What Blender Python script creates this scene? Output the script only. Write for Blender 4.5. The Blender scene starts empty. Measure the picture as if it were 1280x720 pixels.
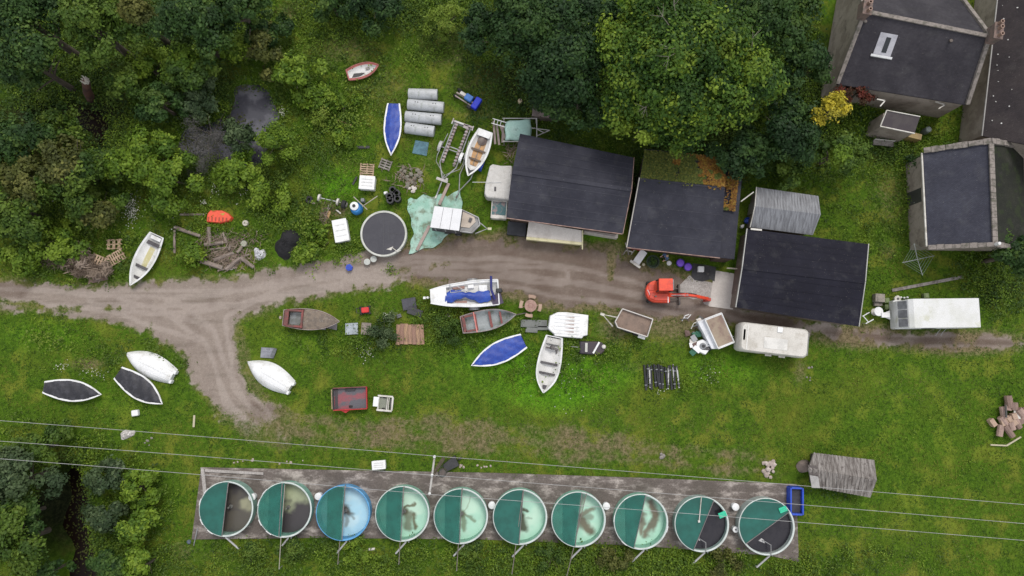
import bpy, bmesh, math, random
import numpy as np
from mathutils import Vector, Matrix
random.seed(7); RNG = np.random.default_rng(11)
R = math.radians
SC = bpy.context.scene
COL = SC.collection
# ---------------------------------------------------------------- camera geometry (drone, 60 m up, tilted 5.4 deg off straight down)
TH = R(5.4); F = 900.0; H = 60.0
CT, ST = math.cos(TH), math.sin(TH)
def P(px, py, z=0.0):
    x = (px-640)/F; y = (360-py)/F
    yy = y*CT+ST; zz = y*ST-CT
    t = (z-H)/zz
    return Vector((x*t, yy*t, z))
def W2P(X, Y, Z=0.0):
    yc = Y*CT+(Z-H)*ST; zc = -Y*ST+(Z-H)*CT
    return 640+F*X/(-zc), 360-F*yc/(-zc)
def seg(x0, y0, x1, y1, z=0.0):
    a, b = P(x0, y0, z), P(x1, y1, z); d = b-a
    return (a+b)/2, math.atan2(d.y, d.x), d.length
def M2(px): return px/15.0
# ---------------------------------------------------------------- numpy noise
_lat = RNG.random((256, 256))
def vnoise(x, y):
    xi = np.floor(x).astype(int); yi = np.floor(y).astype(int)
    fx = x-xi; fy = y-yi
    fx = fx*fx*(3-2*fx); fy = fy*fy*(3-2*fy)
    g = lambda a, b: _lat[a & 255, b & 255]
    return (g(xi, yi)*(1-fx)+g(xi+1, yi)*fx)*(1-fy)+(g(xi, yi+1)*(1-fx)+g(xi+1, yi+1)*fx)*fy
def fbm(x, y, o=4):
    s = 0; a = .5; t = 0
    for i in range(o):
        s = s+a*vnoise(x*2**i+17*i, y*2**i+31*i); t += a; a *= .5
    return s/t
def sstep(a, b, x):
    t = np.clip((x-a)/(b-a), 0, 1); return t*t*(3-2*t)
# ---------------------------------------------------------------- materials
def newmat(name):
    m = bpy.data.materials.new(name); m.use_nodes = True
    nt = m.node_tree; b = nt.nodes['Principled BSDF']
    return m, nt, b
def noise_node(nt, scale, detail=4, vec=None, rough=.6, coord='Object', stretch=None):
    tc = nt.nodes.new('ShaderNodeTexCoord'); n = nt.nodes.new('ShaderNodeTexNoise')
    n.inputs['Scale'].default_value = scale; n.inputs['Detail'].default_value = detail; n.inputs['Roughness'].default_value = rough
    if stretch:
        mp = nt.nodes.new('ShaderNodeMapping'); mp.inputs['Scale'].default_value = stretch
        nt.links.new(tc.outputs[coord], mp.inputs['Vector']); nt.links.new(mp.outputs['Vector'], n.inputs['Vector'])
    else: nt.links.new(tc.outputs[coord], n.inputs['Vector'])
    return n
def ramp(nt, src, a, b):
    r = nt.nodes.new('ShaderNodeMapRange'); r.interpolation_type = 'SMOOTHSTEP'
    r.inputs['From Min'].default_value = a; r.inputs['From Max'].default_value = b
    nt.links.new(src, r.inputs['Value']); return r.outputs['Result']
def mixc(nt, f, a, b):
    m = nt.nodes.new('ShaderNodeMix'); m.data_type = 'RGBA'
    for s, i in ((f, 0), (a, 6), (b, 7)):
        if isinstance(s, (int, float)): m.inputs[i].default_value = s
        elif isinstance(s, tuple): m.inputs[i].default_value = (s[0], s[1], s[2], 1)
        else: nt.links.new(s, m.inputs[i])
    return m.outputs[2]
def bump(nt, b, src, strength=.3, dist=.02):
    bn = nt.nodes.new('ShaderNodeBump'); bn.inputs['Strength'].default_value = strength; bn.inputs['Distance'].default_value = dist
    nt.links.new(src, bn.inputs['Height']); nt.links.new(bn.outputs['Normal'], b.inputs['Normal'])
_mc = {}
def mat(name, c, c2=None, rough=.6, scale=1.2, lo=.42, hi=.62, grime=None, gamt=.5, gscale=3.0, metal=0, bmp=0, bscale=12, stretch=None, fine=0.12):
    """base colour c mottled with c2, plus optional grime patches and a fine brightness grain"""
    if name in _mc: return _mc[name]
    m, nt, b = newmat(name)
    if c2 is None: c2 = tuple(k*.82 for k in c)
    n1 = noise_node(nt, scale, 5, stretch=stretch)
    col = mixc(nt, ramp(nt, n1.outputs['Fac'], lo, hi), c, c2)
    if grime:
        n2 = noise_node(nt, gscale, 7, rough=.7)
        fa = ramp(nt, n2.outputs['Fac'], .62-gamt*.25, .74-gamt*.12)
        mm = nt.nodes.new('ShaderNodeMath'); mm.operation = 'MULTIPLY'; mm.inputs[1].default_value = .85
        nt.links.new(fa, mm.inputs[0]); col = mixc(nt, mm.outputs[0], col, grime)
    if fine:
        n3 = noise_node(nt, 22, 3)
        col = mixc(nt, ramp(nt, n3.outputs['Fac'], .35, .7), col, mixc(nt, fine*2, col, (0, 0, 0)))
    nt.links.new(col, b.inputs['Base Color'])
    b.inputs['Roughness'].default_value = rough; b.inputs['Metallic'].default_value = metal
    if bmp:
        n4 = noise_node(nt, bscale, 5); bump(nt, b, n4.outputs['Fac'], bmp, .03)
    _mc[name] = m; return m
# ---------------------------------------------------------------- mesh builder
class MB:
    def __init__(s): s.v = []; s.f = []
    def add(s, vs, fs, mx=None):
        o = len(s.v)
        for v in vs: s.v.append(tuple(mx @ Vector(v)) if mx is not None else tuple(v))
        for f in fs: s.f.append(tuple(i+o for i in f))
        return s
    def box(s, c, d, rz=0, rx=0, ry=0):
        x, y, z = d[0]/2, d[1]/2, d[2]/2
        vs = [(-x,-y,-z),(x,-y,-z),(x,y,-z),(-x,y,-z),(-x,-y,z),(x,-y,z),(x,y,z),(-x,y,z)]
        mx = Matrix.Translation(c) @ Matrix.Rotation(rz, 4, 'Z') @ Matrix.Rotation(ry, 4, 'Y') @ Matrix.Rotation(rx, 4, 'X')
        return s.add(vs, [(0,3,2,1),(4,5,6,7),(0,1,5,4),(1,2,6,5),(2,3,7,6),(3,0,4,7)], mx)
    def prism(s, poly, z0, z1, sc=1.0):
        n = len(poly); cx = sum(p[0] for p in poly)/n; cy = sum(p[1] for p in poly)/n
        a = sum(poly[i][0]*poly[(i+1)%n][1]-poly[(i+1)%n][0]*poly[i][1] for i in range(n))
        if a < 0: poly = poly[::-1]
        vs = [(p[0], p[1], z0) for p in poly]+[(cx+(p[0]-cx)*sc, cy+(p[1]-cy)*sc, z1) for p in poly]
        fs = [tuple(range(n))[::-1], tuple(range(n, 2*n))]+[(i, (i+1)%n, n+(i+1)%n, n+i) for i in range(n)]
        return s.add(vs, fs)
    def tube(s, pts, r, n=8, cap=True):
        pts = [Vector(p) for p in pts]; rr = r if isinstance(r, (list, tuple)) else [r]*len(pts)
        vs = []; fs = []
        for i, p in enumerate(pts):
            d = (pts[min(i+1, len(pts)-1)]-pts[max(i-1, 0)]).normalized()
            u = d.orthogonal().normalized() if abs(d.z) > .95 else Vector((0, 0, 1)).cross(d).normalized()
            w = d.cross(u)
            for k in range(n):
                a = 2*math.pi*k/n; vs.append(tuple(p+(u*math.cos(a)+w*math.sin(a))*rr[i]))
        for i in range(len(pts)-1):
            for k in range(n):
                a = i*n+k; b = i*n+(k+1)%n; fs.append((a, b, b+n, a+n))
        if cap: fs.append(tuple(range(n))[::-1]); fs.append(tuple(range(len(vs)-n, len(vs))))
        return s.add(vs, fs)
    def lathe(s, prof, n=32, c=(0, 0, 0), axis='Z', closed=False):
        vs = []; fs = []; m = len(prof)
        for (r, z) in prof:
            for k in range(n):
                a = 2*math.pi*k/n; x, y = r*math.cos(a), r*math.sin(a)
                if axis == 'Z': vs.append((c[0]+x, c[1]+y, c[2]+z))
                elif axis == 'Y': vs.append((c[0]+x, c[1]+z, c[2]-y))
                else: vs.append((c[0]+z, c[1]+x, c[2]+y))
        for i in range(m if closed else m-1):
            j = (i+1) % m
            for k in range(n):
                k2 = (k+1) % n; fs.append((i*n+k, i*n+k2, j*n+k2, j*n+k))
        if not closed:
            fs.append(tuple(range(n))[::-1]); fs.append(tuple(range((m-1)*n, m*n)))
        return s.add(vs, fs)
    def cyl(s, c, r, h, n=24, r2=None): return s.lathe([(r, 0), (r if r2 is None else r2, h)], n, c)
    def slab(s, q, t):
        """thick panel: q = top corners counter-clockwise, t = thickness downwards"""
        n = len(q); vs = [tuple(p) for p in q]+[(p[0], p[1], p[2]-t) for p in q]
        fs = [tuple(range(n)), tuple(range(n, 2*n))[::-1]]+[(i, n+i, n+(i+1)%n, (i+1)%n) for i in range(n)]
        return s.add(vs, fs)
    def rock(s, c, r, seed=0, flat=.7, sub=2):
        bm = bmesh.new(); bmesh.ops.create_icosphere(bm, subdivisions=sub, radius=1); rg = random.Random(seed)
        ax = [Vector((rg.gauss(0,1), rg.gauss(0,1), rg.gauss(0,1))).normalized() for _ in range(5)]; of = [rg.uniform(.55,.85) for _ in ax]
        sx, sy = rg.uniform(.8,1.25), rg.uniform(.7,1.1)
        for v in bm.verts:
            p = v.co.copy()
            for a, o in zip(ax, of):
                d = p.dot(a)
                if d > o: p -= a*(d-o)
            v.co = Vector((p.x*r*sx, p.y*r*sy, max(p.z*r*flat, -r*.3)))
        bm.verts.index_update()
        s.add([v.co+Vector(c)+Vector((0,0,r*.3)) for v in bm.verts], [tuple(v.index for v in f.verts) for f in bm.faces]); bm.free(); return s
    def build(s, name, m, parent=None, smooth=False, bev=0, off=None):
        me = bpy.data.meshes.new(name)
        vs = s.v if off is None else [(v[0]-off[0], v[1]-off[1], v[2]-off[2]) for v in s.v]
        me.from_pydata(vs, [], s.f); me.update()
        o = bpy.data.objects.new(name, me); COL.objects.link(o)
        if m: me.materials.append(m)
        if smooth:
            me.polygons.foreach_set('use_smooth', [True]*len(me.polygons)); 
            try: me.set_sharp_from_angle(angle=R(38))
            except Exception: pass
        if bev:
            b = o.modifiers.new('bevel', 'BEVEL'); b.width = bev; b.segments = 2; b.limit_method = 'ANGLE'; b.angle_limit = R(40)
        if parent is not None: o.parent = parent
        return o
def tag(o, label=None, cat=None, group=None, kind=None):
    if label: o['label'] = label
    if cat: o['category'] = cat
    if group: o['group'] = group
    if kind: o['kind'] = kind
    return o
def thing(name, label, cat, loc=(0,0,0), rz=0, group=None):
    o = bpy.data.objects.new(name, None); COL.objects.link(o); o.empty_display_size = .2
    o.location = loc; o.rotation_euler = (0, 0, rz); return tag(o, label, cat, group)
def lone(mb, name, m, label, cat, loc=(0,0,0), rz=0, group=None, smooth=False, bev=0):
    o = mb.build(name, m, None, smooth, bev); o.location = loc; o.rotation_euler = (0, 0, rz); return tag(o, label, cat, group)
def copy_tree(o, parent=None):
    c = o.copy(); COL.objects.link(c)
    if parent is not None: c.parent = parent
    for ch in [k for k in COL.objects if k.parent == o]: copy_tree(ch, c)
    return c
# ---------------------------------------------------------------- colours
WHITE = mat('white_gelcoat', (.72,.73,.74), (.60,.61,.60), rough=.45, scale=.8, grime=(.38,.37,.30), gamt=.25, gscale=1.6)
CLEANW = mat('white_paint', (.78,.79,.80), (.70,.71,.71), rough=.5, grime=(.56,.55,.51), gamt=.35, gscale=1.3)
OFFW = mat('weathered_white', (.62,.60,.56), (.50,.48,.43), rough=.6, grime=(.27,.25,.20), gamt=.5, gscale=1.5)
STEEL = mat('galvanised_steel', (.42,.43,.44), (.28,.28,.28), rough=.45, metal=.5)
DKSTEEL = mat('dark_steel', (.06,.06,.06), (.10,.08,.07), rough=.6)
RUBBER = mat('black_rubber', (.015,.015,.016), (.03,.03,.03), rough=.8)
BLACK = mat('black_plastic', (.016,.017,.02), (.03,.03,.034), rough=.55)
BLUET = mat('blue_tarpaulin', (.012,.045,.30), (.02,.07,.38), rough=.5, scale=2, bmp=.5, bscale=6)
DKTARP = mat('black_tarpaulin', (.02,.02,.026), (.04,.04,.05), rough=.55, scale=2, bmp=.6, bscale=5)
WOOD = mat('weathered_wood', (.24,.17,.12), (.16,.12,.09), rough=.8, scale=6, stretch=(.3,4,1))
PALEW = mat('pale_timber', (.45,.33,.23), (.34,.24,.16), rough=.8, scale=5)
GREYW = mat('grey_timber', (.26,.24,.22), (.16,.14,.13), rough=.85, scale=4, grime=(.08,.08,.06), gamt=.3)
REDP = mat('red_paint', (.42,.03,.03), (.28,.03,.03), rough=.5, grime=(.12,.05,.04), gamt=.2)
DULLRED = mat('faded_red_paint', (.22,.06,.055), (.13,.05,.045), rough=.7, grime=(.10,.08,.07), gamt=.4)
ORANGE = mat('excavator_orange', (.75,.075,.03), (.62,.05,.025), rough=.4, grime=(.36,.10,.06), gamt=.3, gscale=2.5)
GLASS = mat('dark_glass', (.02,.025,.03), (.03,.035,.04), rough=.12)
GREYPL = mat('grey_plastic', (.22,.23,.25), (.16,.17,.18), rough=.6)
BLUEP = mat('blue_plastic', (.02,.08,.55), (.02,.06,.42), rough=.4)
STONE = mat('grey_stone', (.30,.27,.23), (.20,.18,.16), rough=.9, scale=3, grime=(.10,.10,.07), gamt=.4, bmp=.4)
PINKST = mat('pale_stone', (.42,.35,.31), (.30,.25,.22), rough=.9, scale=4)
# ================================================================ GROUND
def dseg(PX, PY, pts):
    """distance (px) to a polyline whose half width varies; returns signed distance (negative inside)"""
    best = np.full(PX.shape, 1e9)
    for (x0,y0,w0),(x1,y1,w1) in zip(pts[:-1], pts[1:]):
        dx, dy = x1-x0, y1-y0; L = dx*dx+dy*dy
        t = np.clip(((PX-x0)*dx+(PY-y0)*dy)/L, 0, 1)
        d = np.hypot(PX-x0-t*dx, PY-y0-t*dy)-(w0+(w1-w0)*t); best = np.minimum(best, d)
    return best
def dpoly(PX, PY, poly):
    ins = np.zeros(PX.shape, bool); best = np.full(PX.shape, 1e9); n = len(poly)
    for i in range(n):
        x0, y0 = poly[i]; x1, y1 = poly[(i+1) % n]; dx, dy = x1-x0, y1-y0
        t = np.clip(((PX-x0)*dx+(PY-y0)*dy)/(dx*dx+dy*dy+1e-9), 0, 1)
        best = np.minimum(best, np.hypot(PX-x0-t*dx, PY-y0-t*dy))
        if dy != 0: ins ^= ((y0 > PY) != (y1 > PY)) & (PX < dx*(PY-y0)/dy+x0)
    return np.where(ins, -best, best)
def blob(PX, PY, lst):
    m = np.zeros(PX.shape)
    for (x, y, rx, ry, a) in lst: m = np.maximum(m, a*np.clip(1.35-np.hypot((PX-x)/rx, (PY-y)/ry), 0, 1))
    return m
TRACK = [[(-400,352,14),(-20,366,15),(60,372,17),(140,378,22),(215,382,30),(290,374,28),(350,360,22),(430,346,20),(520,328,20),(600,330,30),(660,335,34),(740,347,36),(800,364,32),(850,374,24),(900,385,18)],
         [(215,385,36),(260,418,42),(278,465,34),(300,504,30),(326,530,24),(352,548,12)],
         [(900,388,16),(960,402,8),(1050,415,5),(1120,425,5),(1200,427,5),(1290,430,4),(1700,436,4)]]
DRY = [[(318,518,20),(360,538,16),(420,550,11),(500,556,6)],[(318,520,14),(350,540,7),(420,552,5),(520,558,5),(640,563,6),(780,573,5),(900,586,4),(975,590,3)],[(300,500,14),(352,520,9),(430,532,7),(520,536,7),(640,541,8),(780,551,7),(900,566,4),(960,576,3)],[(330,532,8),(520,547,9),(680,552,12),(800,562,10),(880,572,6)],
       [(480,525,8),(600,532,8),(720,545,8)]]
BROWN = [(430,60,70,30,.55),(480,110,50,40,.45),(540,200,30,30,.4),(600,140,50,20,.5),(340,60,40,30,.4),(500,265,20,30,.3),(265,240,60,20,.35),(1120,250,50,60,.45),(1150,480,90,40,.2),(1080,680,120,40,.25),(820,530,140,24,.3),(430,205,30,20,.3),(770,350,60,40,.6),(850,372,70,36,.9),(960,400,80,20,.9),(1080,420,80,20,1),(1200,428,110,20,1),(10,362,60,22,.8),(560,60,60,40,.55),(600,100,60,35,.5),(370,15,40,18,.6),(510,150,60,40,.25),(640,250,40,40,.2),(770,410,34,26,.7),(840,405,60,30,.75),(420,262,26,14,.8),(398,285,12,28,.5),(110,455,30,9,.8),
         (1110,235,26,40,.5),(1110,315,18,22,.5),(150,445,18,8,.4),(690,545,60,12,.3),(190,300,36,22,.4),(100,300,20,20,.45),(290,315,44,22,.35),(1000,465,12,22,.6),(790,460,30,12,.4),
         (225,690,26,22,.5),(275,695,90,16,.35),(700,690,300,16,.25),(1120,720,50,16,.3),(650,320,60,22,.5),(820,345,50,14,.6),(950,400,60,12,.7),(1000,255,20,12,.3),(465,385,20,20,.4),(520,405,40,30,.25)]
LUSH = [(640,455,50,26,1),(690,485,90,34,.9),(740,470,60,30,.8),(420,230,40,26,.8),(640,470,100,40,.45),(900,460,70,30,.6),(360,430,70,30,.35),(150,500,120,30,.3),(420,330,90,22,.5),(1120,470,120,50,.25),(1100,620,140,60,.2),(370,85,30,22,.4),(740,296,36,8,.6),
        (60,420,70,26,.5),(880,640,20,8,.2),(1180,240,30,60,.4),(540,680,200,12,.2),(1160,530,150,60,.25),(600,445,60,40,.5)]
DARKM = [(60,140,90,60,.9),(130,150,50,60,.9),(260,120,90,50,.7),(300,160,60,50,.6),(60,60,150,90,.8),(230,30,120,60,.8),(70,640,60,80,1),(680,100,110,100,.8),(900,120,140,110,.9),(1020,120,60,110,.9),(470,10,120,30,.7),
         (1100,190,60,20,.6),(1250,360,50,30,.7),(180,330,40,8,.3),(1160,0,90,60,.3),(30,240,90,60,.5),(380,180,30,40,.3),(470,420,40,26,.35),(1100,160,50,30,.5),(1050,615,40,10,.5),(795,250,12,60,1),(1130,320,30,20,.3)]  # dark undergrowth and soil; also the field shelter's shadow, painted along its south edge
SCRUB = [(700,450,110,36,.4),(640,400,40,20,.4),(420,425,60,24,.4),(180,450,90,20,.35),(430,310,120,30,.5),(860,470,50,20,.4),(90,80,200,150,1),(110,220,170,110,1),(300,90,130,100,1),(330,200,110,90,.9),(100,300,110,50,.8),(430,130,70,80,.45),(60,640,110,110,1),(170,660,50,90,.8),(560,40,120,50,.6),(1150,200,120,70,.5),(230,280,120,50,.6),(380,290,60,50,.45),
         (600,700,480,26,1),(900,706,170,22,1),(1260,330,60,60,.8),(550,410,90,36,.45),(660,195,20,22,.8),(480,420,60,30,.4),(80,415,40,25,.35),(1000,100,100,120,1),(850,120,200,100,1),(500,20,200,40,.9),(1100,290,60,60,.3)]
def masks(X, Y):
    PX, PY = W2P(X, Y)
    wob = (fbm(X*.45+5, Y*.45, 4)-.5)*2; wf = (fbm(X*2.2, Y*2.2+9, 3)-.5)*2
    tr = np.zeros(X.shape)
    for L in TRACK: tr = np.maximum(tr, sstep(9, -8, dseg(PX, PY, L)+wob*10+wf*11))
    # wheel ruts keep a grassy crown on the narrow western and eastern runs
    d0 = dseg(PX, PY, [(-20,373,0),(80,386,0),(150,386,0)]); tr -= .75*sstep(7, 1, d0+wf*4)*sstep(.35,.6,fbm(X*.8,Y*.8+3,3))
    strip = dseg(PX, PY, [(470,343,1),(520,336,2),(560,330,0)]); tr -= .6*sstep(6, 0, strip+wf*5)*sstep(.4,.6,fbm(X*.9+11,Y*.9,3)); strip = dseg(PX, PY, [(764,318,3),(764,350,1)]); tr -= .8*sstep(5, 0, strip+wf*4)
    tr = tr*(1-.62*sstep(488, 548, PY+wf*14)*sstep(420, 380, PX))-.25*sstep(500,540,PY)*sstep(.45,.6,fbm(X*1.1+2,Y*1.1,3))*(PX < 420)
    isl = dpoly(PX, PY, [(292,408),(310,396),(352,388),(352,470),(330,500),(310,490),(296,455)]); tr *= sstep(-8, 6, isl+wf*5)
    dry = np.zeros(X.shape)
    for L in DRY: dry = np.maximum(dry, sstep(16, -12, dseg(PX, PY, L)+wob*12+wf*9)*(.62+.3*fbm(X*.35, Y*.35+9, 3)))
    dry = np.maximum(dry, blob(PX, PY, BROWN))
    dry = np.maximum(dry, .85*sstep(26, 2, dseg(PX, PY, TRACK[0][8:])+wob*12)); dry = np.maximum(dry, .6*sstep(14, 0, np.minimum(dseg(PX, PY, TRACK[0]), dseg(PX, PY, TRACK[1]))+wob*8))
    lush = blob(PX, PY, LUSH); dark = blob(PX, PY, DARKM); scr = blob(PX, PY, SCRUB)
    slab = sstep(4, -2, dpoly(PX, PY, [(252,583),(995,604),(998,703),(930,690),(600,672),(238,672)]))
    bld = np.zeros(X.shape)
    for q in FOOT: bld = np.maximum(bld, sstep(3, -3, dpoly(PX, PY, q)))
    return PX, PY, tr, dry, lush, dark, scr, slab, bld
FOOT = [[(636,178),(786,202),(774,284),(634,270)],[(800,205),(905,214),(905,312),(786,300)],[(934,292),(1072,308),(1064,398),(920,380)],[(936,240),(1010,250),(1010,284),(932,278)],
        [(1030,-30),(1200,-20),(1190,120),(1020,95)],[(1220,-40),(1400,-40),(1400,170),(1212,170)],[(1140,195),(1260,185),(1260,310),(1150,312)],[(872,338),(922,342),(915,388),(872,386)]]
PONDS = [[(286,106),(300,100),(322,104),(340,118),(350,140),(346,156),(330,160),(334,178),(338,192),(326,208),(300,206),(262,196),(234,196),(222,180),(232,160),(262,150),(286,140),(292,122)],
         [(66,128),(94,124),(126,134),(136,156),(130,186),(118,192),(108,162),(60,158),(30,150),(40,132)],
         [(62,580),(84,584),(98,612),(88,640),(108,668),(104,700),(130,780),(50,780),(58,700),(44,668),(52,630),(48,600)]]
POND_Z = [-.35, -.6, -3.2]
def axis(lo, hi, step, far):
    a = np.arange(lo, hi+1e-6, step); k = np.array([2,6,14,30,60,120,260,600,1400,far])
    return np.concatenate([lo-k[::-1], a, hi+k])
gx = axis(-56, 56, .22, 3000); gy = axis(-28, 42, .22, 3000)
GX, GY = np.meshgrid(gx, gy, indexing='ij')
PX, PY, m_tr, m_dry, m_lush, m_dark, m_scr, m_slab, m_bld = masks(GX, GY)
def ruts(PX, PY, X, Y):
    o = np.zeros(X.shape); j = (fbm(X*.3, Y*.3, 2)-.5)*10
    for L, off in ((TRACK[0],(0,)),(TRACK[1],(0,)),(TRACK[2],(0,)),([(-20,366,0),(140,380,0),(262,420,0),(290,500,0),(350,545,0)],(0,)),([(350,548,0),(300,480,0),(290,400,0),(360,362,0),(520,334,0),(700,345,0)],(0,)),([(120,372,0),(300,372,0),(480,345,0),(640,352,0),(860,385,0)],(0,))):
        d = np.abs(dseg(PX, PY, [(a, b_, 0) for a, b_, c_ in L])+j); o = np.maximum(o, np.exp(-((d-8)/3.2)**2)*(.5+.9*fbm(X*.7+4, Y*.7, 3)))
    return np.clip(o, 0, 1)
def gheight(X, Y, PX, PY):
    z = np.zeros(X.shape)
    for q, pz in zip(PONDS, POND_Z):
        d = dpoly(PX, PY, q)+(fbm(X*.5, Y*.5, 3)-.5)*14
        z = np.minimum(z, sstep(4 if pz > -1 else 16, -7 if pz > -1 else -9, d)*(pz-.35))
    return z
m_rut = ruts(PX, PY, GX, GY)
GZ = gheight(GX, GY, PX, PY)
nx, ny = GX.shape
def grid_mesh(name, sel, dz, m):
    """cells of the ground grid where sel is True, lifted by dz, carrying the same masks"""
    idx = np.arange(nx*ny).reshape(nx, ny)
    q = np.stack([idx[:-1,:-1], idx[1:,:-1], idx[1:,1:], idx[:-1,1:]], -1)[sel].reshape(-1, 4)
    used, inv = np.unique(q, return_inverse=True); q = inv.reshape(-1, 4)
    co = np.stack([GX.ravel()[used], GY.ravel()[used], GZ.ravel()[used]+dz], -1).astype(np.float32)
    me = bpy.data.meshes.new(name); me.vertices.add(len(co)); me.vertices.foreach_set('co', co.ravel())
    me.loops.add(q.size); me.loops.foreach_set('vertex_index', q.ravel().astype(np.int32))
    me.polygons.add(len(q)); me.polygons.foreach_set('loop_start', np.arange(0, q.size, 4, dtype=np.int32)); me.polygons.foreach_set('loop_total', np.full(len(q), 4, np.int32))
    me.update(calc_edges=True)
    for an, ch in (('mask', (m_tr, m_dry, m_lush, m_dark)), ('mask2', (m_scr, m_slab, m_rut, m_bld))):
        a = me.color_attributes.new(an, 'FLOAT_COLOR', 'POINT')
        a.data.foreach_set('color', np.stack([c.ravel()[used] for c in ch], -1).astype(np.float32).ravel())
    me.polygons.foreach_set('use_smooth', [True]*len(q)); me.materials.append(m)
    o = bpy.data.objects.new(name, me); COL.objects.link(o); return tag(o, kind='structure')
def ground_mat():
    m, nt, b = newmat('ground'); L = nt.links
    def att(n):
        a = nt.nodes.new('ShaderNodeAttribute'); a.attribute_name = n; s = nt.nodes.new('ShaderNodeSeparateColor'); L.new(a.outputs['Color'], s.inputs[0]); return s, a
    s, a = att('mask')
    nb = noise_node(nt, .12, 4); nm = noise_node(nt, .55, 6); nf = noise_node(nt, 3.2, 8, rough=.75); ng = noise_node(nt, 11, 5, rough=.8)
    def fac(src, noise, amp, lo, hi):
        x = nt.nodes.new('ShaderNodeMath'); x.operation = 'MULTIPLY_ADD'; x.inputs[1].default_value = amp; x.inputs[2].default_value = -amp*.5; L.new(noise, x.inputs[0])
        y = nt.nodes.new('ShaderNodeMath'); y.operation = 'ADD'; L.new(x.outputs[0], y.inputs[0]); L.new(src, y.inputs[1]); return ramp(nt, y.outputs[0], lo, hi)
    g = mixc(nt, ramp(nt, nf.outputs['Fac'], .36, .66), (.036,.078,.007), (.080,.148,.013))
    g = mixc(nt, ramp(nt, nm.outputs['Fac'], .48, .66), g, mixc(nt, ramp(nt, ng.outputs['Fac'], .35,.65), (.095,.132,.014), (.165,.178,.028)))
    g = mixc(nt, ramp(nt, nb.outputs['Fac'], .5, .68), g, mixc(nt, .35, g, (.120,.130,.018)))
    g = mixc(nt, fac(s.outputs[2], nm.outputs['Fac'], 1.1, .1, .9), g, mixc(nt, ramp(nt, nf.outputs['Fac'], .35,.65), (.050,.14,.008), (.11,.25,.014)))
    dry = mixc(nt, ramp(nt, nf.outputs['Fac'], .35, .65), (.095,.075,.042), (.205,.165,.098))
    g = mixc(nt, fac(s.outputs[1], nf.outputs['Fac'], 1.3, .30, .98), g, dry)
    mud_shade = mixc(nt, ramp(nt, nf.outputs['Fac'], .4,.65), (.012,.016,.008), (.035,.042,.018))  # dark soil tone, also used for the painted shelter shadow
    g = mixc(nt, fac(a.outputs['Alpha'], nm.outputs['Fac'], .8, .3, .95), g, mud_shade)
    gr = mixc(nt, ramp(nt, nm.outputs['Fac'], .35,.68), (.31,.262,.228), (.42,.365,.325))
    gr = mixc(nt, ramp(nt, nf.outputs['Fac'], .3,.72), mixc(nt, .38, gr, (.12,.095,.075)), gr)
    gr = mixc(nt, ramp(nt, ng.outputs['Fac'], .58,.72), gr, (.42,.37,.33))
    gr = mixc(nt, fac(s.outputs[1], nm.outputs['Fac'], .9, .35, 1.0), gr, (.125,.092,.075))
    nst = noise_node(nt, .5, 5, stretch=(.5,3,1)); gr = mixc(nt, ramp(nt, nst.outputs['Fac'], .5, .66), gr, mixc(nt, .35, gr, (.11,.09,.07)))
    s2, a2 = att('mask2'); gr = mixc(nt, ramp(nt, s2.outputs[2], .1, .8), mixc(nt, .08, gr, (.10,.085,.065)), mixc(nt, .18, gr, (.46,.41,.375)))
    nh = noise_node(nt, 26, 2); gr = mixc(nt, ramp(nt, nh.outputs['Fac'], .66,.72), gr, (.50,.46,.42)); gr = mixc(nt, ramp(nt, nh.outputs['Fac'], .34,.28), gr, (.10,.085,.075))
    g = mixc(nt, fac(s.outputs[0], nf.outputs['Fac'], 1.0, .22, .80), g, gr)
    L.new(g, b.inputs['Base Color']); b.inputs['Roughness'].default_value = .95; b.inputs['Specular IOR Level'].default_value = .05
    bump(nt, b, ng.outputs['Fac'], .5, .06); return m
GM = ground_mat()
allc = np.ones((nx-1, ny-1), bool)
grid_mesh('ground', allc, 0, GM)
tc_ = (m_tr[:-1,:-1]+m_tr[1:,1:]+m_tr[1:,:-1]+m_tr[:-1,1:])/4
grid_mesh('gravel_track', tc_ > .5, .004, GM)
# ---------------- ponds and burn
wm, nt, b = newmat('pond_water'); b.inputs['Base Color'].default_value = (.010,.011,.014,1); b.inputs['Roughness'].default_value = .12
nn = noise_node(nt, 3, 3); bump(nt, b, nn.outputs['Fac'], .15, .02)
nn2 = noise_node(nt, .6, 6); L_ = mixc(nt, ramp(nt, nn2.outputs['Fac'], .45, .62), (.050,.050,.062), (.105,.105,.122)); nt.links.new(L_, b.inputs['Base Color'])
wp, nt, b = newmat('peaty_water'); b.inputs['Base Color'].default_value = (.008,.004,.003,1); b.inputs['Roughness'].default_value = .3; b.inputs['Specular IOR Level'].default_value = .15
for q, z, nm_, m in zip(PONDS, POND_Z, ('pond','ditch_water','burn_water'), (wm, wp, wp)):
    c = (sum(p[0] for p in q)/len(q), sum(p[1] for p in q)/len(q))
    big = [P(c[0]+(p[0]-c[0])*1.25, c[1]+(p[1]-c[1])*1.25, 0) for p in q]
    o = MB().add([(p.x, p.y, z) for p in big], [tuple(range(len(big)))[::-1]]).build(nm_, m); tag(o, kind='structure')
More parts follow.
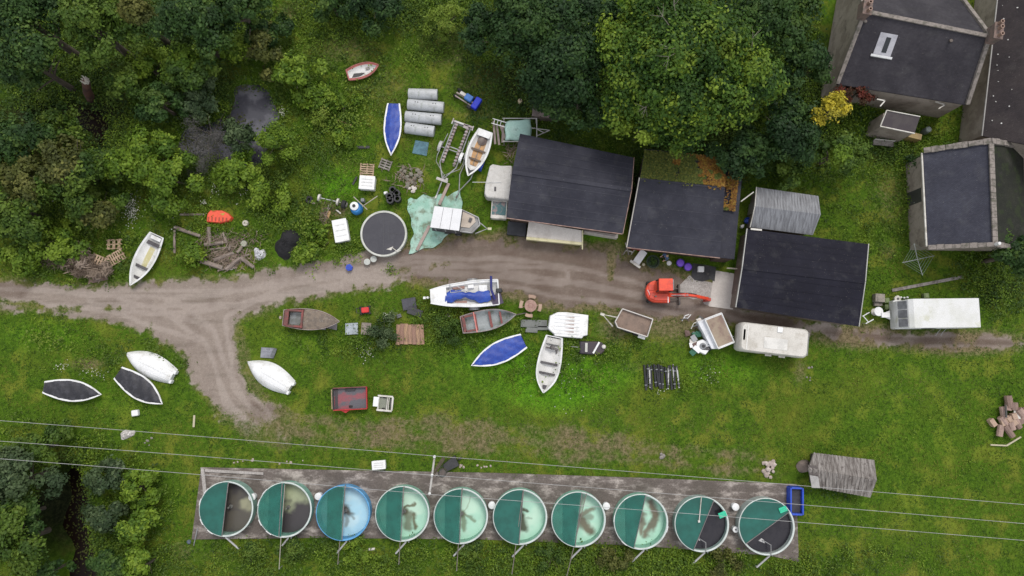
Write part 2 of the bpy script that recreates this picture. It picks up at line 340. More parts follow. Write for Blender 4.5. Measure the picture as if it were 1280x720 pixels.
# ---------------- concrete slab under the tanks
def conc(name, dark, light, stain, gr_=.45):
    m, nt, b = newmat(name)
    n1 = noise_node(nt, .35, 6); n2 = noise_node(nt, 1.1, 8, rough=.72, stretch=(.55,1.2,1)); n3 = noise_node(nt, 9, 6, rough=.8)
    c = mixc(nt, ramp(nt, n2.outputs['Fac'], .46,.66), dark, light)
    c = mixc(nt, ramp(nt, n1.outputs['Fac'], .5,.62), c, mixc(nt, .6, c, stain))
    c = mixc(nt, ramp(nt, n3.outputs['Fac'], .35,.7), mixc(nt, gr_, c, (.02,.018,.015)), c)
    nt.links.new(c, b.inputs['Base Color']); b.inputs['Roughness'].default_value = .9; bump(nt, b, n3.outputs['Fac'], .3, .02); return m
CONC = conc('stained_concrete', (.15,.125,.112), (.47,.42,.385), (.10,.083,.07))
CONCL = conc('pale_concrete', (.44,.41,.39), (.52,.49,.47), (.33,.30,.28))
def wl(pts, z=0): return [tuple(P(x, y, z)) for x, y in pts]
sl = [(252,584),(400,587),(620,591),(800,597),(995,605),(998,702),(960,694),(800,682),(600,674),(400,672),(240,674)]
o = MB().slab([(p.x, p.y, .08) for p in [P(*q) for q in sl[::-1]]], .3).build('concrete_slab', CONC); tag(o, kind='structure')
k = MB(); a, b_ = P(252,584), P(256,624); k.slab([(b_.x,b_.y,.2),(b_.x+.28,b_.y,.2),(a.x+.28,a.y-.1,.2),(a.x,a.y,.2)], .3)
a, b_ = P(256,586), P(330,590); k.slab([(a.x+.1,a.y-.22,.19),(b_.x,b_.y-.2,.19),(b_.x,b_.y,.19),(a.x+.1,a.y,.19)], .28)
o = k.build('slab_kerb', CONCL); tag(o, kind='structure')
pad = [(872,338),(896,340),(921,343),(914,386),(880,384),(872,372),(852,368),(850,352),(862,346)]
o = MB().slab([(p.x, p.y, .05) for p in [P(*q) for q in [(893,338),(923,343),(916,387),(886,383)]][::-1]], .2).build('concrete_pad', conc('clean_concrete', (.54,.50,.47), (.60,.56,.53), (.45,.41,.38), .15)); tag(o, kind='structure')
# a broken concrete apron with ragged edge beside the pad
ap = [(848,358),(856,350),(862,344),(866,347),(874,351),(884,352),(892,354),(888,383),(880,380),(876,372),(866,374),(856,370),(850,366)]
o = MB().slab([(p.x, p.y, .03) for p in [P(*q) for q in ap[::-1]]], .15).build('concrete_apron', CONCL); tag(o, kind='structure')
# ================================================================ FOLIAGE
def leafmat(name, tl=.25, rough=.6):
    m, nt, b = newmat(name)
    a = nt.nodes.new('ShaderNodeAttribute'); a.attribute_name = 'tint'
    nt.links.new(a.outputs['Color'], b.inputs['Base Color']); b.inputs['Roughness'].default_value = rough; b.inputs['Specular IOR Level'].default_value = .25
    t = nt.nodes.new('ShaderNodeBsdfTranslucent'); nt.links.new(a.outputs['Color'], t.inputs['Color'])
    mx = nt.nodes.new('ShaderNodeMixShader'); mx.inputs[0].default_value = tl
    nt.links.new(b.outputs[0], mx.inputs[1]); nt.links.new(t.outputs[0], mx.inputs[2]); nt.links.new(mx.outputs[0], nt.nodes['Material Output'].inputs['Surface'])
    return m
LEAF = leafmat('foliage'); GRASSM = leafmat('grass_blades', .3, .7)
BARK = mat('bark', (.10,.08,.06), (.06,.05,.04), rough=.9, scale=5, stretch=(1,1,.2))
def leaves(name, c, nrm, size, tint, m, parent=None, aspect=.6, jit=.6):
    """one mesh of N kite-shaped leaves: centres c, rough outward normals nrm"""
    N = len(c); n = nrm+RNG.normal(0, jit, (N, 3)); n /= np.linalg.norm(n, axis=1)[:, None]+1e-9
    r = RNG.normal(0, 1, (N, 3)); u = np.cross(n, r); u /= np.linalg.norm(u, axis=1)[:, None]+1e-9; w = np.cross(n, u)
    s = np.broadcast_to(size, (N,))[:, None]*RNG.uniform(.6, 1.3, (N, 1))
    v = np.stack([c-u*s*.5, c+w*s*.5*aspect-u*s*.05, c+u*s*.5, c-w*s*.5*aspect-u*s*.05], 1).reshape(-1, 3).astype(np.float32)
    me = bpy.data.meshes.new(name); me.vertices.add(4*N); me.vertices.foreach_set('co', v.ravel())
    me.loops.add(4*N); me.loops.foreach_set('vertex_index', np.arange(4*N, dtype=np.int32))
    me.polygons.add(N); me.polygons.foreach_set('loop_start', np.arange(0, 4*N, 4, dtype=np.int32)); me.polygons.foreach_set('loop_total', np.full(N, 4, np.int32)); me.update(calc_edges=True)
    a = me.color_attributes.new('tint', 'FLOAT_COLOR', 'POINT')
    t = np.repeat(np.concatenate([np.clip(tint, .002, .9), np.ones((N, 1))], 1), 4, 0).astype(np.float32); a.data.foreach_set('color', t.ravel())
    me.materials.append(m); o = bpy.data.objects.new(name, me); COL.objects.link(o)
    if parent is not None: o.parent = parent
    return o
PAL = {'deep': [(.012,.034,.010),(.024,.060,.015),(.046,.092,.019)], 'dark': [(.018,.046,.011),(.040,.088,.018),(.078,.132,.024)], 'mid': [(.030,.066,.010),(.070,.126,.015),(.120,.180,.024)],
       'bright': [(.055,.112,.010),(.120,.200,.016),(.190,.275,.028)], 'oak': [(.019,.054,.008),(.066,.134,.014),(.195,.275,.026)],
       'olive': [(.05,.062,.014),(.09,.105,.022),(.14,.145,.036)], 'grey': [(.03,.055,.022),(.060,.095,.038),(.095,.135,.060)],
       'yellow': [(.16,.16,.02),(.42,.36,.03),(.62,.52,.05)], 'lime': [(.09,.15,.015),(.15,.22,.025),(.20,.26,.04)],
       'red': [(.05,.03,.012),(.10,.025,.015),(.15,.03,.02)], 'dead': [(.14,.105,.08),(.25,.195,.15),(.36,.29,.24)], 'greytwig': [(.07,.072,.065),(.12,.115,.11),(.17,.16,.155)]}
def tints(pal, cl, N):
    """cl in 0..1 picks the palette; per-leaf spread on top"""
    p = np.array(PAL[pal]); x = np.clip(cl+RNG.normal(0, .09, N), 0, .999)*2; i = x.astype(int); f = (x-i)[:, None]
    return (p[i]*(1-f)+p[i+1]*f)*RNG.uniform(.8, 1.2, (N, 1))
def crown_pts(R_, hz, n, lobes, squash=.8, spread=.78, lrr=(.2,.46)):
    """clumpy crown: leaves gather in clumps sitting on the skins of several lobes"""
    rg = RNG; k = lobes; a = rg.uniform(0, 2*math.pi, k); r = np.sqrt(rg.uniform(0, 1, k))*spread*R_
    ex = rg.uniform(.78, 1.3); ea = rg.uniform(0, 3.14); lc = np.stack([r*np.cos(a)*ex, r*np.sin(a)/ex, (np.sqrt(np.clip(1-(r/R_)**2, 0, 1))-.72)*1.25*hz*rg.uniform(.6,1.1,k)], -1)
    lr = R_*rg.uniform(lrr[0], lrr[1], k); lc[0] = (0, 0, hz*.2)
    nc = max(18, n//95); li = rg.integers(0, k, nc); d = rg.normal(0, 1, (nc, 3)); d[:, 2] = np.abs(d[:, 2])*1.1-.35
    d /= np.linalg.norm(d, axis=1)[:, None]; rad = lr[li]*rg.uniform(.72, 1.08, nc)
    cc = lc[li]+d*rad[:, None]*np.array([1, 1, squash]); cb = np.clip(rg.normal(.45, .30, nc), 0, 1)
    lb = rg.normal(0, .2, k); cb = np.clip(cb+lb[li], 0, 1)
    ci = rg.integers(0, nc, n); cs = rg.uniform(.18, .46, nc)*max(.5, min(1.25, R_/4))
    g = rg.normal(0, 1, (n, 3)); c = cc[ci]+g*cs[ci][:, None]*np.array([1, 1, .7])
    nr = d[ci]*.8+g*.3; nr[:, 2] += .6
    return c, nr, cb[ci]
def tree(px, py, rpx, h, pal, n, label, name='broadleaf_tree', cat='tree', leaf=.30, lobes=12, group=None, twigs=0, accent=None, deep=.62, aspect=.6):
    zc = h*(1-deep*.5); c = P(px, py, zc); R_ = rpx*(60-zc)/900.0; hz = h*deep
    t = thing(name, label, cat, (c.x, c.y, 0), 0, group)
    low = cat in ('shrub','bush'); co, nr, cl = crown_pts(R_, hz, n, lobes+(6 if low else 2), .8, .95 if low else .80, (.12,.34) if low else (.20,.46)); co[:, 2] += zc; co[:, 2] = np.maximum(co[:, 2], .05)
    tn = tints(pal, cl, n)
    if accent:
        ap_, fx, fy, fr, = accent; sel = np.hypot(co[:, 0]-fx*R_, co[:, 1]-fy*R_) < fr*R_; tn[sel] = tints(ap_, cl[sel], int(sel.sum()))
    leaves('crown', co, nr, leaf, tn, LEAF, t, aspect)
    mb = MB(); r0 = max(.05, h*.03); top = zc+hz*.1
    mb.tube([(0,0,-.3),(.05,0,top*.5),(0,.05,top)], [r0*1.3, r0, r0*.5], 10)
    rg = random.Random(int(px*7+py))
    for i in range(6 if h > 3 else 4):
        a = rg.uniform(0, 6.28); l = R_*rg.uniform(.5,.8); z0 = top*rg.uniform(.4,.8)
        mb.tube([(0,0,z0),(math.cos(a)*l*.5, math.sin(a)*l*.5, z0+l*.35),(math.cos(a)*l, math.sin(a)*l, min(z0+l*.6, zc+hz*.3))], [r0*.5, r0*.3, r0*.1], 6)
    mb.build('trunk', BARK, t, smooth=True)
    if twigs:
        for i in range(twigs):
            tb = MB()
            a = rg.uniform(0, 6.28); rr = R_*rg.uniform(.2,.8); p = Vector((math.cos(a)*rr, math.sin(a)*rr, zc+hz*.62*math.sqrt(max(.05,1-(rr/R_)**2))))
            for j in range(3):
                b2 = a+rg.uniform(-1.3,1.3); q = p+Vector((math.cos(b2)*rg.uniform(.5,1.1), math.sin(b2)*rg.uniform(.5,1.1), rg.uniform(.0,.25)))
                tb.tube([p-Vector((math.cos(a)*.7, math.sin(a)*.7,.3)), p, q], [.022,.016,.006], 5)
            tb.build('bare_twig', mat('pale_twigs', (.24,.21,.18)), t)
    return t
# ================================================================ BUILDINGS
def roofmat(name, a, b2, moss=None, course=0, streak=False):
    m, nt, b = newmat(name)
    n1 = noise_node(nt, .35, 5); n2 = noise_node(nt, 2.2, 8, rough=.75); n3 = noise_node(nt, 1.0, 4, stretch=(3,.25,1))
    c = mixc(nt, ramp(nt, n1.outputs['Fac'], .4, .62), a, b2)
    c = mixc(nt, ramp(nt, n2.outputs['Fac'], .35,.7), mixc(nt, .16, c, (0,0,0)), c)
    if streak: c = mixc(nt, ramp(nt, n3.outputs['Fac'], .55,.75), c, mixc(nt, .22, c, (.25,.25,.27)))
    n5 = noise_node(nt, 14, 2); c = mixc(nt, ramp(nt, n5.outputs['Fac'], .70, .74), c, mixc(nt, .5, c, (.35,.33,.28)))
    n6 = noise_node(nt, .9, 3); c = mixc(nt, ramp(nt, n6.outputs['Fac'], .55, .70), c, mixc(nt, .06, c, (.22,.22,.2)))
    if moss:
        n4 = noise_node(nt, 1.1, 7, rough=.7); c = mixc(nt, ramp(nt, n4.outputs['Fac'], .52,.6), c, moss)
    if course:
        tc = nt.nodes.new('ShaderNodeTexCoord'); w = nt.nodes.new('ShaderNodeTexBrick'); w.inputs['Scale'].default_value = course
        w.inputs['Color1'].default_value = (1,1,1,1); w.inputs['Color2'].default_value = (.78,.78,.8,1); w.inputs['Mortar'].default_value = (.5,.5,.5,1); w.inputs['Mortar Size'].default_value = .025
        nt.links.new(tc.outputs['Object'], w.inputs['Vector'])
        mm = nt.nodes.new('ShaderNodeMix'); mm.data_type = 'RGBA'; mm.blend_type = 'MULTIPLY'; mm.inputs[0].default_value = 1
        nt.links.new(c, mm.inputs[6]); nt.links.new(w.outputs['Color'], mm.inputs[7]); c = mm.outputs[2]
    nt.links.new(c, b.inputs['Base Color']); b.inputs['Roughness'].default_value = .85; b.inputs['Specular IOR Level'].default_value = .2
    bump(nt, b, n2.outputs['Fac'], .2, .02); return m
FELT = roofmat('grey_roofing_felt', (.029,.030,.042), (.042,.043,.057))
FELTLAP = roofmat('felt_lap', (.038,.039,.052), (.052,.053,.068))
FELTD = roofmat('black_roofing_felt', (.012,.012,.020), (.016,.016,.026))
SLATE = roofmat('slate_roof', (.046,.043,.052), (.066,.062,.072), course=3.2)
SLATEM = roofmat('mossy_slate_roof', (.025,.027,.022), (.035,.037,.028), moss=(.03,.04,.02), course=3.2)
SLATEB = roofmat('blue_slate_roof', (.052,.054,.074), (.066,.069,.092), course=3.2)
TIMB = mat('creosoted_boards', (.085,.05,.035), (.05,.032,.024), rough=.85, scale=3, stretch=(4,4,.4))
BROWNW = mat('weathered_wall_boards', (.20,.16,.135), (.14,.11,.09), rough=.85, scale=3, stretch=(4,4,.4))
HARL = mat('harled_stone_wall', (.34,.295,.25), (.25,.21,.175), rough=.95, scale=.9, grime=(.12,.10,.08), gamt=.3, gscale=1.2, bmp=.5)
COPE = mat('stone_coping', (.25,.22,.20), (.15,.135,.12), rough=.9, scale=3, grime=(.10,.10,.07), gamt=.4, bmp=.4)
PINKB = mat('bargeboard_timber', (.36,.24,.20), (.22,.14,.12), rough=.8, scale=2)
def gable(root, e, r, roofm, wallm, over=.25, th=.12, roofm2=None, wname='wall'):
    """e: front-left, front-right, back-right, back-left eave corners; r: left and right ridge ends (all local, with z)"""
    e = [Vector(p) for p in e]; r = [Vector(p) for p in r]; cen = sum(e, Vector())/4
    def inn(p): d = Vector((cen.x-p.x, cen.y-p.y, 0)); return p+d.normalized()*over*1.3
    ei = [inn(p) for p in e]; ri = [inn(p) for p in r]
    lo = [Vector((p.x, p.y, -.1)) for p in ei]; hi = [Vector((p.x, p.y, p.z-th*.9)) for p in ei]; rt = [Vector((p.x, p.y, p.z-th*1.4)) for p in ri]
    MB().add(lo+hi+rt, [(0,1,5,4),(2,3,7,6),(1,2,6,9,5),(3,0,4,8,7),(0,3,2,1),(4,5,9,8),(6,7,8,9)]).build(wname, wallm, root)
    up = Vector((0,0,.004))
    MB().slab([e[0], e[1], r[1]+up, r[0]+up], th).build('roof', roofm, root)
    MB().slab([r[0], r[1], e[2], e[3]], th).build('roof', roofm2 or roofm, root)
    if roofm in (FELT, FELTD):
        for a0, b0, a1, b1 in ((e[0], e[1], r[0], r[1]), (e[3], e[2], r[0], r[1])):
            for k in range(1, 5):
                f = k/5+.03*math.sin(k*2.1); p, q = a0.lerp(a1, f), b0.lerp(b1, f); mb = MB(); bar(mb, p.lerp(q, .004)+Vector((0,0,.008)), p.lerp(q, .996)+Vector((0,0,.008)), .07, .018); mb.build('felt_lap', FELTLAP if roofm == FELT else FELTD, root)
        mb = MB(); bar(mb, r[0]+Vector((.02,0,.01)), r[1]+Vector((-.02,0,.01)), .32, .03); mb.build('ridge_cap', FELTLAP if roofm == FELT else FELTD, root)
def loc_(pts, c): return [Vector((p.x-c.x, p.y-c.y, p.z)) for p in pts]
def bar(mb, a, b_, w, h):
    a, b_ = Vector(a), Vector(b_); d = b_-a; L = d.length; rz = math.atan2(d.y, d.x); ry = -math.asin(d.z/L)
    mb.box(tuple((a+b_)/2), (L, w, h), rz, 0, ry); return mb
def opening(root, a, b_, t0, t1, z0, z1, kind, out, m, sub=None):
    """door or window on the wall running a->b (local), between fractions t0..t1; out = outward unit normal"""
    a, b_ = Vector((a[0],a[1],0)), Vector((b_[0],b_[1],0)); p, q = a.lerp(b_, t0), a.lerp(b_, t1); d = (q-p); L = d.length; rz = math.atan2(d.y, d.x); c = (p+q)/2+Vector(out)*.03
    o = MB().box((c.x,c.y,(z0+z1)/2), (L, .08, z1-z0), rz).build(kind, m, root)
    c2 = c+Vector(out)*.03
    if kind == 'window': MB().box((c2.x,c2.y,(z0+z1)/2), (L-.16, .04, z1-z0-.16), rz).build('pane', GLASS, o)
    else:
        c3 = c2+d.normalized()*L*.4; MB().box((c3.x,c3.y,(z0+z1)/2), (.04,.08,.14), rz).build('handle', STEEL, o)
    return o
# -- long shed A
zE, zR = 2.7, 3.5
e = [P(633,272,zE), P(778,292,zE), P(792,197,zE), P(650,167,zE)]; r = [P(640,215,zR), P(789,237,zR)]; c = (e[0]+e[2])/2; c.z = 0
A = thing('long_shed', 'long shed with a plain grey felt roof, leftmost of the row of sheds', 'shed', c)
el, rl = loc_(e, c), loc_(r, c); gable(A, el, rl, FELT, TIMB)
mb = MB(); bar(mb, el[0]+Vector((0,-.03,-.08)), el[1]+Vector((0,-.03,-.08)), .05, .2); mb.build('fascia', PINKB, A)
mb = MB(); bar(mb, el[1]+Vector((.04,0,-.06)), rl[1]+Vector((.04,0,-.06)), .05, .18); bar(mb, rl[1]+Vector((.04,0,-.06)), el[2]+Vector((.04,0,-.06)), .05, .18); mb.build('bargeboard', PINKB, A)
opening(A, (el[0]+Vector((0,.3,0)))[:], (el[1]+Vector((0,.3,0)))[:], .70, .82, 0, 2.1, 'door', (0,-1,0), OFFW)
opening(A, (el[0]+Vector((0,.3,0)))[:], (el[1]+Vector((0,.3,0)))[:], .86, .95, 1, 1.9, 'window', (0,-1,0), OFFW)
# cream lean-to box against the shed front
q = [P(661,277,1.5), P(727,288,1.5), P(727,305,1.15), P(658,298,1.15)][::-1]; cc = sum(q, Vector())/4; cc.z = 0
t = thing('lean_to_shelter', 'cream panelled lean-to shelter with a pinkish white top against the long shed front', 'lean-to', cc)
ql = loc_(q, cc); MB().slab(ql, .06).build('top_panel', mat('pinkish_white_panel', (.58,.54,.50), (.50,.46,.42), rough=.6), t)
mb = MB(); crm = mat('cream_panel', (.62,.58,.36), (.50,.46,.28), rough=.6)
f0, f1 = ql[0], ql[1]; bar(mb, (f0.x,f0.y+.05,.55), (f1.x,f1.y+.05,.55), .06, 1.06); mb.build('front_panel', crm, t)
mb = MB(); bar(mb, (f1.x+.05,f1.y-.05,.6), (ql[2].x+.05,ql[2].y,.6), .06, 1.2); mb.build('end_panel', crm, t)
mb = MB(); bar(mb, (f0.x,f0.y+.02,f0.z+.05), (f1.x,f1.y+.02,f1.z+.05), .22, .05); mb.build('front_edge', crm, t)
mb = MB(); bar(mb, (f1.x+.08,f1.y-.4,.9), (ql[2].x+.08,ql[2].y,1.55), .09, .1); mb.build('post', crm, t)
c_, rz_, L_2 = seg(730,290,772,297,.8); lone(MB().box((0,0,.45), (L_2,.10,.9)).box((0,.14,.8), (L_2,.25,.05)), 'wall_boards', mat('pinkish_white_panel', (0,0,0)), 'low pinkish white boards against the long shed wall, right of the lean-to shelter', 'boards', (c_.x,c_.y,0), rz_)
# -- shed B
zE, zR = 2.6, 3.3
e = [P(784,309,zE), P(900,322,zE), P(908,196,zE), P(806,186,zE)]; r = [P(800,222,zR), P(906,234,zR)]; c = (e[0]+e[2])/2; c.z = 0
Bs = thing('middle_shed', 'shed whose grey roof is half buried in fallen leaves, second in the row', 'shed', c)
el, rl = loc_(e, c), loc_(r, c); gable(Bs, el, rl, FELT, TIMB)
mb = MB(); bar(mb, el[0]+Vector((0,-.03,-.08)), el[1]+Vector((0,-.03,-.08)), .05, .18); mb.build('fascia', PINKB, Bs)
mb = MB(); bar(mb, el[0]+Vector((-.05,0,-.03)), rl[0]+Vector((-.05,0,-.03)), .08, .2); mb.build('gutter', mat('pale_gutter', (.40,.38,.35)), Bs)
q = [P(899,322,2.3), P(918,324,2.15), P(929,205,2.15), P(907,200,2.3)]; ql = loc_(q, c)
MB().slab(ql, .1).build('side_roof', FELT, Bs)
mb = MB(); lo = [Vector((p.x-.15,p.y,0)) for p in ql]; mb.slab([Vector((p.x,p.y,2.1)) for p in lo], 2.2); mb.build('side_wall', TIMB, Bs)
opening(Bs, (el[0]+Vector((0,.3,0)))[:], (el[1]+Vector((0,.3,0)))[:], .1, .2, 0, 2.0, 'door', (0,-1,0), REDP)
opening(Bs, (el[0]+Vector((0,.3,0)))[:], (el[1]+Vector((0,.3,0)))[:], .5, .62, 1, 1.8, 'window', (0,-1,0), OFFW)
t = lone(MB().tube([P(786,318,.0), P(782,304,2.2)], .06, 6).tube([P(783,312,1.2), P(779,318,.1)], .05, 6), 'leaning_poles', GREYW, 'grey poles leaning in the gap between the two grey-roofed sheds', 'poles')
# leaf litter on the roof (stuff)
def on_roof(n, quad, pal, dens=1.0, sz=.16):
    pts = []
    for _ in range(n):
        u, v = random.random(), random.random(); a, b_, c_, d = quad; p = a.lerp(b_, u).lerp(d.lerp(c_, u), v)
        if vnoise(np.array(p.x*1.2+50), np.array(p.y*1.2+20)) > 1-dens or random.random() < .12: pts.append(p+Vector((0,0,random.uniform(.02,.10))))
    return np.array(pts)
z = zR+.03
q1 = [P(801,222,z), P(906,233,z), P(906,196,2.72), P(806,188,2.72)]; q2 = [P(902,262,2.45), P(918,264,2.40), P(926,206,2.35), P(906,202,2.45)]
PAL['litter'] = [(.12,.055,.02),(.24,.11,.02),(.30,.20,.03)]; PAL['moss'] = [(.05,.07,.015),(.09,.12,.02),(.16,.16,.03)]
a_ = on_roof(10000, q1, 'litter', .80); a_ = np.concatenate([a_, on_roof(900, [q1[0]+(q1[0]-q1[3])*.12, q1[1]+(q1[1]-q1[2])*.15, q1[2], q1[3]], 'litter', .3)]); b2 = on_roof(1600, q2, 'litter', .6); a_ = np.concatenate([a_, b2]); n = len(a_)
fz = (fbm(a_[:,0]*.9, a_[:,1]*.9, 3)+.25*(W2P(a_[:,0], a_[:,1])[0]-855)/60)[:, None] > .50
tt = np.where(fz, tints('litter', RNG.uniform(0,1,n), n), tints('moss', RNG.uniform(0,1,n), n))
o = leaves('leaf_litter', a_, np.tile([0,0,1.0], (n,1)), .16, tt, LEAF, None, .8, .3); tag(o, 'rusty fallen leaves and moss on the back of the middle shed roof', 'leaf litter', kind='stuff')
# -- black shed D
zE, zR = 2.6, 3.3
e = [P(920,384,zE), P(1073,408,zE), P(1085,305,zE), P(934,286,zE)]; r = [P(928,334,zR), P(1081,352,zR)]; c = (e[0]+e[2])/2; c.z = 0
D = thing('black_roofed_shed', 'wide shed with a near black felt roof edged in white, beside the concrete pad', 'shed', c)
el, rl = loc_(e, c), loc_(r, c); gable(D, el, rl, FELTD, BROWNW)
mb = MB()
for a, b_ in ((el[0], rl[0]), (rl[0], el[3])): bar(mb, a+Vector((-.03,0,0)), b_+Vector((-.03,0,0)), .07, .14)
mb.build('white_edge_trim', mat('greyish_white_trim', (.42,.42,.40)), D); mb = MB()
for a, b_ in ((el[1], rl[1]), (rl[1], el[2])): bar(mb, a+Vector((.03,0,0)), b_+Vector((.03,0,0)), .06, .14)
mb.build('white_edge_trim', mat('greyish_white_trim', (.42,.42,.40)), D)
opening(D, (el[3]+Vector((.3,0,0)))[:], (el[0]+Vector((.3,0,0)))[:], .45, .8, 0, 2.3, 'door', (-1,.13,0), mat('brown_door', (.14,.09,.075), (.10,.07,.06)))
opening(D, (el[0]+Vector((0,.3,0)))[:], (el[1]+Vector((0,.3,0)))[:], .3, .42, 1, 1.8, 'window', (0,-1,0), OFFW)
# -- ridged metal shed C
zE, zR = 2.1, 2.7
e = [P(938,284,zE), P(1016,294,zE), P(1023,245,zE), P(946,234,zE)]; r = [P(944,258,zR), P(1026,268,zR)]; c = (e[0]+e[2])/2; c.z = 0
RIB = mat('ribbed_metal_sheet', (.23,.24,.26), (.15,.155,.17), rough=.5, scale=2.5, stretch=(3,.25,1), metal=.2, lo=.4, hi=.6)
Cs = thing('metal_garden_shed', 'small shed with a light grey ribbed metal roof behind the black shed', 'shed', c)
el, rl = loc_(e, c), loc_(r, c); gable(Cs, el, rl, RIB, mat('pale_brown_boards', (.25,.21,.185), (.17,.14,.12), scale=3, stretch=(4,4,.4)), th=.05)
mb = MB()
for (a0, b0, a1, b1) in ((el[0], el[1], rl[0], rl[1]), (el[3], el[2], rl[0], rl[1])):
    for i in range(22): bar(mb, a0.lerp(b0, (i+.5)/22)+Vector((0,0,.012)), a1.lerp(b1, (i+.5)/22)+Vector((0,0,.012)), .035, .03)
mb.build('roof_ribs', RIB, Cs)
mb = MB(); bar(mb, el[3]+Vector((-.03,0,-.03)), rl[0]+Vector((-.03,0,-.03)), .05, .14); bar(mb, rl[0]+Vector((-.03,0,-.03)), el[0]+Vector((-.03,0,-.03)), .05, .14); mb.build('bargeboard', OFFW, Cs)
opening(Cs, (el[3]+Vector((.28,0,0)))[:], (el[0]+Vector((.28,0,0)))[:], .3, .6, 0, 1.9, 'door', (-1,.15,0), mat('grey_door', (.30,.28,.26)))
lone(MB().tube([P(926,252,2.35), P(942,240,2.4)], .05, 6), 'downpipe', OFFW, 'short pale pipe bridging the middle shed roof and the metal shed', 'pipe')
lone(MB().box((0,0,.03), (.9,.14,.06)), 'pale_plank', OFFW, 'short pale plank between the metal shed and the black roof', 'plank', P(945,287,2.65)+Vector((0,0,.02)), R(-6))
# -- stone house E
zE, zR = 3.6, 6.6
Rw, Re = P(1080,15,zR), P(1236,45,zR); SW, SE = P(1046,105,zE), P(1208,131,zE)
NW = Vector((2*Rw.x-SW.x, 2*Rw.y-SW.y, zE)); NE = Vector((2*Re.x-SE.x, 2*Re.y-SE.y, zE)); c = (SW+NE)/2; c.z = 0
E_ = thing('stone_house', 'large stone house with a dark slate roof and a white framed skylight', 'house', c)
el, rl = loc_([SW, SE, NE, NW], c), loc_([Rw, Re], c); gable(E_, el, rl, SLATE, HARL, over=.12)
mb = MB()
for s, (a, rr, b_) in ((-1, (el[0], rl[0], el[3])), (1, (el[1], rl[1], el[2]))):
    mb = MB(); bar(mb, a+Vector((0,0,.1)), rr+Vector((0,0,.12)), .30, .22); bar(mb, rr+Vector((0,0,.12)), b_+Vector((0,0,.1)), .30, .22); mb.build('coping', COPE, E_)
mb = MB(); bar(mb, rl[0]+Vector((.2,0,.06)), rl[1]+Vector((-.2,0,.06)), .3, .12); mb.build('ridge_tiles', COPE, E_)
for k in (0, 1):
    p = rl[k]; s = -1 if k else 1
    ch = MB().box((p.x-s*.15, p.y, p.z+.35), (.6,1.2,1.0), R(-10)).box((p.x-s*.15, p.y, p.z+.9), (.7,1.3,.12), R(-10)).build('chimney', mat('chimney_stone', (.20,.14,.12), (.14,.11,.10), rough=.9, scale=3, grime=(.12,.1,.08)), E_)
    for j in (-.4, .15, .55)[:2+k]: MB().lathe([(.14,0),(.12,.4),(.15,.42),(.09,.42),(.09,.2)], 14, (p.x-s*.15+.07*j, p.y+j, p.z+.96)).build('chimney_pot', mat('clay_pot', (.26,.17,.13), (.18,.12,.10)), ch)
# skylight dormer lying in the south slope
def onslope(u, v, dz=0): return el[0].lerp(el[1], u).lerp(rl[0].lerp(rl[1], u), v)+Vector((0,0,dz))
nrm = (el[1]-el[0]).cross(rl[0]-el[0]).normalized()
fr = [onslope(.18,.49)+nrm*.10, onslope(.315,.49)+nrm*.10, onslope(.315,.79)+nrm*.10, onslope(.18,.79)+nrm*.10]
LEAD = mat('lead_white', (.46,.46,.50), (.36,.36,.40)); sk = MB().slab(fr, .14).build('skylight', LEAD, E_)
MB().slab([onslope(u, v)+nrm*.125 for u, v in ((.235,.53),(.272,.53),(.272,.74),(.235,.74))], .02).build('glass', GLASS, sk)
MB().slab([onslope(u, v)+nrm*.16 for u, v in ((.165,.46),(.33,.46),(.33,.49),(.165,.49))], .1).build('flashing', CLEANW, sk)
for u, v in ((.72,.84),(.03,.88)): 
    p = onslope(u, v)+nrm*.12; MB().lathe([(.13,0),(.13,.12),(.08,.13)], 12, tuple(p)).build('roof_vent', DKSTEEL, E_)
# porch with white trims, wall windows
pc = [P(1100,158,2.6), P(1143,167,2.6), P(1150,146,3.0), P(1108,138,3.0)]; ql = loc_(pc, c)
po = MB().slab(ql, .1).build('porch_roof', mat('porch_felt', (.045,.035,.04), (.06,.05,.05)), E_)
mb = MB(); bar(mb, ql[0]+Vector((0,0,.03)), ql[1]+Vector((0,0,.03)), .08,.1); bar(mb, ql[0]+Vector((0,0,.03)), ql[3]+Vector((0,0,.03)), .08,.1); bar(mb, ql[3]+Vector((0,0,.03)), ql[2]+Vector((0,0,.03)), .06,.08); mb.build('porch_trim', OFFW, po)
mb = MB(); w_ = [Vector((p.x*.96+sum(q_.x for q_ in ql)/4*.04, p.y*.96+sum(q_.y for q_ in ql)/4*.04, 2.45)) for p in ql]; mb.slab(w_, 2.5); mb.build('porch_wall', HARL, po)
yS = Vector((.15,1,0)).normalized()
for t0, t1 in ((.30,.42),(.62,.70),(.80,.92)): opening(E_, (el[0]+yS*.2)[:], (el[1]+yS*.2)[:], t0, t1, .9, 2.3, 'window', (.15,-.99,0), OFFW)
for hood in (((1096,124,1106,126),(1106,126,1100,133)),((1169,127,1181,131),(1181,131,1173,136))):
  mb = MB()
  for (x0,y0,x1,y1) in hood: bar(mb, loc_([P(x0,y0,3.1)], c)[0], loc_([P(x1,y1,3.1)], c)[0], .09, .1)
  mb.build('window_hood', OFFW, E_)
t = thing('garden_bench', 'dark bench with a pale slatted back below the stone house porch', 'bench', P(1101,181), R(-6))
MB().box((0,0,.42), (1.7,.4,.06)).build('seat', GREYW, t); mb = MB(); [mb.box((0,.2,.55+.1*i), (1.7,.03,.06)) for i in range(3)]; mb.build('backrest', OFFW, t)
for s in (-.75,.75): MB().box((s,0,.2), (.06,.4,.4)).build('leg', GREYW, t)
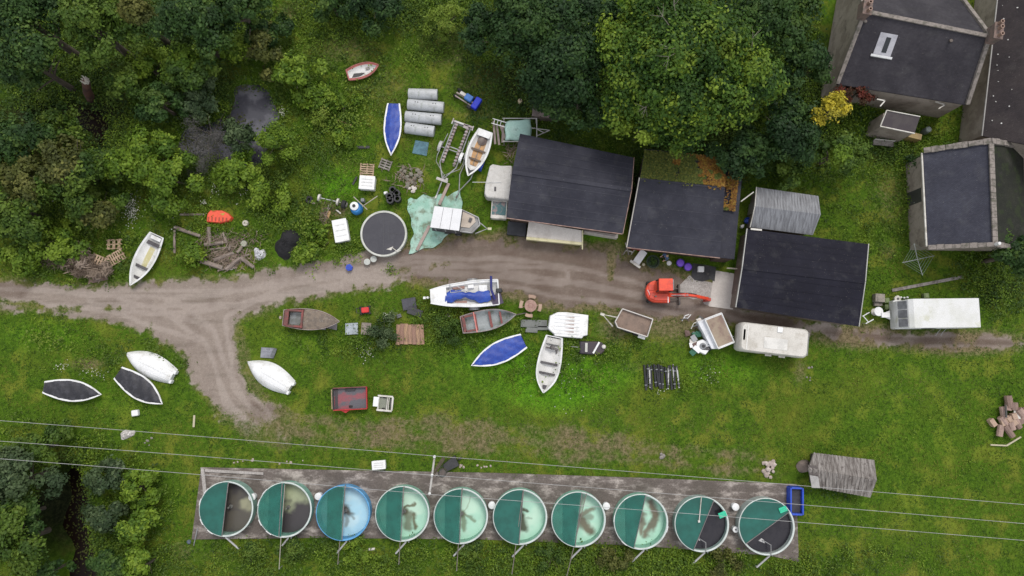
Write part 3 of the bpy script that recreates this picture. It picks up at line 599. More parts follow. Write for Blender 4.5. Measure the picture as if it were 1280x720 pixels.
lone(MB().box((0,0,.5), (1.1,.5,1.0)), 'yellow_board_box', mat('ochre_board', (.34,.25,.10), (.26,.18,.08)), 'ochre topped box standing by the porch of the stone house', 'box', P(1136,174), R(-14), bev=.02)
lone(MB().lathe([(.22,0),(.28,.5),(.25,.95),(.2,1)], 16), 'water_butt', mat('greygreen_plastic', (.15,.18,.17)), 'grey-green water butt at the corner of the stone house', 'water butt', P(1153,166), smooth=True)
# -- slate roof F on the right edge
zE, zR = 3.4, 6.4
SWf, NWf = P(1228,170,zE), P(1246,10,zE)
NWf = SWf+(NWf-SWf)*1.3; rS = P(1330,190,zR); rN = rS+(NWf-SWf); rN.z = zR; rS.z = zR
SEf = Vector((2*rS.x-SWf.x, 2*rS.y-SWf.y, zE)); NEf = SEf+(NWf-SWf); c = (SWf+NEf)/2; c.z = 0
Fh = thing('neighbouring_house', 'house at the top right edge with a plain dark roof and thin pale gutter', 'house', c)
gable(Fh, loc_([SEf, NEf, NWf, SWf], c), loc_([rS, rN], c), roofmat('dark_brown_roof', (.040,.034,.037), (.055,.046,.047), course=3), HARL, over=.15)
ql = loc_([SWf, NWf], c); mb = MB(); bar(mb, ql[0]+Vector((-.05,0,0)), ql[1]+Vector((-.05,0,0)), .09, .1); mb.build('gutter', mat('pale_gutter2', (.28,.27,.26)), Fh)
mb = MB()
for i in range(26):
    p = ql[0].lerp(ql[1], .06+.032*i+random.uniform(-.01,.01)); mb.rock((p.x+random.uniform(.2,.9)*(1 if i%3 else 2.4), p.y, p.z+.1+(.25 if i%3 else .9)), random.uniform(.03,.07), i)
mb.build('white_droppings', mat('droppings', (.6,.6,.58)), Fh)
# -- house G
zE, zR = 2.9, 5.0
SWg, NWg = P(1160,308,zE), P(1154,191,zE); rS, rN = P(1243,304,zR), P(1238,179,zR)
SEg = Vector((2*rS.x-SWg.x, 2*rS.y-SWg.y, zE)); NEg = Vector((2*rN.x-NWg.x, 2*rN.y-NWg.y, zE)); c = (SWg+NEg)/2; c.z = 0
G_ = thing('stone_outbuilding', 'stone outbuilding with a blue-grey slate slope and rough stone gable at the right', 'house', c)
g4 = loc_([NWg, SWg, SEg, NEg], c); g2 = loc_([rN, rS], c); gable(G_, g4, g2, SLATEB, HARL, over=.15, roofm2=SLATEM)
mb = MB()
for a, rr, b_ in ((g4[0], g2[0], g4[3]),):
    for p, q in ((a, rr), (rr, b_)):
        for i in range(9):
            u, v = p.lerp(q, i/9), p.lerp(q, (i+.96)/9); bar(mb, u+Vector((0,.15,.10+.03*math.sin(i*2.3))), v+Vector((0,.15,.10+.03*math.sin(i*2.3))), .42+.05*math.sin(i*1.7), .25)
mb.build('coping', COPE, G_)
mb = MB()
for p, q in ((g4[1], g2[1]), (g2[1], g4[2])):
    for i in range(8):
        u, v = p.lerp(q, i/8), p.lerp(q, (i+.96)/8); bar(mb, u+Vector((0,-.1,.05)), v+Vector((0,-.1,.05)), .36+.06*math.sin(i*1.7), .3)
mb.build('gable_coping', COPE, G_)
mb = MB()
for i in range(16): 
    p, q = g2[0].lerp(g2[1], i/16), g2[0].lerp(g2[1], (i+.95)/16); bar(mb, p+Vector((0,0,.08)), q+Vector((0,0,.08)), .38, .14)
mb.build('ridge_tiles', COPE, G_)
mb = MB(); bar(mb, g4[0]+Vector((-.1,0,-.05)), g4[1]+Vector((-.1,0,-.05)), .12, .12); mb.build('gutter', OFFW, G_)
opening(G_, (g4[0]+Vector((.2,0,0)))[:], (g4[1]+Vector((.2,0,0)))[:], .35, .5, 0, 2.1, 'door', (-1,.05,0), mat('dark_door', (.05,.05,.05)))
opening(G_, (g4[1]+Vector((0,.2,0)))[:], (g4[2]+Vector((0,.2,0)))[:], .3, .38, 1, 2.1, 'window', (0,-1,0), OFFW)
MB().lathe([(.12,0),(.12,.5)], 10, (g2[1].x, g2[1].y-.1, g2[1].z+.1)).build('flue', CLEANW, G_)
# -- field shelter under sheeting
zE = 1.3; e = [P(1015,608,zE), P(1088,622,zE), P(1093,575,zE), P(1017,566,zE)]; r = [P(1010,586,1.9), P(1096,600,1.9)]; c = (e[0]+e[2])/2; c.z = 0
t = thing('field_shelter', 'weathered grey boarded field shelter alone on the grass beside the tank slab', 'shelter', c)
SHB = mat('silvered_boards', (.27,.25,.235), (.13,.115,.105), rough=.85, scale=1.6, stretch=(3.5,.35,1), lo=.38, hi=.62, grime=(.06,.045,.04), gamt=.4)
el, rl = loc_(e, c), loc_(r, c)
gable(t, el, rl, SHB, mat('dark_boards', (.06,.05,.045)), th=.07)
mb = MB()
for (a0, b0, a1, b1) in ((el[0], el[1], rl[0], rl[1]), (el[3], el[2], rl[0], rl[1])):
    for i in range(17):
        dz = random.uniform(.005,.03); bar(mb, a0.lerp(b0, (i+.5)/17)+Vector((0,0,dz)), a1.lerp(b1, (i+.5)/17)+Vector((0,0,dz)), .25+random.uniform(-.05,.02), .03)
mb.build('roof_boards', SHB, t)
MB().slab([a+Vector((0,0,.08)) for a in (el[0]+Vector((-.05,-.1,0)), el[0].lerp(el[1],.13), rl[0].lerp(rl[1],.13).lerp(el[0].lerp(el[1],.13),.35), rl[0].lerp(el[0],.35))], .04).build('pale_sheet', mat('pale_sheet', (.42,.41,.40), (.33,.32,.31)), t)
MB().slab([a+Vector((0,0,.07)) for a in (rl[0].lerp(el[0],.30), rl[0].lerp(rl[1],.13).lerp(el[0].lerp(el[1],.13),.30), rl[0].lerp(rl[1],.13)+Vector((0,.3,-.05)), rl[0]+Vector((0,.3,-.05)))], .04).build('patch_board', mat('dark_patch', (.10,.085,.08)), t)
# ================================================================ FISH TANKS
def tankfloor(r, z, spec):
    """polar disc whose stain colours are worked out per vertex: silt swept in arms round the centre drain"""
    base, brown, pale, mode, seed, amt = spec; nr_, na = 46, 132
    rr = np.linspace(0, r, nr_)[:, None]*np.ones(na); aa = (np.linspace(0, 2*np.pi, na, endpoint=False))[None, :]*np.ones((nr_, 1))
    X, Y = rr*np.cos(aa), rr*np.sin(aa); q = rr/r; o = seed*9.7
    arms = (fbm(np.cos(aa+q*.9)*1.0+X*.35+o, np.sin(aa+q*.9)*1.0+Y*.35+o*1.3, 3)-.5)*2; fine = fbm(X*1.6+o, Y*1.6-o, 4); soft = fbm(X*.7-o, Y*.7+o, 3)
    base, brown, pale = (np.array(k) for k in (base, brown, pale)); c = base*(.88+.24*fine[..., None])
    def mx(c, f, k): return c*(1-f[..., None])+k*f[..., None]
    if mode == 'arms':
        wx, wy = X/r+(fbm(X*1.1+o, Y*1.1, 4)-.5)*.34, Y/r+(fbm(X*1.1, Y*1.1+o, 4)-.5)*.34; dark_ = np.zeros(X.shape)
        c = mx(c, sstep(.46,.60,soft)*.45*sstep(1.,.5,q), base*.55+np.array((.42,.42,.36)))
        for (x0,y0,x1,y1,w_,k_) in STROKES[seed]:
            dx, dy = x1-x0, y1-y0; t_ = np.clip(((wx-x0)*dx+(wy-y0)*dy)/(dx*dx+dy*dy+1e-6), 0, 1); d_ = np.hypot(wx-x0-t_*dx, wy-y0-t_*dy)
            dark_ = np.maximum(dark_, k_*sstep(w_*1.5, w_*.35, d_+(fine-.5)*w_))
        c = mx(c, np.clip(dark_, 0, 1)*.95, brown*(.55+.6*fine[..., None])); c = mx(c, sstep(.22,.06,q+(fine-.5)*.12)*.8, brown*.5)
    elif mode == 'wedge':
        w_ = sstep(.55, .15, np.abs(np.angle(np.exp(1j*(aa-.15))))+(fine-.5)*.4)*sstep(.2,.5,q); c = mx(c, w_*.8, pale)
        c = mx(c, sstep(.45,.62,soft)*.7, brown)
    elif mode == 'band':
        w_ = sstep(.0, .45, Y/r+(fine-.5)*.5+arms*.25); c = mx(c, w_*.85, pale*(.8+.4*fine[..., None])); c = mx(c, sstep(.32,.1,q+(fine-.5)*.3)*.5, pale)
    vs = [(0,0,z)]+[(float(X[i,j]), float(Y[i,j]), z) for i in range(1, nr_) for j in range(na)]
    fs = [(0, 1+j, 1+(j+1)%na) for j in range(na)]+[(1+i*na+j, 1+(i+1)*na+j, 1+(i+1)*na+(j+1)%na, 1+i*na+(j+1)%na) for i in range(nr_-2) for j in range(na)]
    me = bpy.data.meshes.new('tank_floor'); me.from_pydata(vs, [], fs); me.update(); at_ = me.color_attributes.new('tint', 'FLOAT_COLOR', 'POINT')
    col = np.concatenate([c[0, :1], c[1:].reshape(-1, 3)], 0); col = np.concatenate([np.clip(col, .004, .8), np.ones((len(col), 1))], 1); at_.data.foreach_set('color', col.astype(np.float32).ravel())
    me.materials.append(STAINED); o_ = bpy.data.objects.new('tank_floor', me); COL.objects.link(o_); return o_
STAINED, nt, b = newmat('stained_tank_floor'); a = nt.nodes.new('ShaderNodeAttribute'); a.attribute_name = 'tint'; nt.links.new(a.outputs['Color'], b.inputs['Base Color']); b.inputs['Roughness'].default_value = .35
STROKES = {3: [(0,.12,.12,-.1,.16,.9),(0,-.1,-.02,-.55,.09,.6),(.1,-.05,.3,-.35,.05,.5)],
 4: [(.05,.1,.45,.36,.06,.9),(.18,-.15,.16,-.62,.17,.8),(.34,-.12,.52,-.52,.10,.95)], 5: [(.02,0,.06,-.72,.10,.75),(.12,-.05,.55,-.30,.07,.7),(.05,.15,.34,.62,.04,.4)],
 6: [(.05,.12,.32,.14,.07,1),(.1,-.1,.2,-.55,.16,1),(.1,-.1,.5,-.2,.04,.4)], 7: [(.1,.1,.62,.34,.11,.85),(.15,-.1,.5,-.58,.18,.95),(.08,.25,.2,.72,.10,.6),(.3,0,.5,0,.15,.6)],
 8: [(.1,.15,.18,-.55,.13,.9),(.42,.66,.66,.05,.16,1),(.66,.05,.3,-.6,.17,.95),(-.1,.3,.1,.2,.08,.5)]}
MODES = ['wedge','band','arms','arms','arms','arms','arms','arms']
def netmat(name, c, alpha):
    m, nt, b = newmat(name); n = noise_node(nt, .9, 5); cc = mixc(nt, ramp(nt, n.outputs['Fac'], .35,.65), c, tuple(k*.72 for k in c)); nt.links.new(cc, b.inputs['Base Color']); b.inputs['Roughness'].default_value = .7
    b.inputs['Alpha'].default_value = alpha; return m
NETS = netmat('dark_green_net', (.012,.115,.092), .90); NETM = netmat('sheer_green_net', (.030,.20,.155), .50); NETADD = netmat('added_green_net', (.012,.135,.105), .72)
def half_net(r, ang, off, n=48, z=1.11):
    """part of a disc of radius r on the far side of a chord (direction ang, offset off towards +normal keeps that side)"""
    d = Vector((math.cos(ang), math.sin(ang))); nn_ = Vector((-d.y, d.x)); h = math.sqrt(r*r-off*off); a0 = math.atan2(off, h); pts = []
    for i in range(n+1):
        a = a0+(math.pi-2*a0)*i/n; p = d*(r*math.cos(a))+nn_*(r*math.sin(a)); pts.append((p.x, p.y))
    return pts, d*h+nn_*off, -d*h+nn_*off
GRN = (.26,.52,.40); GRNL = (.40,.66,.53)
TANKS = [ # cx, cy, rpx, net chord angle(deg), offset, wall colour, floor base, brown, amount, dark patch, label, pole
 (283,636,33,85,.05,(.26,.42,.36),(.055,.050,.050),(.10,.09,.07),.4,(.34,.34,.22),'grey floored tank at the left end of the row, half under green net',None,'S'),
 (356,637,33,88,.30,(.20,.42,.34),(.050,.045,.048),(.03,.03,.03),.5,(.36,.40,.25),'green tank with dark water and a pale pole laid across, second from left',(356,606,350,710),'M'),
 (429,641,33,88,-.05,(.10,.34,.62),(.36,.60,.72),(.10,.08,.055),.55,None,'blue-rimmed tank with a pale blue inside',(432,606,423,704),'M'),
 (503,642,33,88,.0,GRN,GRNL,(.12,.10,.04),.6,None,'mint tank with olive brown streaks, between the blue-rimmed tank and the cleaner mint one',(505,608,499,704),'M'),
 (576,645,33,88,.0,GRN,GRNL,(.16,.17,.08),.35,None,'mint tank nearly clean inside, just right of the utility pole crossarm',(578,610,571,712),'M'),
 (650,646,33,85,-.1,GRN,GRNL,(.07,.08,.04),.45,None,'mint tank with a black smear beside its drain, sixth from left',(654,613,640,716),'S'),
 (723,649,33,82,.0,GRN,GRNL,(.15,.105,.06),.8,None,'mint tank with a brown wedge of silt, seventh from left',(733,617,708,720),'M'),
 (801,652,33,76,.1,GRN,GRNL,(.15,.11,.07),1.05,None,'mint tank with the broadest brown silt and torn net, eighth from left',None,'M'),
 (877,655,33,66,-.15,(.30,.42,.38),(.022,.02,.026),(.03,.028,.03),.1,None,'dark-lined tank with a steeply cut green net, second from right',None,'S'),
 (958,658,34,35,-.1,(.36,.42,.40),(.022,.02,.026),(.03,.028,.03),.1,None,'dark-lined tank at the right end beside the blue frame',None,'S')]
for i, (cx, cy, rp, ang, off, wc, fb, bw, am, dk, lb, pole, nk) in enumerate(TANKS):
    hz = 1.1; c = P(cx, cy, hz); r = rp*(60-hz)/900; c.z = .084
    t = thing('fish_tank', lb, 'fish tank', c, 0, 'round fish tanks in a row on the concrete slab')
    wm_ = mat('tank_wall_%d' % i, wc, tuple(k*.8 for k in wc), rough=.45, scale=2, grime=tuple(k*.45 for k in wc), gamt=.3)
    MB().lathe([(r-.05,0),(r-.05,hz-.06),(r-.12,hz-.06),(r-.14,.06),(r-.14,0)], 64, closed=True).build('tank_wall', wm_, t, smooth=True)
    MB().lathe([(r-.125,hz-.06),(r,hz-.06),(r+.01,hz-.02),(r-.02,hz),(r-.06,hz),(r-.10,hz-.03)], 64, closed=True).build('rim', wm_ if i == 2 else mat('pale_rim', (.56,.62,.60), (.45,.50,.48)), t, smooth=True)
    dark = i > 7
    if dark: MB().cyl((0,0,.6), r-.12, .03, 64).build('water', mat('black_tank_water', (.014,.013,.019), (.022,.02,.026), rough=.25), t)
    else: tankfloor(r-.13, .06, (fb, bw, dk or (.50,.52,.38), MODES[i], i+1, am)).parent = t
    if not dark:
        mb = MB(); mb.cyl((0,0,.06), .16, .1, 16).cyl((0,0,.16), .07, .5, 12); mb.build('drain', mat('drain_grey', (.16,.16,.15), (.08,.08,.08)), t)
    else:
        mb = MB(); mb.tube([(.25,-r+.05,1.14),(.25,-1.4,1.2),(-.1,-1.2,1.0),(-.25,-1.15,.72)], .04, 8); mb.build('inlet_pipe', STEEL, t, smooth=True)
        mb = MB(); mb.prism([(-.55,-1.2),(-.3,-1.0),(-.1,-1.15),(-.05,-1.4),(-.3,-1.3)], .632, .65); mb.build('splash', mat('white_froth', (.5,.5,.5)), t)
    pts, e0, e1 = half_net(r-.06, R(ang), off)
    MB().prism(pts, hz+.005, hz+.02).build('net_cover', NETS if nk == 'S' else NETM, t)
    MB().tube([(e0.x,e0.y,hz+.05),(e1.x,e1.y,hz+.05)], .035, 6).build('net_bar', mat('bar_grey', (.15,.14,.14), (.22,.2,.2)), t)
    if nk == 'M':
        y_ = [p for p in pts]; rr_ = r-.07; x_l = -.60*rr_; h_ = math.sqrt(rr_**2-x_l**2); a_l = math.degrees(math.atan2(h_, x_l))
        in_ = [(rr_*math.cos(R(a)), rr_*math.sin(R(a))) for a in np.linspace(a_l, ang+3, 12)]+[(rr_*math.cos(R(a)), rr_*math.sin(R(a))) for a in np.linspace(ang-180-3, -a_l, 12)]
        MB().prism(in_, hz+.024, hz+.034).build('added_dark_net', NETADD, t)  # added layer darkens the middle so the outer crescent looks like lit wall
    if pole:
        a, b_ = P(pole[0], pole[1], hz+.2)-c, P(pole[2], pole[3], .7)-c; a.z, b_.z = hz+.11, hz-.25
        MB().tube([a, a.lerp(b_, .66)+Vector((0,0,.06)), b_], .032, 6).build('cross_pole', mat('pole_pale' if i == 1 else 'pole_brown', (.36,.33,.28) if i == 1 else (.20,.17,.15)), t)
        MB().tube([(b_.x,b_.y,b_.z), (b_.x,b_.y,0)], .04, 6).build('support_post', STEEL, t)
    # outlet pipe at the south foot
    s = 1 if i == 0 else -1
    a = Vector((.25 if i else -.05,-r+.02,.75)); b_ = Vector((a.x+s*.85, a.y-1.15, .25))
    MB().tube([a+Vector((0,.04,0)), a+Vector((0,-.15,0)), b_], .075, 8).tube([b_, b_+Vector((0,0,-.3))], .06, 8).build('outlet_pipe', mat('pipe_white', (.55,.56,.56), (.40,.40,.40)), t, smooth=True)
    MB().box((a.x+.25,-r-.05,.45), (.07,.2,.7)).build('valve', STEEL, t)
    if i in (7, 0, 1):
        mb = MB()
        for a_ in (2.3, 2.75, 3.5, 4.0) if i < 2 else (1.2,2.0,2.9,3.9,5.9):
            a2 = R(math.degrees(a_)); mb.tube([((r)*math.cos(a2+.0+k*.08), (r)*math.sin(a2+k*.08), hz+.03) for k in range(4)], .035, 5)
        mb.build('rim_clips', CLEANW, t)
    if i in (8, 9):
        a2 = R(25 if i == 8 else 46); p = ((r-.35)*math.cos(a2), (r-.35)*math.sin(a2))
        tt = lone(MB().box((0,0,.06), (.62,.42,.12)).box((0,0,.14), (.5,.1,.05)), 'feeder_tray', mat('bright_green_plastic', (.03,.50,.30), (.03,.42,.25)), 'bright green tray on the rim of the dark-lined tank '+('left of' if i == 8 else 'beside')+(' the end one' if i == 8 else ' the blue frame'), 'tray', (c.x+p[0], c.y+p[1], hz+.10), R(22), bev=.02)
        if i == 8: o_ = MB().tube([(.0,r-.02,hz+.06),(-.25,.25,hz+.14)], .04, 6).box((-.25,.25,hz+.1),(.16,.16,.12)).build('feed_arm', OFFW, t)
for (x, y, lb) in [(318,620,'white lidded drum between the first and second tanks from the left'),(400,619,'white lidded drum between the dark-water tank and the blue-rimmed tank'),(615,630,'white lidded drum between the fifth and sixth tanks from left'),(757,631,'white lidded drum between the seventh and eighth tanks from left'),(917,632,'larger white drum between the two dark-lined tanks'),(917,660,'small open-topped white pot below the larger drum between the dark-lined tanks')]:
    rr = .27 if y != 660 else .22
    t = thing('feed_drum', lb, 'drum', P(x, y, .084), 0, 'white drums between the tanks')
    MB().lathe([(rr-.02,0),(rr,.1),(rr,.5)], 20).build('drum_body', CLEANW, t, smooth=True); MB().lathe([(rr+.02,.5),(rr+.02,.56),(rr-.06,.59)], 20).build('lid', CLEANW, t, smooth=True)
    if y == 660: MB().cyl((0,0,.585), .07, .02, 12).build('opening', BLACK, t)
# blue frame at slab end
t = thing('blue_crate', 'open blue framed bin with a dark inside at the right end of the slab', 'bin', P(991,624), R(-2))
mb = MB(); 
for (x,y,w,d) in ((-.48,0,.12,2.1),(.48,0,.12,2.1),(0,1.03,.84,.14),(0,-1.03,.84,.14)): mb.box((x,y,.45), (w,d,.9))
mb.build('bin_frame', BLUEP, t, bev=.02); MB().box((0,0,.3), (.83,1.9,.5)).build('bin_contents', mat('dark_wet_net', (.035,.035,.05), (.02,.02,.03), bmp=.5), t)
# ================================================================ POWER LINE
hP = 8.0; top = P(540.5,594,hP)
t = thing('utility_pole', 'wooden utility pole with a pale crossarm standing above the tank slab', 'utility pole', (top.x, top.y, 0))
MB().tube([(0,0,-.2),(0,0,hP)], [.17,.12], 12).build('pole', mat('pole_wood', (.16,.13,.10), (.10,.08,.06)), t)
a, b_ = P(543.5,569,hP+.1)-top, P(537,618,hP+.1)-top; a.z = b_.z = hP+.1
mb = MB(); bar(mb, a*1.0, b_, .13, .12); mb.build('crossarm', mat('crossarm_pale', (.40,.39,.37), (.32,.30,.28)), t)
for k in (.03,.5,.97):
    p = a.lerp(b_, k); MB().lathe([(.05,0),(.1,.05),(.06,.12),(.1,.17),(.04,.25)], 12, (p.x,p.y,hP+.16)).build('insulator', CLEANW, t, smooth=True)
MB().lathe([(.3,0),(.3,.8),(.2,.9)], 18, (.55,-.1,hP-2.2)).build('transformer', DKSTEEL, t, smooth=True)
WIRE = mat('aluminium_wire', (.40,.40,.40), (.34,.34,.34), rough=.5)
for lb, l, mid, r_ in (('northernmost of the three overhead wires',(-60,522),(543,570),(1340,637)),('middle one of the three overhead wires',(-60,548),(540,594),(1340,661)),('southernmost of the three overhead wires',(-60,570),(537,618),(1340,682))):
    pts = []; a, m_, b_ = P(l[0],l[1],hP+.42), P(mid[0],mid[1],hP+.42), P(r_[0],r_[1],hP+.42)
    a = m_+(a-m_)*1.3; b_ = m_+(b_-m_)*1.3
    for k in range(13): p = a.lerp(m_, k/12); p.z -= .5*math.sin(math.pi*k/12); pts.append(p)
    for k in range(1, 17): p = m_.lerp(b_, k/16); p.z -= .6*math.sin(math.pi*k/16); pts.append(p)
    o = MB().tube(pts, .015, 5).build('power_wire', WIRE); tag(o, lb, 'power line', 'overhead wires')
t = thing('tipped_barrow', 'black tipped barrow frame lying at the foot of the utility pole', 'barrow', P(563,580), R(30))
MB().slab([(-.6,-.35,.5),(.6,-.45,.35),(.7,.45,.35),(-.5,.3,.5)], .3).build('tray', BLACK, t, bev=.04); MB().tube([(-.5,-.2,.3),(-1.5,-.3,.1)], .03).tube([(-.5,.2,.3),(-1.5,.2,.1)], .03).build('handles', DKSTEEL, t)
MB().lathe([(.2,-.05),(.2,.05)], 16, (.9,0,.2), 'Y').build('wheel', RUBBER, t)
# ================================================================ BOATS
def hullw(t, tw, mx=.4, p=2.3):
    return tw+(1-tw)*math.sin(math.pi/2*t/mx) if t < mx else max(0, 1-((t-mx)/(1-mx))**p)
def sstep1(t): t = min(1, max(0, (t-.35)/.4)); return t*t*(3-2*t)
def hull(L, B, Hh, tw=.75, mx=.4, p=2.3, thick=.05, flat=.5, rise=.25, inner=True, keel=.10, ns=26, nc=13, bow_rake=.12, dz=0, bw0=0):
    """open hull: stern at -L/2, bow at +L/2. returns (outer MB, inner MB, sheer points port, starboard)"""
    def sec(t, inset):
        b_ = max(.012, B/2*(bw0*sstep1(t)+(1-bw0*sstep1(t))*hullw(t, tw, mx, p))-inset); zs = Hh*(1+rise*max(0,(t-.35)/.65)**2); zk = keel*Hh+Hh*.75*max(0,(t-.72)/.28)**2.4+inset*1.1
        x = -L/2+L*t; row = []
        for k in range(nc):
            s = -1+2*k/(nc-1); y = b_*math.copysign(abs(s)**.72, s); z = zk+(zs-zk)*abs(s)**(2.6-flat)
            row.append((x-bow_rake*L*(1-abs(s))*max(0,(t-.8)/.2)*.6, y, z+dz))
        return row
    def skin(inset, t0, t1):
        rows = [sec(t0+(t1-t0)*i/(ns-1), inset) for i in range(ns)]; vs = [v for r_ in rows for v in r_]
        return rows, vs, [(i*nc+k, (i+1)*nc+k, (i+1)*nc+k+1, i*nc+k+1) for i in range(ns-1) for k in range(nc-1)]
    ro, vo, fo = skin(0, 0, 1); out = MB().add(vo, fo)
    inn_ = MB()
    if inner:
        ri, vi, fi = skin(thick, .012, .975); inn_.add(vi, [f[::-1] for f in fi]); 
        tr = ri[0]; inn_.add(tr, [tuple(range(nc))[::-1]])
        lip = [ro[i][0] for i in range(ns)]+[ri[i][0] for i in range(ns)]; out.add(lip, [(i, i+1, ns+i+1, ns+i) for i in range(ns-1)])
        lip = [ro[i][-1] for i in range(ns)]+[ri[i][-1] for i in range(ns)]; out.add(lip, [(i+1, i, ns+i, ns+i+1) for i in range(ns-1)])
    out.add(ro[0], [tuple(range(nc))])
    if bw0: out.add(ro[-1], [tuple(range(nc))[::-1]])
    return out, inn_, [r_[0] for r_ in ro], [r_[-1] for r_ in ro]
def gunwale(pa, pb, r, stern=True, sq=1):
    mb = MB(); mb.tube([Vector(p)+Vector((0,0,.01)) for p in pa], r, 6).tube([Vector(p)+Vector((0,0,.01)) for p in pb], r, 6)
    if stern: mb.tube([pa[0], pb[0]], r*1.3, 6)
    return mb
def place(sx, sy, bx, by, z=.6):
    c, rz, L = seg(sx, sy, bx, by, z); return c, rz, L
INW = mat('boat_inside_white', (.68,.68,.67), (.60,.60,.58), rough=.6, grime=(.40,.38,.32), gamt=.1, gscale=2)
def halfb(x, L, B, tw, mx=.4, p=2.3): return B/2*hullw(min(1,max(0,x/L+.5)), tw, mx, p)
def boat(name, label, cat, sx, sy, bx, by, bw, h=.62, z=.6, group=None, hm=None, im=None, gm=None, tw=.75, thwarts=(), thm=None, lift=0, mx=.4, p=2.3, gr=.03, thick=.05, tail=True):
    c, rz, L = place(sx, sy, bx, by, z+lift); B = bw*(60-z-lift)/900
    t = thing(name, label, cat, (c.x, c.y, 0), rz, group)
    o, i_, pa, pb = hull(L, B, h, tw, mx, p, thick=thick, dz=lift)
    o.build('hull', hm or WHITE, t, smooth=True); i_.build('hull_lining', im or INW, t, smooth=True)
    gunwale(pa, pb, gr).build('gunwale', gm or hm or CLEANW, t, smooth=True)
    for x, w in thwarts:
        xx = x*L; hb = halfb(xx, L, B, tw, mx, p)-thick
        MB().box((xx,0,lift+h*.72), (w,2*hb*.93,.04)).build('thwart', thm or GREYW, t, bev=.01)
    return t, L, B, pa, pb
YFL = mat('yellowed_floor', (.50,.46,.24), (.58,.56,.44), rough=.6, scale=1.5)
CHAR = mat('charcoal_seat', (.09,.085,.09), (.06,.055,.06), rough=.7)
# 1 white rowing boat
t, L, B, pa, pb = boat('rowing_boat', 'white rowing boat with a yellowed floor and three dark thwarts, beside the broken pallets', 'boat', 196,294,164,357, 27, thwarts=((-.33,.32),(.13,.24),(.33,.22)), thm=CHAR, tw=.72, thick=.13)
MB().box((-.08*L,0,.2), (L*.38,B*.55,.05)).build('floor_boards', YFL, t, bev=.02); MB().box((-.44*L,0,.50), (.3,B*.5,.05)).build('stern_seat', CLEANW, t, bev=.01)
# 2,3 dark covered, white gunwales
def covered(label, sx, sy, bx, by, bw, cm, hm, group=None, tw=.6, crown=.12, lift=0, mx=.45, p=2.0, ribs=0, inset=.12, gr=.06, name='covered_boat', h=.6):
    c, rz, L = place(sx, sy, bx, by, .65); B = bw*(60-.65)/900
    t = thing(name, label, 'boat', (c.x, c.y, 0), rz, group)
    o, i_, pa, pb = hull(L, B, h, tw, mx, p, inner=False, dz=lift); o.build('hull', hm, t, smooth=True)
    n, m_ = 26, 11; vs = []
    for i in range(n):
        u = .01+.97*i/(n-1); hb = max(.02, B/2*hullw(u, tw, mx, p)-inset); zs = h*(1+.25*max(0,(u-.35)/.65)**2)+lift
        for k in range(m_):
            s = -1+2*k/(m_-1); vs.append((-L/2+L*u, hb*s, zs+.03+crown*(1-abs(s)**1.6)*math.sin(math.pi*min(1,max(.08,u)))**.5+.026*math.sin(i*1.1+k*.9)+.018*math.sin(i*2.9-k*1.7)+ (ribs*.03 if k in (3,7) else 0)))
    fs = [(i*m_+k, (i+1)*m_+k, (i+1)*m_+k+1, i*m_+k+1) for i in range(n-1) for k in range(m_-1)]
    mb = MB().add(vs, fs); ring = [i*m_ for i in range(n)]+[(n-1)*m_+k for k in range(1, m_)]+[i*m_+m_-1 for i in range(n-2, -1, -1)]+[k for k in range(m_-2, 0, -1)]
    base = len(mb.v); mb.v += [(mb.v[j][0], mb.v[j][1], mb.v[j][2]-.08) for j in ring]; N = len(ring)
    mb.f += [(ring[j], ring[(j+1)%N], base+(j+1)%N, base+j) for j in range(N)]
    mb.build('cover', cm, t, smooth=True); 
    wl_, wr_ = [], []
    gm = MB()
    for side in (pa, pb):
        vv = []; sg = -1 if side is pa else 1
        for i, q in enumerate(side):
            u = i/(len(side)-1); hb = abs(q[1]); vv += [(q[0], sg*hb, q[2]-.03), (q[0], sg*max(0,hb-inset-.02), q[2]-.03), (q[0], sg*max(0,hb-inset-.02), q[2]+.035), (q[0], sg*hb, q[2]+.035)]
        ns = len(side); gm.add(vv, [(4*i+k, 4*i+4+k, 4*i+4+(k+1)%4, 4*i+(k+1)%4) for i in range(ns-1) for k in range(4)])
    gm.build('gunwale', CLEANW, t); return t, L, B
covered('black covered boat with a white gunwale lying alone, leftmost of the boats', 54,484,128,493, 27, DKTARP, CLEANW, tw=.55)
covered('black covered boat with a white gunwale tucked against the white upturned hull', 147,466,204,505, 29, DKTARP, CLEANW, tw=.62)
t, L, B = covered('blue covered boat standing upright between the pontoon floats and the weeds', 492,129,489,195, 23, BLUET, CLEANW, tw=.72, ribs=1)
t, L, B = covered('blue covered boat lying on the grass above the white outboard boat, ridged cover', 655,426,589,457, 28, BLUET, CLEANW, tw=.70, ribs=1, mx=.42)
# 4,5 upturned hulls
def upturned(label, sx, sy, bx, by, bw, m):
    c, rz, L = place(sx, sy, bx, by, .4); B = bw*(60-.4)/900
    t = thing('upturned_hull', label, 'boat', (c.x, c.y, 0), rz)
    o, i_, pa, pb = hull(L, B, .62, .62, .45, 2.0, inner=False, rise=.1); o.v = [(v[0], v[1], .72-v[2]) for v in o.v]; o.f = [f[::-1] for f in o.f]
    o.build('hull', m, t, smooth=True)
    MB().tube([(-L/2+.1,0,.67),(0,0,.675),(L*.34,0,.60)], .035, 6).build('keel', m, t)
    mb = MB()
    for s in (-1,1): mb.tube([(-L/2+.2,s*B*.2,.60),(0,s*B*.24,.60),(L*.3,s*B*.14,.54)], .02, 5)
    mb.build('strakes', m, t)
    for s in (-1,1): MB().box((-L/2-.05,s*B*.2,.35), (.2,.3,.5)).build('transom_corner', m, t, bev=.04)
    return t
upturned('smooth white upturned hull beside the black covered boat left of the track', 216,471,154,441, 31, CLEANW)
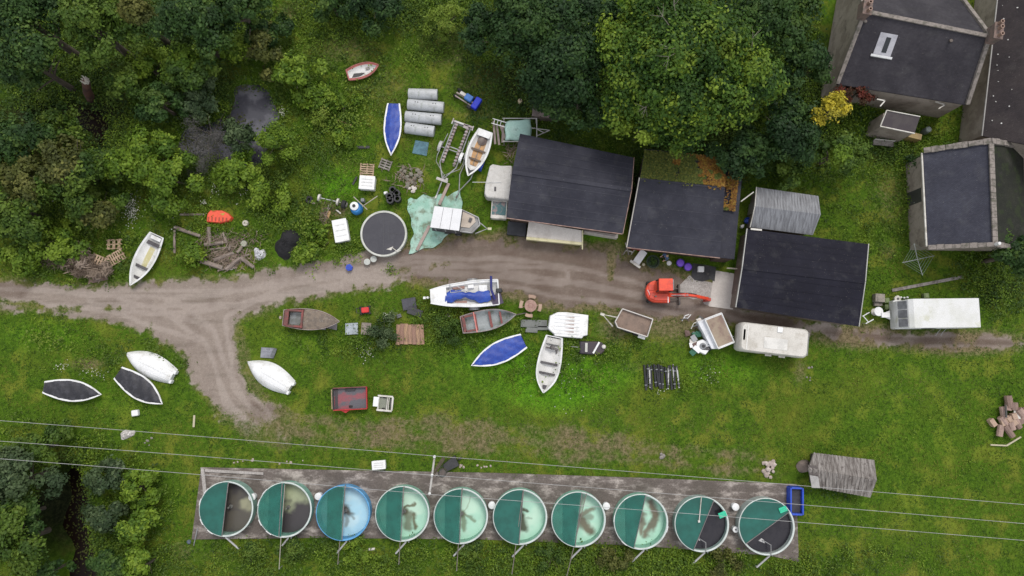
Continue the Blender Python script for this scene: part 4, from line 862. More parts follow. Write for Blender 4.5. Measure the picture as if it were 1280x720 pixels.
upturned('smooth white upturned hull alone inside the bend of the track', 363,485,307,452, 31, CLEANW)
# 6 wooden wreck with red cockpit
OLDW = mat('peeling_deck', (.20,.16,.125), (.14,.115,.095), rough=.85, scale=2.5, grime=(.30,.28,.25), gamt=.3)
t, L, B, pa, pb = boat('wooden_wreck', 'derelict wooden boat with a faded red cockpit at the edge of the track', 'boat', 354,397,425,402, 26, hm=DULLRED, im=OLDW, gm=mat('chalky_wood', (.36,.32,.29), (.25,.2,.18)), tw=.75, z=.8, h=.8)
n = 14; vs = []; 
for i in range(n):
    u = .36+.62*i/(n-1); hb = max(.02, halfb(-L/2+u*L, L, B, .75)-.05); zs = .8*(1+.25*max(0,(u-.35)/.65)**2)
    for k in range(7): s = -1+k/3; vs.append((-L/2+L*u, hb*s, zs+.02+.10*(1-s*s)))
mb = MB().add(vs, [(i*7+k, (i+1)*7+k, (i+1)*7+k+1, i*7+k+1) for i in range(n-1) for k in range(6)]); mb.build('deck', OLDW, t, smooth=True)
mb = MB(); mb.box((-.16*L,0,.92), (.16,B*.88,.22)).box((-.44*L,0,.88), (.35,B*.72,.12)).box((-.30*L,B*.38,.9), (L*.28,.16,.14)).box((-.30*L,-B*.38,.9), (L*.28,.16,.14)); mb.build('cockpit_coaming', DULLRED, t, bev=.02)
MB().box((-.30*L,0,.35), (L*.22,B*.6,.05)).build('cockpit_floor', mat('rain_water', (.16,.17,.16), (.25,.27,.28), rough=.3), t)
for (x0,y0,sx_,sy_,rz_,lb) in ((399,409,1.1,.42,R(-4),'grey board leaning on the starboard side of the derelict wooden boat, nearest the cockpit'),(414,407,1.0,.65,R(-12),'grey board leaning on the starboard side of the derelict wooden boat, nearest the bow')):
    lone(MB().box((0,0,.02), (sx_,sy_,.04), 0, R(35)), 'grey_board', mat('slate_board', (.19,.17,.185), (.13,.12,.13)), lb, 'board', P(x0,y0,.45), rz_)
# 8 faded red and grey boat
t, L, B, pa, pb = boat('decayed_dinghy', 'worn grey boat with red thwarts and red stern box below the motor boat', 'boat', 577,406,645,393, 26, hm=mat('grey_hull', (.36,.35,.34), (.24,.22,.22)), im=mat('grey_blue_inside', (.30,.33,.34), (.20,.22,.22), grime=(.10,.12,.07), gamt=.45, gscale=1), gm=mat('greyed_rail', (.30,.27,.26), (.22,.15,.14)), thwarts=((-.23,.12),(.03,.2),(.22,.16)), thm=DULLRED, tw=.82, z=.7, lift=.25)
mb = MB(); mb.box((-.455*L,0,.82), (.26,B*.8,.06)).box((-.36*L,B*.36,.82), (.8,.18,.06)).box((-.36*L,-B*.36,.82), (.8,.18,.06)); mb.build('stern_box', DULLRED, t, bev=.02)
MB().box((-.25*L,0,.9), (.09,B*.98,.07)).build('stern_rail', mat('salmon_rail', (.60,.20,.17), (.45,.14,.12)), t)
MB().tube([(.45*L,0,.35),(L*.68,0,.3)], .05, 6).build('trailer_tongue', DKSTEEL, t); MB().box((-.05*L,0,.18), (.6,B*.7,.14)).build('cradle', DKSTEEL, t)
# 10 white boat with outboard
t, L, B, pa, pb = boat('outboard_boat', 'white boat with a grey outboard engine inside, bow pointing down the field', 'boat', 693,421,679,491, 29, thwarts=((-.02,.2),(.16,.2)), thm=CHAR, tw=.72, thick=.11, p=2.6, mx=.5)
MB().prism([(.36*L,-.2),(.43*L,-.1),(.43*L,.1),(.36*L,.2)][::-1], .62, .66).build('bow_plate', CHAR, t)
mb = MB().lathe([(.14,0),(.2,.1),(.2,.3),(.12,.4)], 16, (-.31*L,.0,.45)).box((-.29*L,0,.5), (.14,1.05,.16)).tube([(-.31*L,.3,.5),(-.22*L,.45,.35)], .06); mb.build('outboard_engine', mat('engine_grey', (.13,.12,.12), (.08,.07,.07)), t, smooth=True)
mb = MB().box((-.42*L,0,.5), (.5,B*.6,.05)).box((-.45*L,-.2,.56), (.2,.15,.1)); mb.build('stern_locker', mat('stained_white', (.40,.39,.36), (.52,.52,.5)), t, bev=.02)
# 12 open boat on a trailer
t, L, B, pa, pb = boat('open_boat', 'white open boat with varnished orange floor boards and a dark foredeck, on a road trailer', 'boat', 607,163,585,220, 27, thwarts=((-.08,.18),(.12,.16)), thm=mat('dark_thwart', (.10,.07,.05)), tw=.70, thick=.13, z=.7, lift=.4, h=.6)
MB().box((-.04*L,0,.66), (L*.56,B*.62,.05)).build('floor_boards', mat('varnished_boards', (.50,.26,.08), (.34,.20,.09), rough=.4, scale=4, lo=.35, hi=.6), t, bev=.02)
MB().box((-.06*L,0,.70), (L*.56,.06,.05)).build('keelson', GREYW, t)
MB().prism([(.30*L,-B*.28),(.45*L,-B*.10),(.45*L,B*.10),(.30*L,B*.28),(.37*L,0)], 1.02, 1.06).build('foredeck', BLACK, t)
MB().box((-.43*L,0,1.0), (.55,B*.62,.06)).build('stern_deck', CLEANW, t, bev=.02)
MB().lathe([(.38,0),(.42,.1),(.2,.3),(.05,.33)], 16, (-.30*L,0,.66)).build('engine_cover', mat('brown_cover', (.13,.10,.09), (.20,.17,.15)), t, smooth=True)
c, rz, TL = seg(601,176,571,246,.3); t = thing('road_trailer', 'narrow road trailer under the white open boat, tongue resting on the mint sheet', 'trailer', (c.x,c.y,0), rz)
mb = MB(); mb.tube([(-TL*.4,-.5,.38),(TL*.15,-.5,.38),(TL*.4,0,.36),(TL*.5,0,.36)], .05).tube([(-TL*.4,.5,.38),(TL*.15,.5,.38),(TL*.4,0,.36)], .05).tube([(-TL*.4,-.5,.38),(-TL*.4,.5,.38)], .05).tube([(-.6,-.85,.3),(-.6,.85,.3)], .045); mb.build('frame', STEEL, t)
def wheel(parent, x, y, r=.3, w=.2, rimm=STEEL):
    o = MB().lathe([(r*.55,-w/2),(r*.95,-w/2),(r,-w*.3),(r,w*.3),(r*.95,w/2),(r*.55,w/2)], 24, (x,y,r), 'Y', closed=True).build('wheel', RUBBER, parent, smooth=True)
    MB().lathe([(r*.56,-w*.35),(r*.56,w*.35)], 20, (x,y,r), 'Y').build('rim', rimm, o)
def guard(parent, x, y, r=.36, w=.26, m=STEEL):
    mb = MB(); pts = [(x+r*1.25*math.cos(a), r+r*1.15*math.sin(a)) for a in [math.pi*k/8 for k in range(9)]]
    for (x0,z0),(x1,z1) in zip(pts[:-1], pts[1:]): bar(mb, (x0,y,z0), (x1,y,z1), w, .03)
    mb.build('mudguard', m, parent)
for s in (-1,1): wheel(t, -.6, s*.95); guard(t, -.6, s*.95, m=CLEANW if s < 0 else BLUEP)
MB().tube([(TL*.45,0,.3),(TL*.45,0,0)], .05).box((TL*.5,0,.36), (.24,.12,.1)).build('jockey_leg', DKSTEEL, t)
# 13 dinghy
t, L, B, pa, pb = boat('small_dinghy', 'small dinghy with a dusty red rim and white inside, alone in rough grass', 'boat', 434,93,473,81, 20, hm=mat('dusty_red_hull', (.36,.09,.08), (.28,.08,.07), rough=.6), gm=mat('dusty_red_rail', (.38,.12,.11), (.30,.10,.09)), h=.45, tw=.72, thick=.18, p=2.6, gr=.05)
MB().prism([(-.42*L,-.36),(-.2*L,-.42),(.02*L,-.2),(-.3*L,.0)], .30, .38).build('dark_puddle', mat('dark_puddle', (.05,.05,.05), rough=.2), t); MB().box((.15*L,.1,.36), (.35,.2,.06)).build('seat', GREYW, t)
# 7 speedboat on trailer
c, rz, L = seg(623,365,538,371,1.1); B = 33*58.9/900
c2 = c.copy(); t = thing('speedboat', 'white motor boat with a crumpled blue tarpaulin inside, on a trailer', 'boat', (c.x,c.y,0), rz)
o, i_, pa, pb = hull(L, B, .75, .95, .30, 2.0, thick=.2, rise=.1, dz=.42, bow_rake=.0, bw0=.5); o.build('hull', WHITE, t, smooth=True); i_.build('hull_lining', INW, t, smooth=True)
gunwale(pa, pb, .05).build('gunwale', CLEANW, t, smooth=True)
n = 9; vs = []
for i in range(n):
    u = .76+.235*i/(n-1); hb = max(.02, B/2*(.5+.5*hullw(u, .95, .30, 2.0))-.05); zs = .75*(1+.1*max(0,(u-.35)/.65)**2)+.44
    for k in range(7): s = -1+k/3; vs.append((-L/2+L*u, hb*s, zs+.14*(1-s*s)))
MB().add(vs, [(i*7+k, (i+1)*7+k, (i+1)*7+k+1, i*7+k+1) for i in range(n-1) for k in range(6)]).build('foredeck', CLEANW, t, smooth=True)
mb = MB(); vs = []; n, m_ = 30, 6
for i in range(n):
    u = i/(n-1); x = -.38*L+u*.66*L; yc = .16+.16*math.sin(u*6.2+.4); w = .36+.12*math.sin(u*9)+.05*math.sin(u*31)
    for k in range(m_): s = -1+2*k/(m_-1); vs.append((x+.03*math.sin(i*2.3+k), yc+w*s, 1.24+.16*(1-s*s)+.035*math.sin(i*1.9+k*2.1)))
fs = [(i*m_+k, (i+1)*m_+k, (i+1)*m_+k+1, i*m_+k+1) for i in range(n-1) for k in range(m_-1)]
b0 = len(vs); vs2 = vs+[(v[0], v[1], v[2]-.12) for v in vs]; fs2 = fs+[tuple(j+b0 for j in f[::-1]) for f in fs]+[(i*m_+m_-1, (i+1)*m_+m_-1, b0+(i+1)*m_+m_-1, b0+i*m_+m_-1) for i in range(n-1)]+[((i+1)*m_, i*m_, b0+i*m_, b0+(i+1)*m_) for i in range(n-1)]+[(k, k+1, b0+k+1, b0+k) for k in range(m_-1)]
tp = MB().add(vs2, fs2).build('tarpaulin', BLUET, None, smooth=True); tp.name = 'crumpled_tarpaulin'; tp.location = (c.x,c.y,0); tp.rotation_euler = (0,0,rz); tag(tp, 'crumpled bright blue tarpaulin lying inside the white motor boat', 'tarpaulin')
mb = MB().box((.06*L,B*.33,.98), (1.0,.4,.1)).box((.08*L,-B*.30,1.0), (1.0,.34,.08)); mb.build('bench_seat', mat('brown_seat', (.30,.17,.14), (.24,.14,.12)), t, bev=.03)
mb = MB().box((.0,-B*.1,.9), (L*.6,B*.5,.04)); mb.build('deck_floor', INW, t)
mb = MB().box((-.28*L,-B*.1,1.0), (.7,.9,.3)).box((-.1*L,-B*.28,1.02), (.5,.3,.25)); mb.build('console', CLEANW, t, bev=.05)
mb = MB(); mb.tube([(.2*L,-.2,1.35),(.2*L,-.95,1.35)], .03).tube([(.2*L,-.2,1.35),(-.1*L,-.25,1.4)], .03).tube([(.1*L,-.7,1.25),(-.05*L,-.15,1.3)], .03); mb.build('canopy_frame', STEEL, t)
mb = MB(); mb.tube([(-.41*L,-1.3,1.5),(-.40*L,-.2,1.62),(-.44*L,.6,1.4)], .10, 8); mb.build('rolled_cover', mat('navy_cover', (.015,.02,.16), (.02,.02,.10)), t, smooth=True)
MB().box((-.47*L,.62,1.15), (.9,.9,.10), R(14)).build('stern_tarp', mat('dark_plum_sheet', (.05,.035,.07), (.07,.05,.09), bmp=.5), t, bev=.03)
mb = MB().box((-.51*L,-.1,1.2), (.5,.36,.42)).box((-.535*L,-.1,.7), (.3,.2,.9)); mb.build('outboard_engine', BLACK, t, bev=.08)
c = c2; TLc = L; t = thing('galvanised_trailer', 'galvanised trailer carrying the white motor boat with the blue tarpaulin', 'trailer', (c.x,c.y,0), rz)
mb = MB(); mb.tube([(-L*.45,-.6,.42),(L*.2,-.6,.42),(L*.52,0,.42),(L*.60,0,.42)], .05).tube([(-L*.45,.6,.42),(L*.2,.6,.42),(L*.52,0,.42)], .05).tube([(-.7,-1.15,.33),(-.7,1.15,.33)], .05); mb.build('frame', STEEL, t)
for s in (-1,1): wheel(t, -.7, s*1.18); guard(t, -.7, s*1.18)
MB().box((L*.60,0,.5), (.2,.2,.2)).lathe([(.1,0),(.1,.5)], 8, (L*.55,.0,.2)).build('hitch', CLEANW, t)
# ================================================================ TRAILERS
c, rz, L = seg(580,153,545,246,.5); t = thing('boat_trailer', 'empty steel boat trailer with rows of rollers between the float pontoons and the open boat', 'trailer', (c.x,c.y,0), rz)
mb = MB(); W = .72; x1 = L*.08
for s in (-1,1): mb.tube([(-L*.47,s*W,.5),(x1,s*W,.5),(L*.27,0,.48)], .06)
mb.tube([(L*.2,0,.48),(L*.5,0,.45)], .06); mb.tube([(-L*.45,-W*1.2,.5),(-L*.45,W*1.2,.5)], .06); mb.tube([(-L*.15,-W,.5),(-L*.15,W,.5)], .05); mb.tube([(-L*.12,-1.15,.34),(-L*.12,1.15,.34)], .05)
for s in (-1,1): mb.tube([(-L*.3,s*.95,.5),(0,s*1.15,.5),(x1,s*1.05,.5),(L*.2,.1*s,.5)], .03)
mb.build('frame', STEEL, t)
ROLL = mat('roller_plastic', (.40,.36,.36), (.20,.16,.16), rough=.7)
for s in (-1,1):
    mb = MB()
    for i in range(12): mb.lathe([(.05,-.13),(.09,-.11),(.07,0),(.09,.11),(.05,.13)], 10, (-L*.43+i*L*.043, s*.50, .68), 'Y')
    mb.build('roller_row', ROLL, t); mb = MB(); bar(mb, (-L*.46,s*.50,.58), (L*.07,s*.50,.58), .16, .07); mb.build('roller_rail', mat('pinkish_rail', (.34,.24,.24), (.25,.2,.2)), t)
mb = MB().box((-L*.47,0,.62), (.14,1.9,.14)).box((-L*.46,.9,.62), (.4,.1,.1)).box((-L*.46,-.9,.7), (.5,.08,.1)).box((-L*.45,.3,.66), (.3,.4,.06)); mb.build('light_board', mat('white_board', (.55,.55,.55), (.35,.3,.3)), t)
for s in (-1,1): wheel(t, -L*.12, s*1.2, .3, .22, CLEANW); guard(t, -L*.12, s*1.2, m=mat('pale_guard', (.50,.50,.50)))
mb = MB().box((L*.28,0,.6), (.22,1.0,.12)).box((L*.26,.35,.62), (.3,.2,.1)).tube([(L*.4,0,.5),(L*.4,0,0)], .05); mb.build('winch_post', mat('pale_winch', (.50,.48,.46)), t); MB().box((L*.5,0,.46), (.26,.12,.12)).build('hitch', OFFW, t)
# box trailer with brown floor
def poly_trailer(name, label, pts, z, floor, wall, tongue, wheels, cat='trailer', wh=.45):
    w = [P(x, y, z) for x, y in pts]; c = sum(w, Vector())/len(w); ang = seg(*tongue[0], *tongue[1], .4)[1]
    t = thing(name, label, cat, (c.x,c.y,0), 0); l = [Vector((p.x-c.x, p.y-c.y)) for p in w]
    mb = MB(); mb.prism([tuple(p*.985) for p in l], z-wh, z-wh+.05); mb.build('floor', floor, t)
    mb = MB(); n = len(l)
    for i in range(n): a, b_ = l[i], l[(i+1)%n]; d=(b_-a).normalized()*.03; bar(mb, (a.x-d.x,a.y-d.y,z-wh/2), (b_.x+d.x,b_.y+d.y,z-wh/2), .06, wh)
    mb.build('side_boards', wall, t)
    mb = MB()
    for i in range(n): a, b_ = l[i], l[(i+1)%n]; mb.tube([(a.x,a.y,z+.02),(b_.x,b_.y,z+.02)], .05, 6)
    mb.build('top_rail', mat('pale_rail', (.60,.57,.54), (.48,.45,.42)), t)
    return t, c
PLY = mat('brown_ply_floor', (.23,.165,.13), (.17,.125,.10), rough=.8, scale=.9, grime=(.10,.07,.055), gamt=.3)
t, c = poly_trailer('box_trailer', 'open box trailer with a brown floor and pointed front, standing beside the track', [(769,402),(778,386),(816,399),(809,421),(772,409)], 1.15, PLY, mat('grey_aluminium', (.34,.34,.33), (.26,.26,.26), metal=.3), ((752,392),(770,398)), None, wh=.25)
a, b_ = P(753,393,.5)-c, P(772,397,.5)-c; q = P(766,408,.5)-c; mb = MB().tube([(b_.x,b_.y,.5),(a.x,a.y,.5),(q.x,q.y,.5)], .07, 6).box((a.x,a.y,.52), (.35,.2,.16), R(-20)); mb.build('drawbar', OFFW, t)
mb = MB(); l = [P(x,y,.9)-c for x, y in [(768,403),(777,388),(813,400),(807,421),(772,410)]]; mb.prism([(p.x,p.y) for p in l], .5, .9, 1.0); mb.build('chassis', mat('chassis_grey', (.20,.20,.20), (.12,.12,.12)), t)
d = seg(772,409,809,421,.3)[1]; rt = bpy.data.objects.new('running_gear', None)
for x, y in ((784,414),(795,418)): 
    p = P(x, y, .3)-c
    for q2 in (0, 1):
        pp = p if q2 == 0 else p+Vector((math.cos(d+math.pi/2), math.sin(d+math.pi/2), 0))*1.6
        o = MB().lathe([(.17,-.1),(.29,-.1),(.31,-.06),(.31,.06),(.29,.1),(.17,.1)], 20, (0,0,.31), 'Y', closed=True).build('wheel', RUBBER, t, smooth=True); o.location = (pp.x, pp.y, 0); o.rotation_euler = (0,0,d)
        MB().lathe([(.17,-.07),(.17,.07)], 16, (0,0,.31), 'Y').build('rim', STEEL, o)
bpy.data.objects.remove(rt)
p = P(802,421,.7)-c; mb = MB().box((p.x,p.y,.7), (.6,.3,.3), d); mb.build('toolbox', CLEANW, t, bev=.03)
# tipped box body
w = [P(872,402,1.0), P(881,399,1.35), P(902,391,1.35), P(918,428,1.35), P(898,436,1.35), P(890,436,1.0)]
c = sum(w, Vector())/6; t = thing('van_body_box', 'white insulated box body with a brown stained top beside the caravan', 'box body', (c.x,c.y,0)); l = [p-c for p in w]
MB().prism([(l[i].x, l[i].y) for i in (1,2,3,4)], 0, 1.3).build('body', CLEANW, t); MB().prism([(l[i].x, l[i].y) for i in (0,1,4,5)], 0, .98).build('side_flap', mat('bright_panel', (.70,.72,.76)), t)
MB().prism([(l[i].x*.90+sum(l[j].x for j in (1,2,3,4))/40, l[i].y*.90+sum(l[j].y for j in (1,2,3,4))/40) for i in (1,2,3,4)], 1.3, 1.325).build('stained_top', mat('stained_brown_top', (.33,.27,.20), (.22,.15,.125), rough=.8, scale=.6, grime=(.11,.06,.055), gamt=.4, gscale=.8), t)
mb = MB(); k = [1,2,3,4]
for i in range(4): a, b_ = l[k[i]], l[k[(i+1)%4]]; mb.tube([(a.x,a.y,1.33),(b_.x,b_.y,1.33)], .045, 6)
mb.build('edge_trim', CLEANW, t)
# red trailer box
c, rz, L = seg(416,499,458,497,.8); t = thing('red_trailer', 'red open trailer box with a worn pink and grey floor, beside the small white cart', 'trailer', (c.x,c.y,0), rz); W = 1.75
MB().box((0,0,.42), (L,W,.08)).build('floor', mat('worn_pink_floor', (.24,.075,.09), (.10,.10,.115), rough=.7, scale=.6, lo=.42, hi=.56, stretch=(1,2,1)), t)
mb = MB().box((0,-W/2-.03,.55), (L,.07,.42)).box((L/2,0,.58), (.06,W,.36)); mb.build('red_side', mat('bright_red_side', (.46,.02,.025), (.36,.02,.02), grime=(.2,.04,.04), gamt=.3), t)
mb = MB().box((0,W/2,.58), (L*1.02,.07,.36)); mb.build('rear_side', DULLRED, t); mb = MB().box((-L/2,0,.58), (.06,W,.36)).box((-L/2+.22,0,.48), (.22,W*.9,.05)); mb.build('tailgate', mat('dark_gate', (.05,.045,.05)), t)
MB().tube([(-L/2-.08,-W*.45,.80),(-L/2-.1,W*.45,.78)], .035).build('tan_strap', PALEW, t); MB().prism([(-.9,-W/2-.05),(-.4,-W/2-.3),(0,-W/2-.05)], .3, .6).build('hitch', mat('bright_red_side', (0,0,0)), t); MB().box((0,W*.40,.52), (.8,.22,.12)).build('black_tray', BLACK, t)
for s in (-1,1): wheel(t, 0, s*(W/2-.2), .26, .18)
# white cart
c, rz, L = seg(468,503,491,505,.5); t = thing('garden_cart', 'small white slatted cart standing right of the red trailer', 'cart', (c.x,c.y,0), rz)
mb = MB(); 
for (x,y,w_,d_) in ((.1,.58,1.25,.14),(.1,-.58,1.25,.16),(.72,0,.14,1.1),(.3,0,.07,1.0),(.42,0,.06,1.0),(-.42,0,.1,1.0)): mb.box((x,y,.5), (w_,d_,.16))
mb.build('frame', OFFW, t, bev=.02); MB().box((-.62,.08,.62), (.42,.78,.14)).build('seat_box', CLEANW, t, bev=.03); MB().box((-.05,0,.34), (.66,.95,.04)).build('floor_pan', mat('grey_green_pan', (.22,.24,.19), (.16,.17,.14)), t)
MB().box((.58,0,.38), (.16,.9,.05)).build('tray', CHAR, t)
for s in (-1,1): wheel(t, .0, s*.45, .2, .12)
# caravan
c, rz, L = seg(924,420,1009,430,1.9); W = 2.35
t = thing('white_caravan', 'dirty white touring caravan parked against the front of the black-roofed shed', 'caravan', (c.x,c.y,0), rz)
CARV = mat('caravan_roof', (.58,.56,.52), (.50,.48,.44), rough=.55, scale=.5, grime=(.40,.37,.32), gamt=.5, gscale=1.0)
def rrect(L, W, r, n=5):
    o = []
    for cx, cy, a0 in ((L/2-r,W/2-r,0),(-L/2+r,W/2-r,90),(-L/2+r,-W/2+r,180),(L/2-r,-W/2+r,270)):
        for k in range(n+1): a = R(a0+90*k/n); o.append((cx+r*math.cos(a), cy+r*math.sin(a)))
    return o
def loftp(mb, rings):
    n = len(rings[0][0]); vs = []; 
    for poly, z in rings: vs += [(p[0], p[1], z) for p in poly]
    fs = [(i*n+k, i*n+(k+1)%n, (i+1)*n+(k+1)%n, (i+1)*n+k) for i in range(len(rings)-1) for k in range(n)]
    fs += [tuple(range(n))[::-1], tuple(range((len(rings)-1)*n, len(rings)*n))]; return mb.add(vs, fs)
loftp(MB(), [(rrect(L*.97,W*.96,.3),.4),(rrect(L,W,.32),.9),(rrect(L,W,.34),1.8),(rrect(L*.985,W*.975,.36),2.1),(rrect(L*.95,W*.9,.4),2.24)]).build('body', CARV, t, smooth=True)
mb = MB().box((-L*.40,0,2.25), (.1,W*.86,.05)); mb.build('roof_seam', mat('bright_seam', (.66,.65,.62)), t, bev=.02); MB().box((.1,-.3,2.25), (1.9,.9,.04)).build('roof_panel', mat('bright_seam', (0,0,0)), t, bev=.02)
MB().box((-L*.445,.15,2.20), (.16,.85,.08)).build('front_window', GLASS, t); MB().box((.35,.85,2.28), (.42,.42,.1)).build('roof_hatch', CLEANW, t, bev=.03)
for x in (-.3,1.2): MB().box((x,-W/2,1.3), (.9,.05,.6)).build('window', GLASS, t)
mb = MB().tube([(L/2+.0,-.95,1.9),(L/2+.16,-.9,1.7),(L/2+.16,.9,1.7),(L/2,.95,1.9)], .03); mb.build('grab_rail', STEEL, t); 
for x in (-.2,.9): MB().box((x,-W/2-.08,1.6), (.5,.14,.08)).build('awning_lamp', OFFW, t)
for s in (-1,1): wheel(t, .1, s*(W/2-.2), .33, .22)
mb = MB().tube([(-L/2,0,.45),(-L/2-.9,0,.45)], .05); mb.build('drawbar', STEEL, t)
# horse-box style motorhome
c, rz, L = seg(1129,392,1224,391,2.6); W = 2.35
t = thing('white_motorhome', 'long white vehicle with a front row of dark windscreens, parked on the thin right-hand track', 'motorhome', (c.x,c.y,0), rz)
loftp(MB(), [(rrect(L*.985,W,.12),.45),(rrect(L*.985,W,.12),1.1)]).build('lower_body', WHITE, t)
x0 = -L/2; mb = MB()
sec_ = [(x0,1.1),(x0+.05,1.5),(x0+.5,2.5),(x0+.8,2.72),(L/2,2.72),(L/2,1.1)]
vs = [(x, -W/2+ (.12 if x < x0+.2 else 0), z) for x, z in sec_]+[(x, W/2-(.12 if x < x0+.2 else 0), z) for x, z in sec_]; n = len(sec_)
mb.add(vs, [tuple(range(n)), tuple(range(n, 2*n))[::-1]]+[(i, n+i, n+(i+1)%n, (i+1)%n) for i in range(n)]); mb.build('body', mat('motorhome_white', (.66,.67,.67), (.58,.59,.56), rough=.5, scale=.4, grime=(.46,.47,.34), gamt=.45, gscale=.6), t, bev=.06)
for y in (-.72,0,.72):
    o = MB(); a, b_ = Vector((x0+.10,y,1.68)), Vector((x0+.44,y,2.42)); bar(o, a, b_, .62, .05); o.build('windscreen', mat('screen_glass', (.24,.25,.27), (.16,.165,.18), rough=.25), t)
mb = MB().tube([(x0,-.3,.6),(x0-.85,.0,.6),(x0,.3,.6)], .09).box((x0-.45,0,.72), (.7,.42,.2)); mb.build('front_step', CLEANW, t, bev=.03)
for x in (-.25*L,.28*L):
    for s in (-1,1): wheel(t, x, s*(W/2-.15), .36, .24)
for x in (.15*L,.22*L): MB().tube([(x,-W/2,.9),(x-.05,-W/2-.3,.5),(x-.15,-W/2-.55,.35)], .03).build('side_bracket', STEEL, t)
MB().box((L/2+.03,-.9,.8), (.1,.5,.3)).build('rear_lamp', OFFW, t)
MB().box((-.1*L,-W/2-.01,1.8), (.9,.04,.6)).build('side_window', GLASS, t)
# cream trailer cabin on the mint sheet
c, rz, L0 = seg(541,271,600,277,1.8); zt = 2.0
t = thing('sales_trailer', 'trailer with a white three-panel roof and a boat-shaped open front, parked on the mint sheet', 'trailer', (c.x,c.y,0))
rf = [P(537.5,284,zt), P(574,288.5,zt), P(578,261.5,zt), P(543,257.5,zt)]; l = [p-c for p in rf]
for p in l: p.z = zt
for i in range(3):
    u0, u1 = i/3+.006, (i+1)/3-.006; MB().slab([l[0].lerp(l[1],u0), l[0].lerp(l[1],u1), l[3].lerp(l[2],u1), l[3].lerp(l[2],u0)], .06).build('roof_panel', mat('bright_roof_panel', (.70,.71,.73), (.66,.67,.69)), t)
MB().prism([(p.x*.97+l[0].x*0, p.y*.97) for p in l], .45, 1.93).build('cabin', mat('dark_cabin', (.09,.095,.10), (.06,.06,.065)), t)
for u in (.15,.5,.85):
    q = l[0].lerp(l[1], u)*.985; MB().box((q.x,q.y,1.25), (.08,.08,1.3), R(-7)).build('window_post', mat('grey_post', (.35,.35,.36)), t)
q0, q1 = l[0]*.985, l[1]*.985; mb = MB(); bar(mb, (q0.x,q0.y,.65), (q1.x,q1.y,.65), .08, .4); mb.build('side_skirt', CHAR, t)
dk = [P(573,289,1.1), P(590,291,1.1), P(600,281,1.1), P(598,272,1.1), P(577,262,1.1)]; l2 = [p-c for p in dk]
MB().prism([(p.x,p.y) for p in l2], .5, 1.0).build('front_deck', mat('grey_front_body', (.27,.27,.27), (.2,.2,.2)), t)
MB().prism([(p.x*.78+.22*l2[4].x*.5+.22*l2[0].x*.5, p.y*.74+.26*(l2[4].y+l2[3].y)/2) for p in l2], 1.0, 1.08).build('beige_deck', mat('beige_deck', (.50,.43,.36), (.42,.36,.30)), t)
mb = MB()
for i in range(4): a, b_ = l2[i], l2[i+1]; mb.tube([(a.x,a.y,1.15),(b_.x,b_.y,1.15)], .045, 6); mb.tube([(a.x,a.y,1.15),(a.x,a.y,.6)], .03, 5)
mb.build('deck_rail', STEEL, t); q = P(588,275,1.1)-c; MB().box((q.x,q.y,1.14), (.24,.34,.12), R(-20)).build('deck_hatch', CHAR, t)
a, b_, d_ = P(597,276,.5)-c, P(609,286,.5)-c, P(594,292,.5)-c; MB().tube([(a.x,a.y,.5),(b_.x,b_.y,.5),(d_.x,d_.y,.5)], .06, 6).build('drawbar', STEEL, t); MB().box((b_.x+.2,b_.y,.5), (.32,.2,.14)).build('hitch', mat('cream_hitch', (.60,.58,.40)), t)
for (x,y) in ((560,291),(573,293)):
    q = P(x,y,.25)-c; o = MB().lathe([(.16,-.09),(.28,-.09),(.29,.0),(.28,.09),(.16,.09)], 20, (0,0,.29), 'Y', closed=True).build('wheel', RUBBER, t, smooth=True); o.location = (q.x,q.y,0); o.rotation_euler=(0,0,R(-6)); MB().lathe([(.17,-.07),(.17,.07)], 14, (0,0,.29), 'Y').build('rim', STEEL, o)
# ribbed white shell
c, rz, L = seg(685,404,736,407,.7); W = 2.0
t = thing('ribbed_shell', 'white ribbed shell with brown streaks and clipped corners, at the stern of the outboard boat', 'boat shell', (c.x,c.y,0), rz)
pl = [(-L/2,-.45),(-L/2+.5,-.85),(-L/2+.6,-1.05),(L/2-.45,-1.1),(L/2-.35,-.9),(L/2,-.8),(L/2,.9),(-.2,1.05),(-L/2+.75,1.0),(-L/2+.1,.65)]
MB().prism(pl, .1, .62, .96).build('shell', CLEANW, t, bev=.05)
mb = MB()
for i in range(6): y = -.75+.3*i; mb.box((.0-.1,y,.64), (L*.62,.10,.06))
mb.build('ribs', CLEANW, t, bev=.02)
mb = MB()
for i in range(5): y = -.60+.3*i; mb.prism([(-.35,y),(.45,y-.06),(.5,y),(.45,y+.06)], .623, .628)
mb.build('rust_streaks', mat('brown_streak', (.30,.22,.20), (.45,.40,.37)), t)
mb = MB().tube([(-L/2-.9,0.1,.2),(-L/2,.1,.2)], .05); 
# grey planks left of the shell
for (x0,y0,x1,y1,w_,lb) in ((651,404,684,405,.62,'widest dark grey plank left of the ribbed white shell'),(657,412,672,413,.42,'short dark grey plank below the widest one, left of the ribbed shell'),(672,410,686,410,.34,'light grey plank touching the ribbed white shell')):
    c, rz, L = seg(x0,y0,x1,y1,.15); lone(MB().box((0,0,.1), (L,w_,.2)), 'grey_plank', mat('greenish_grey_board', (.17,.18,.17), (.12,.125,.12), rough=.8), lb, 'plank', (c.x,c.y,0), rz, bev=.02)
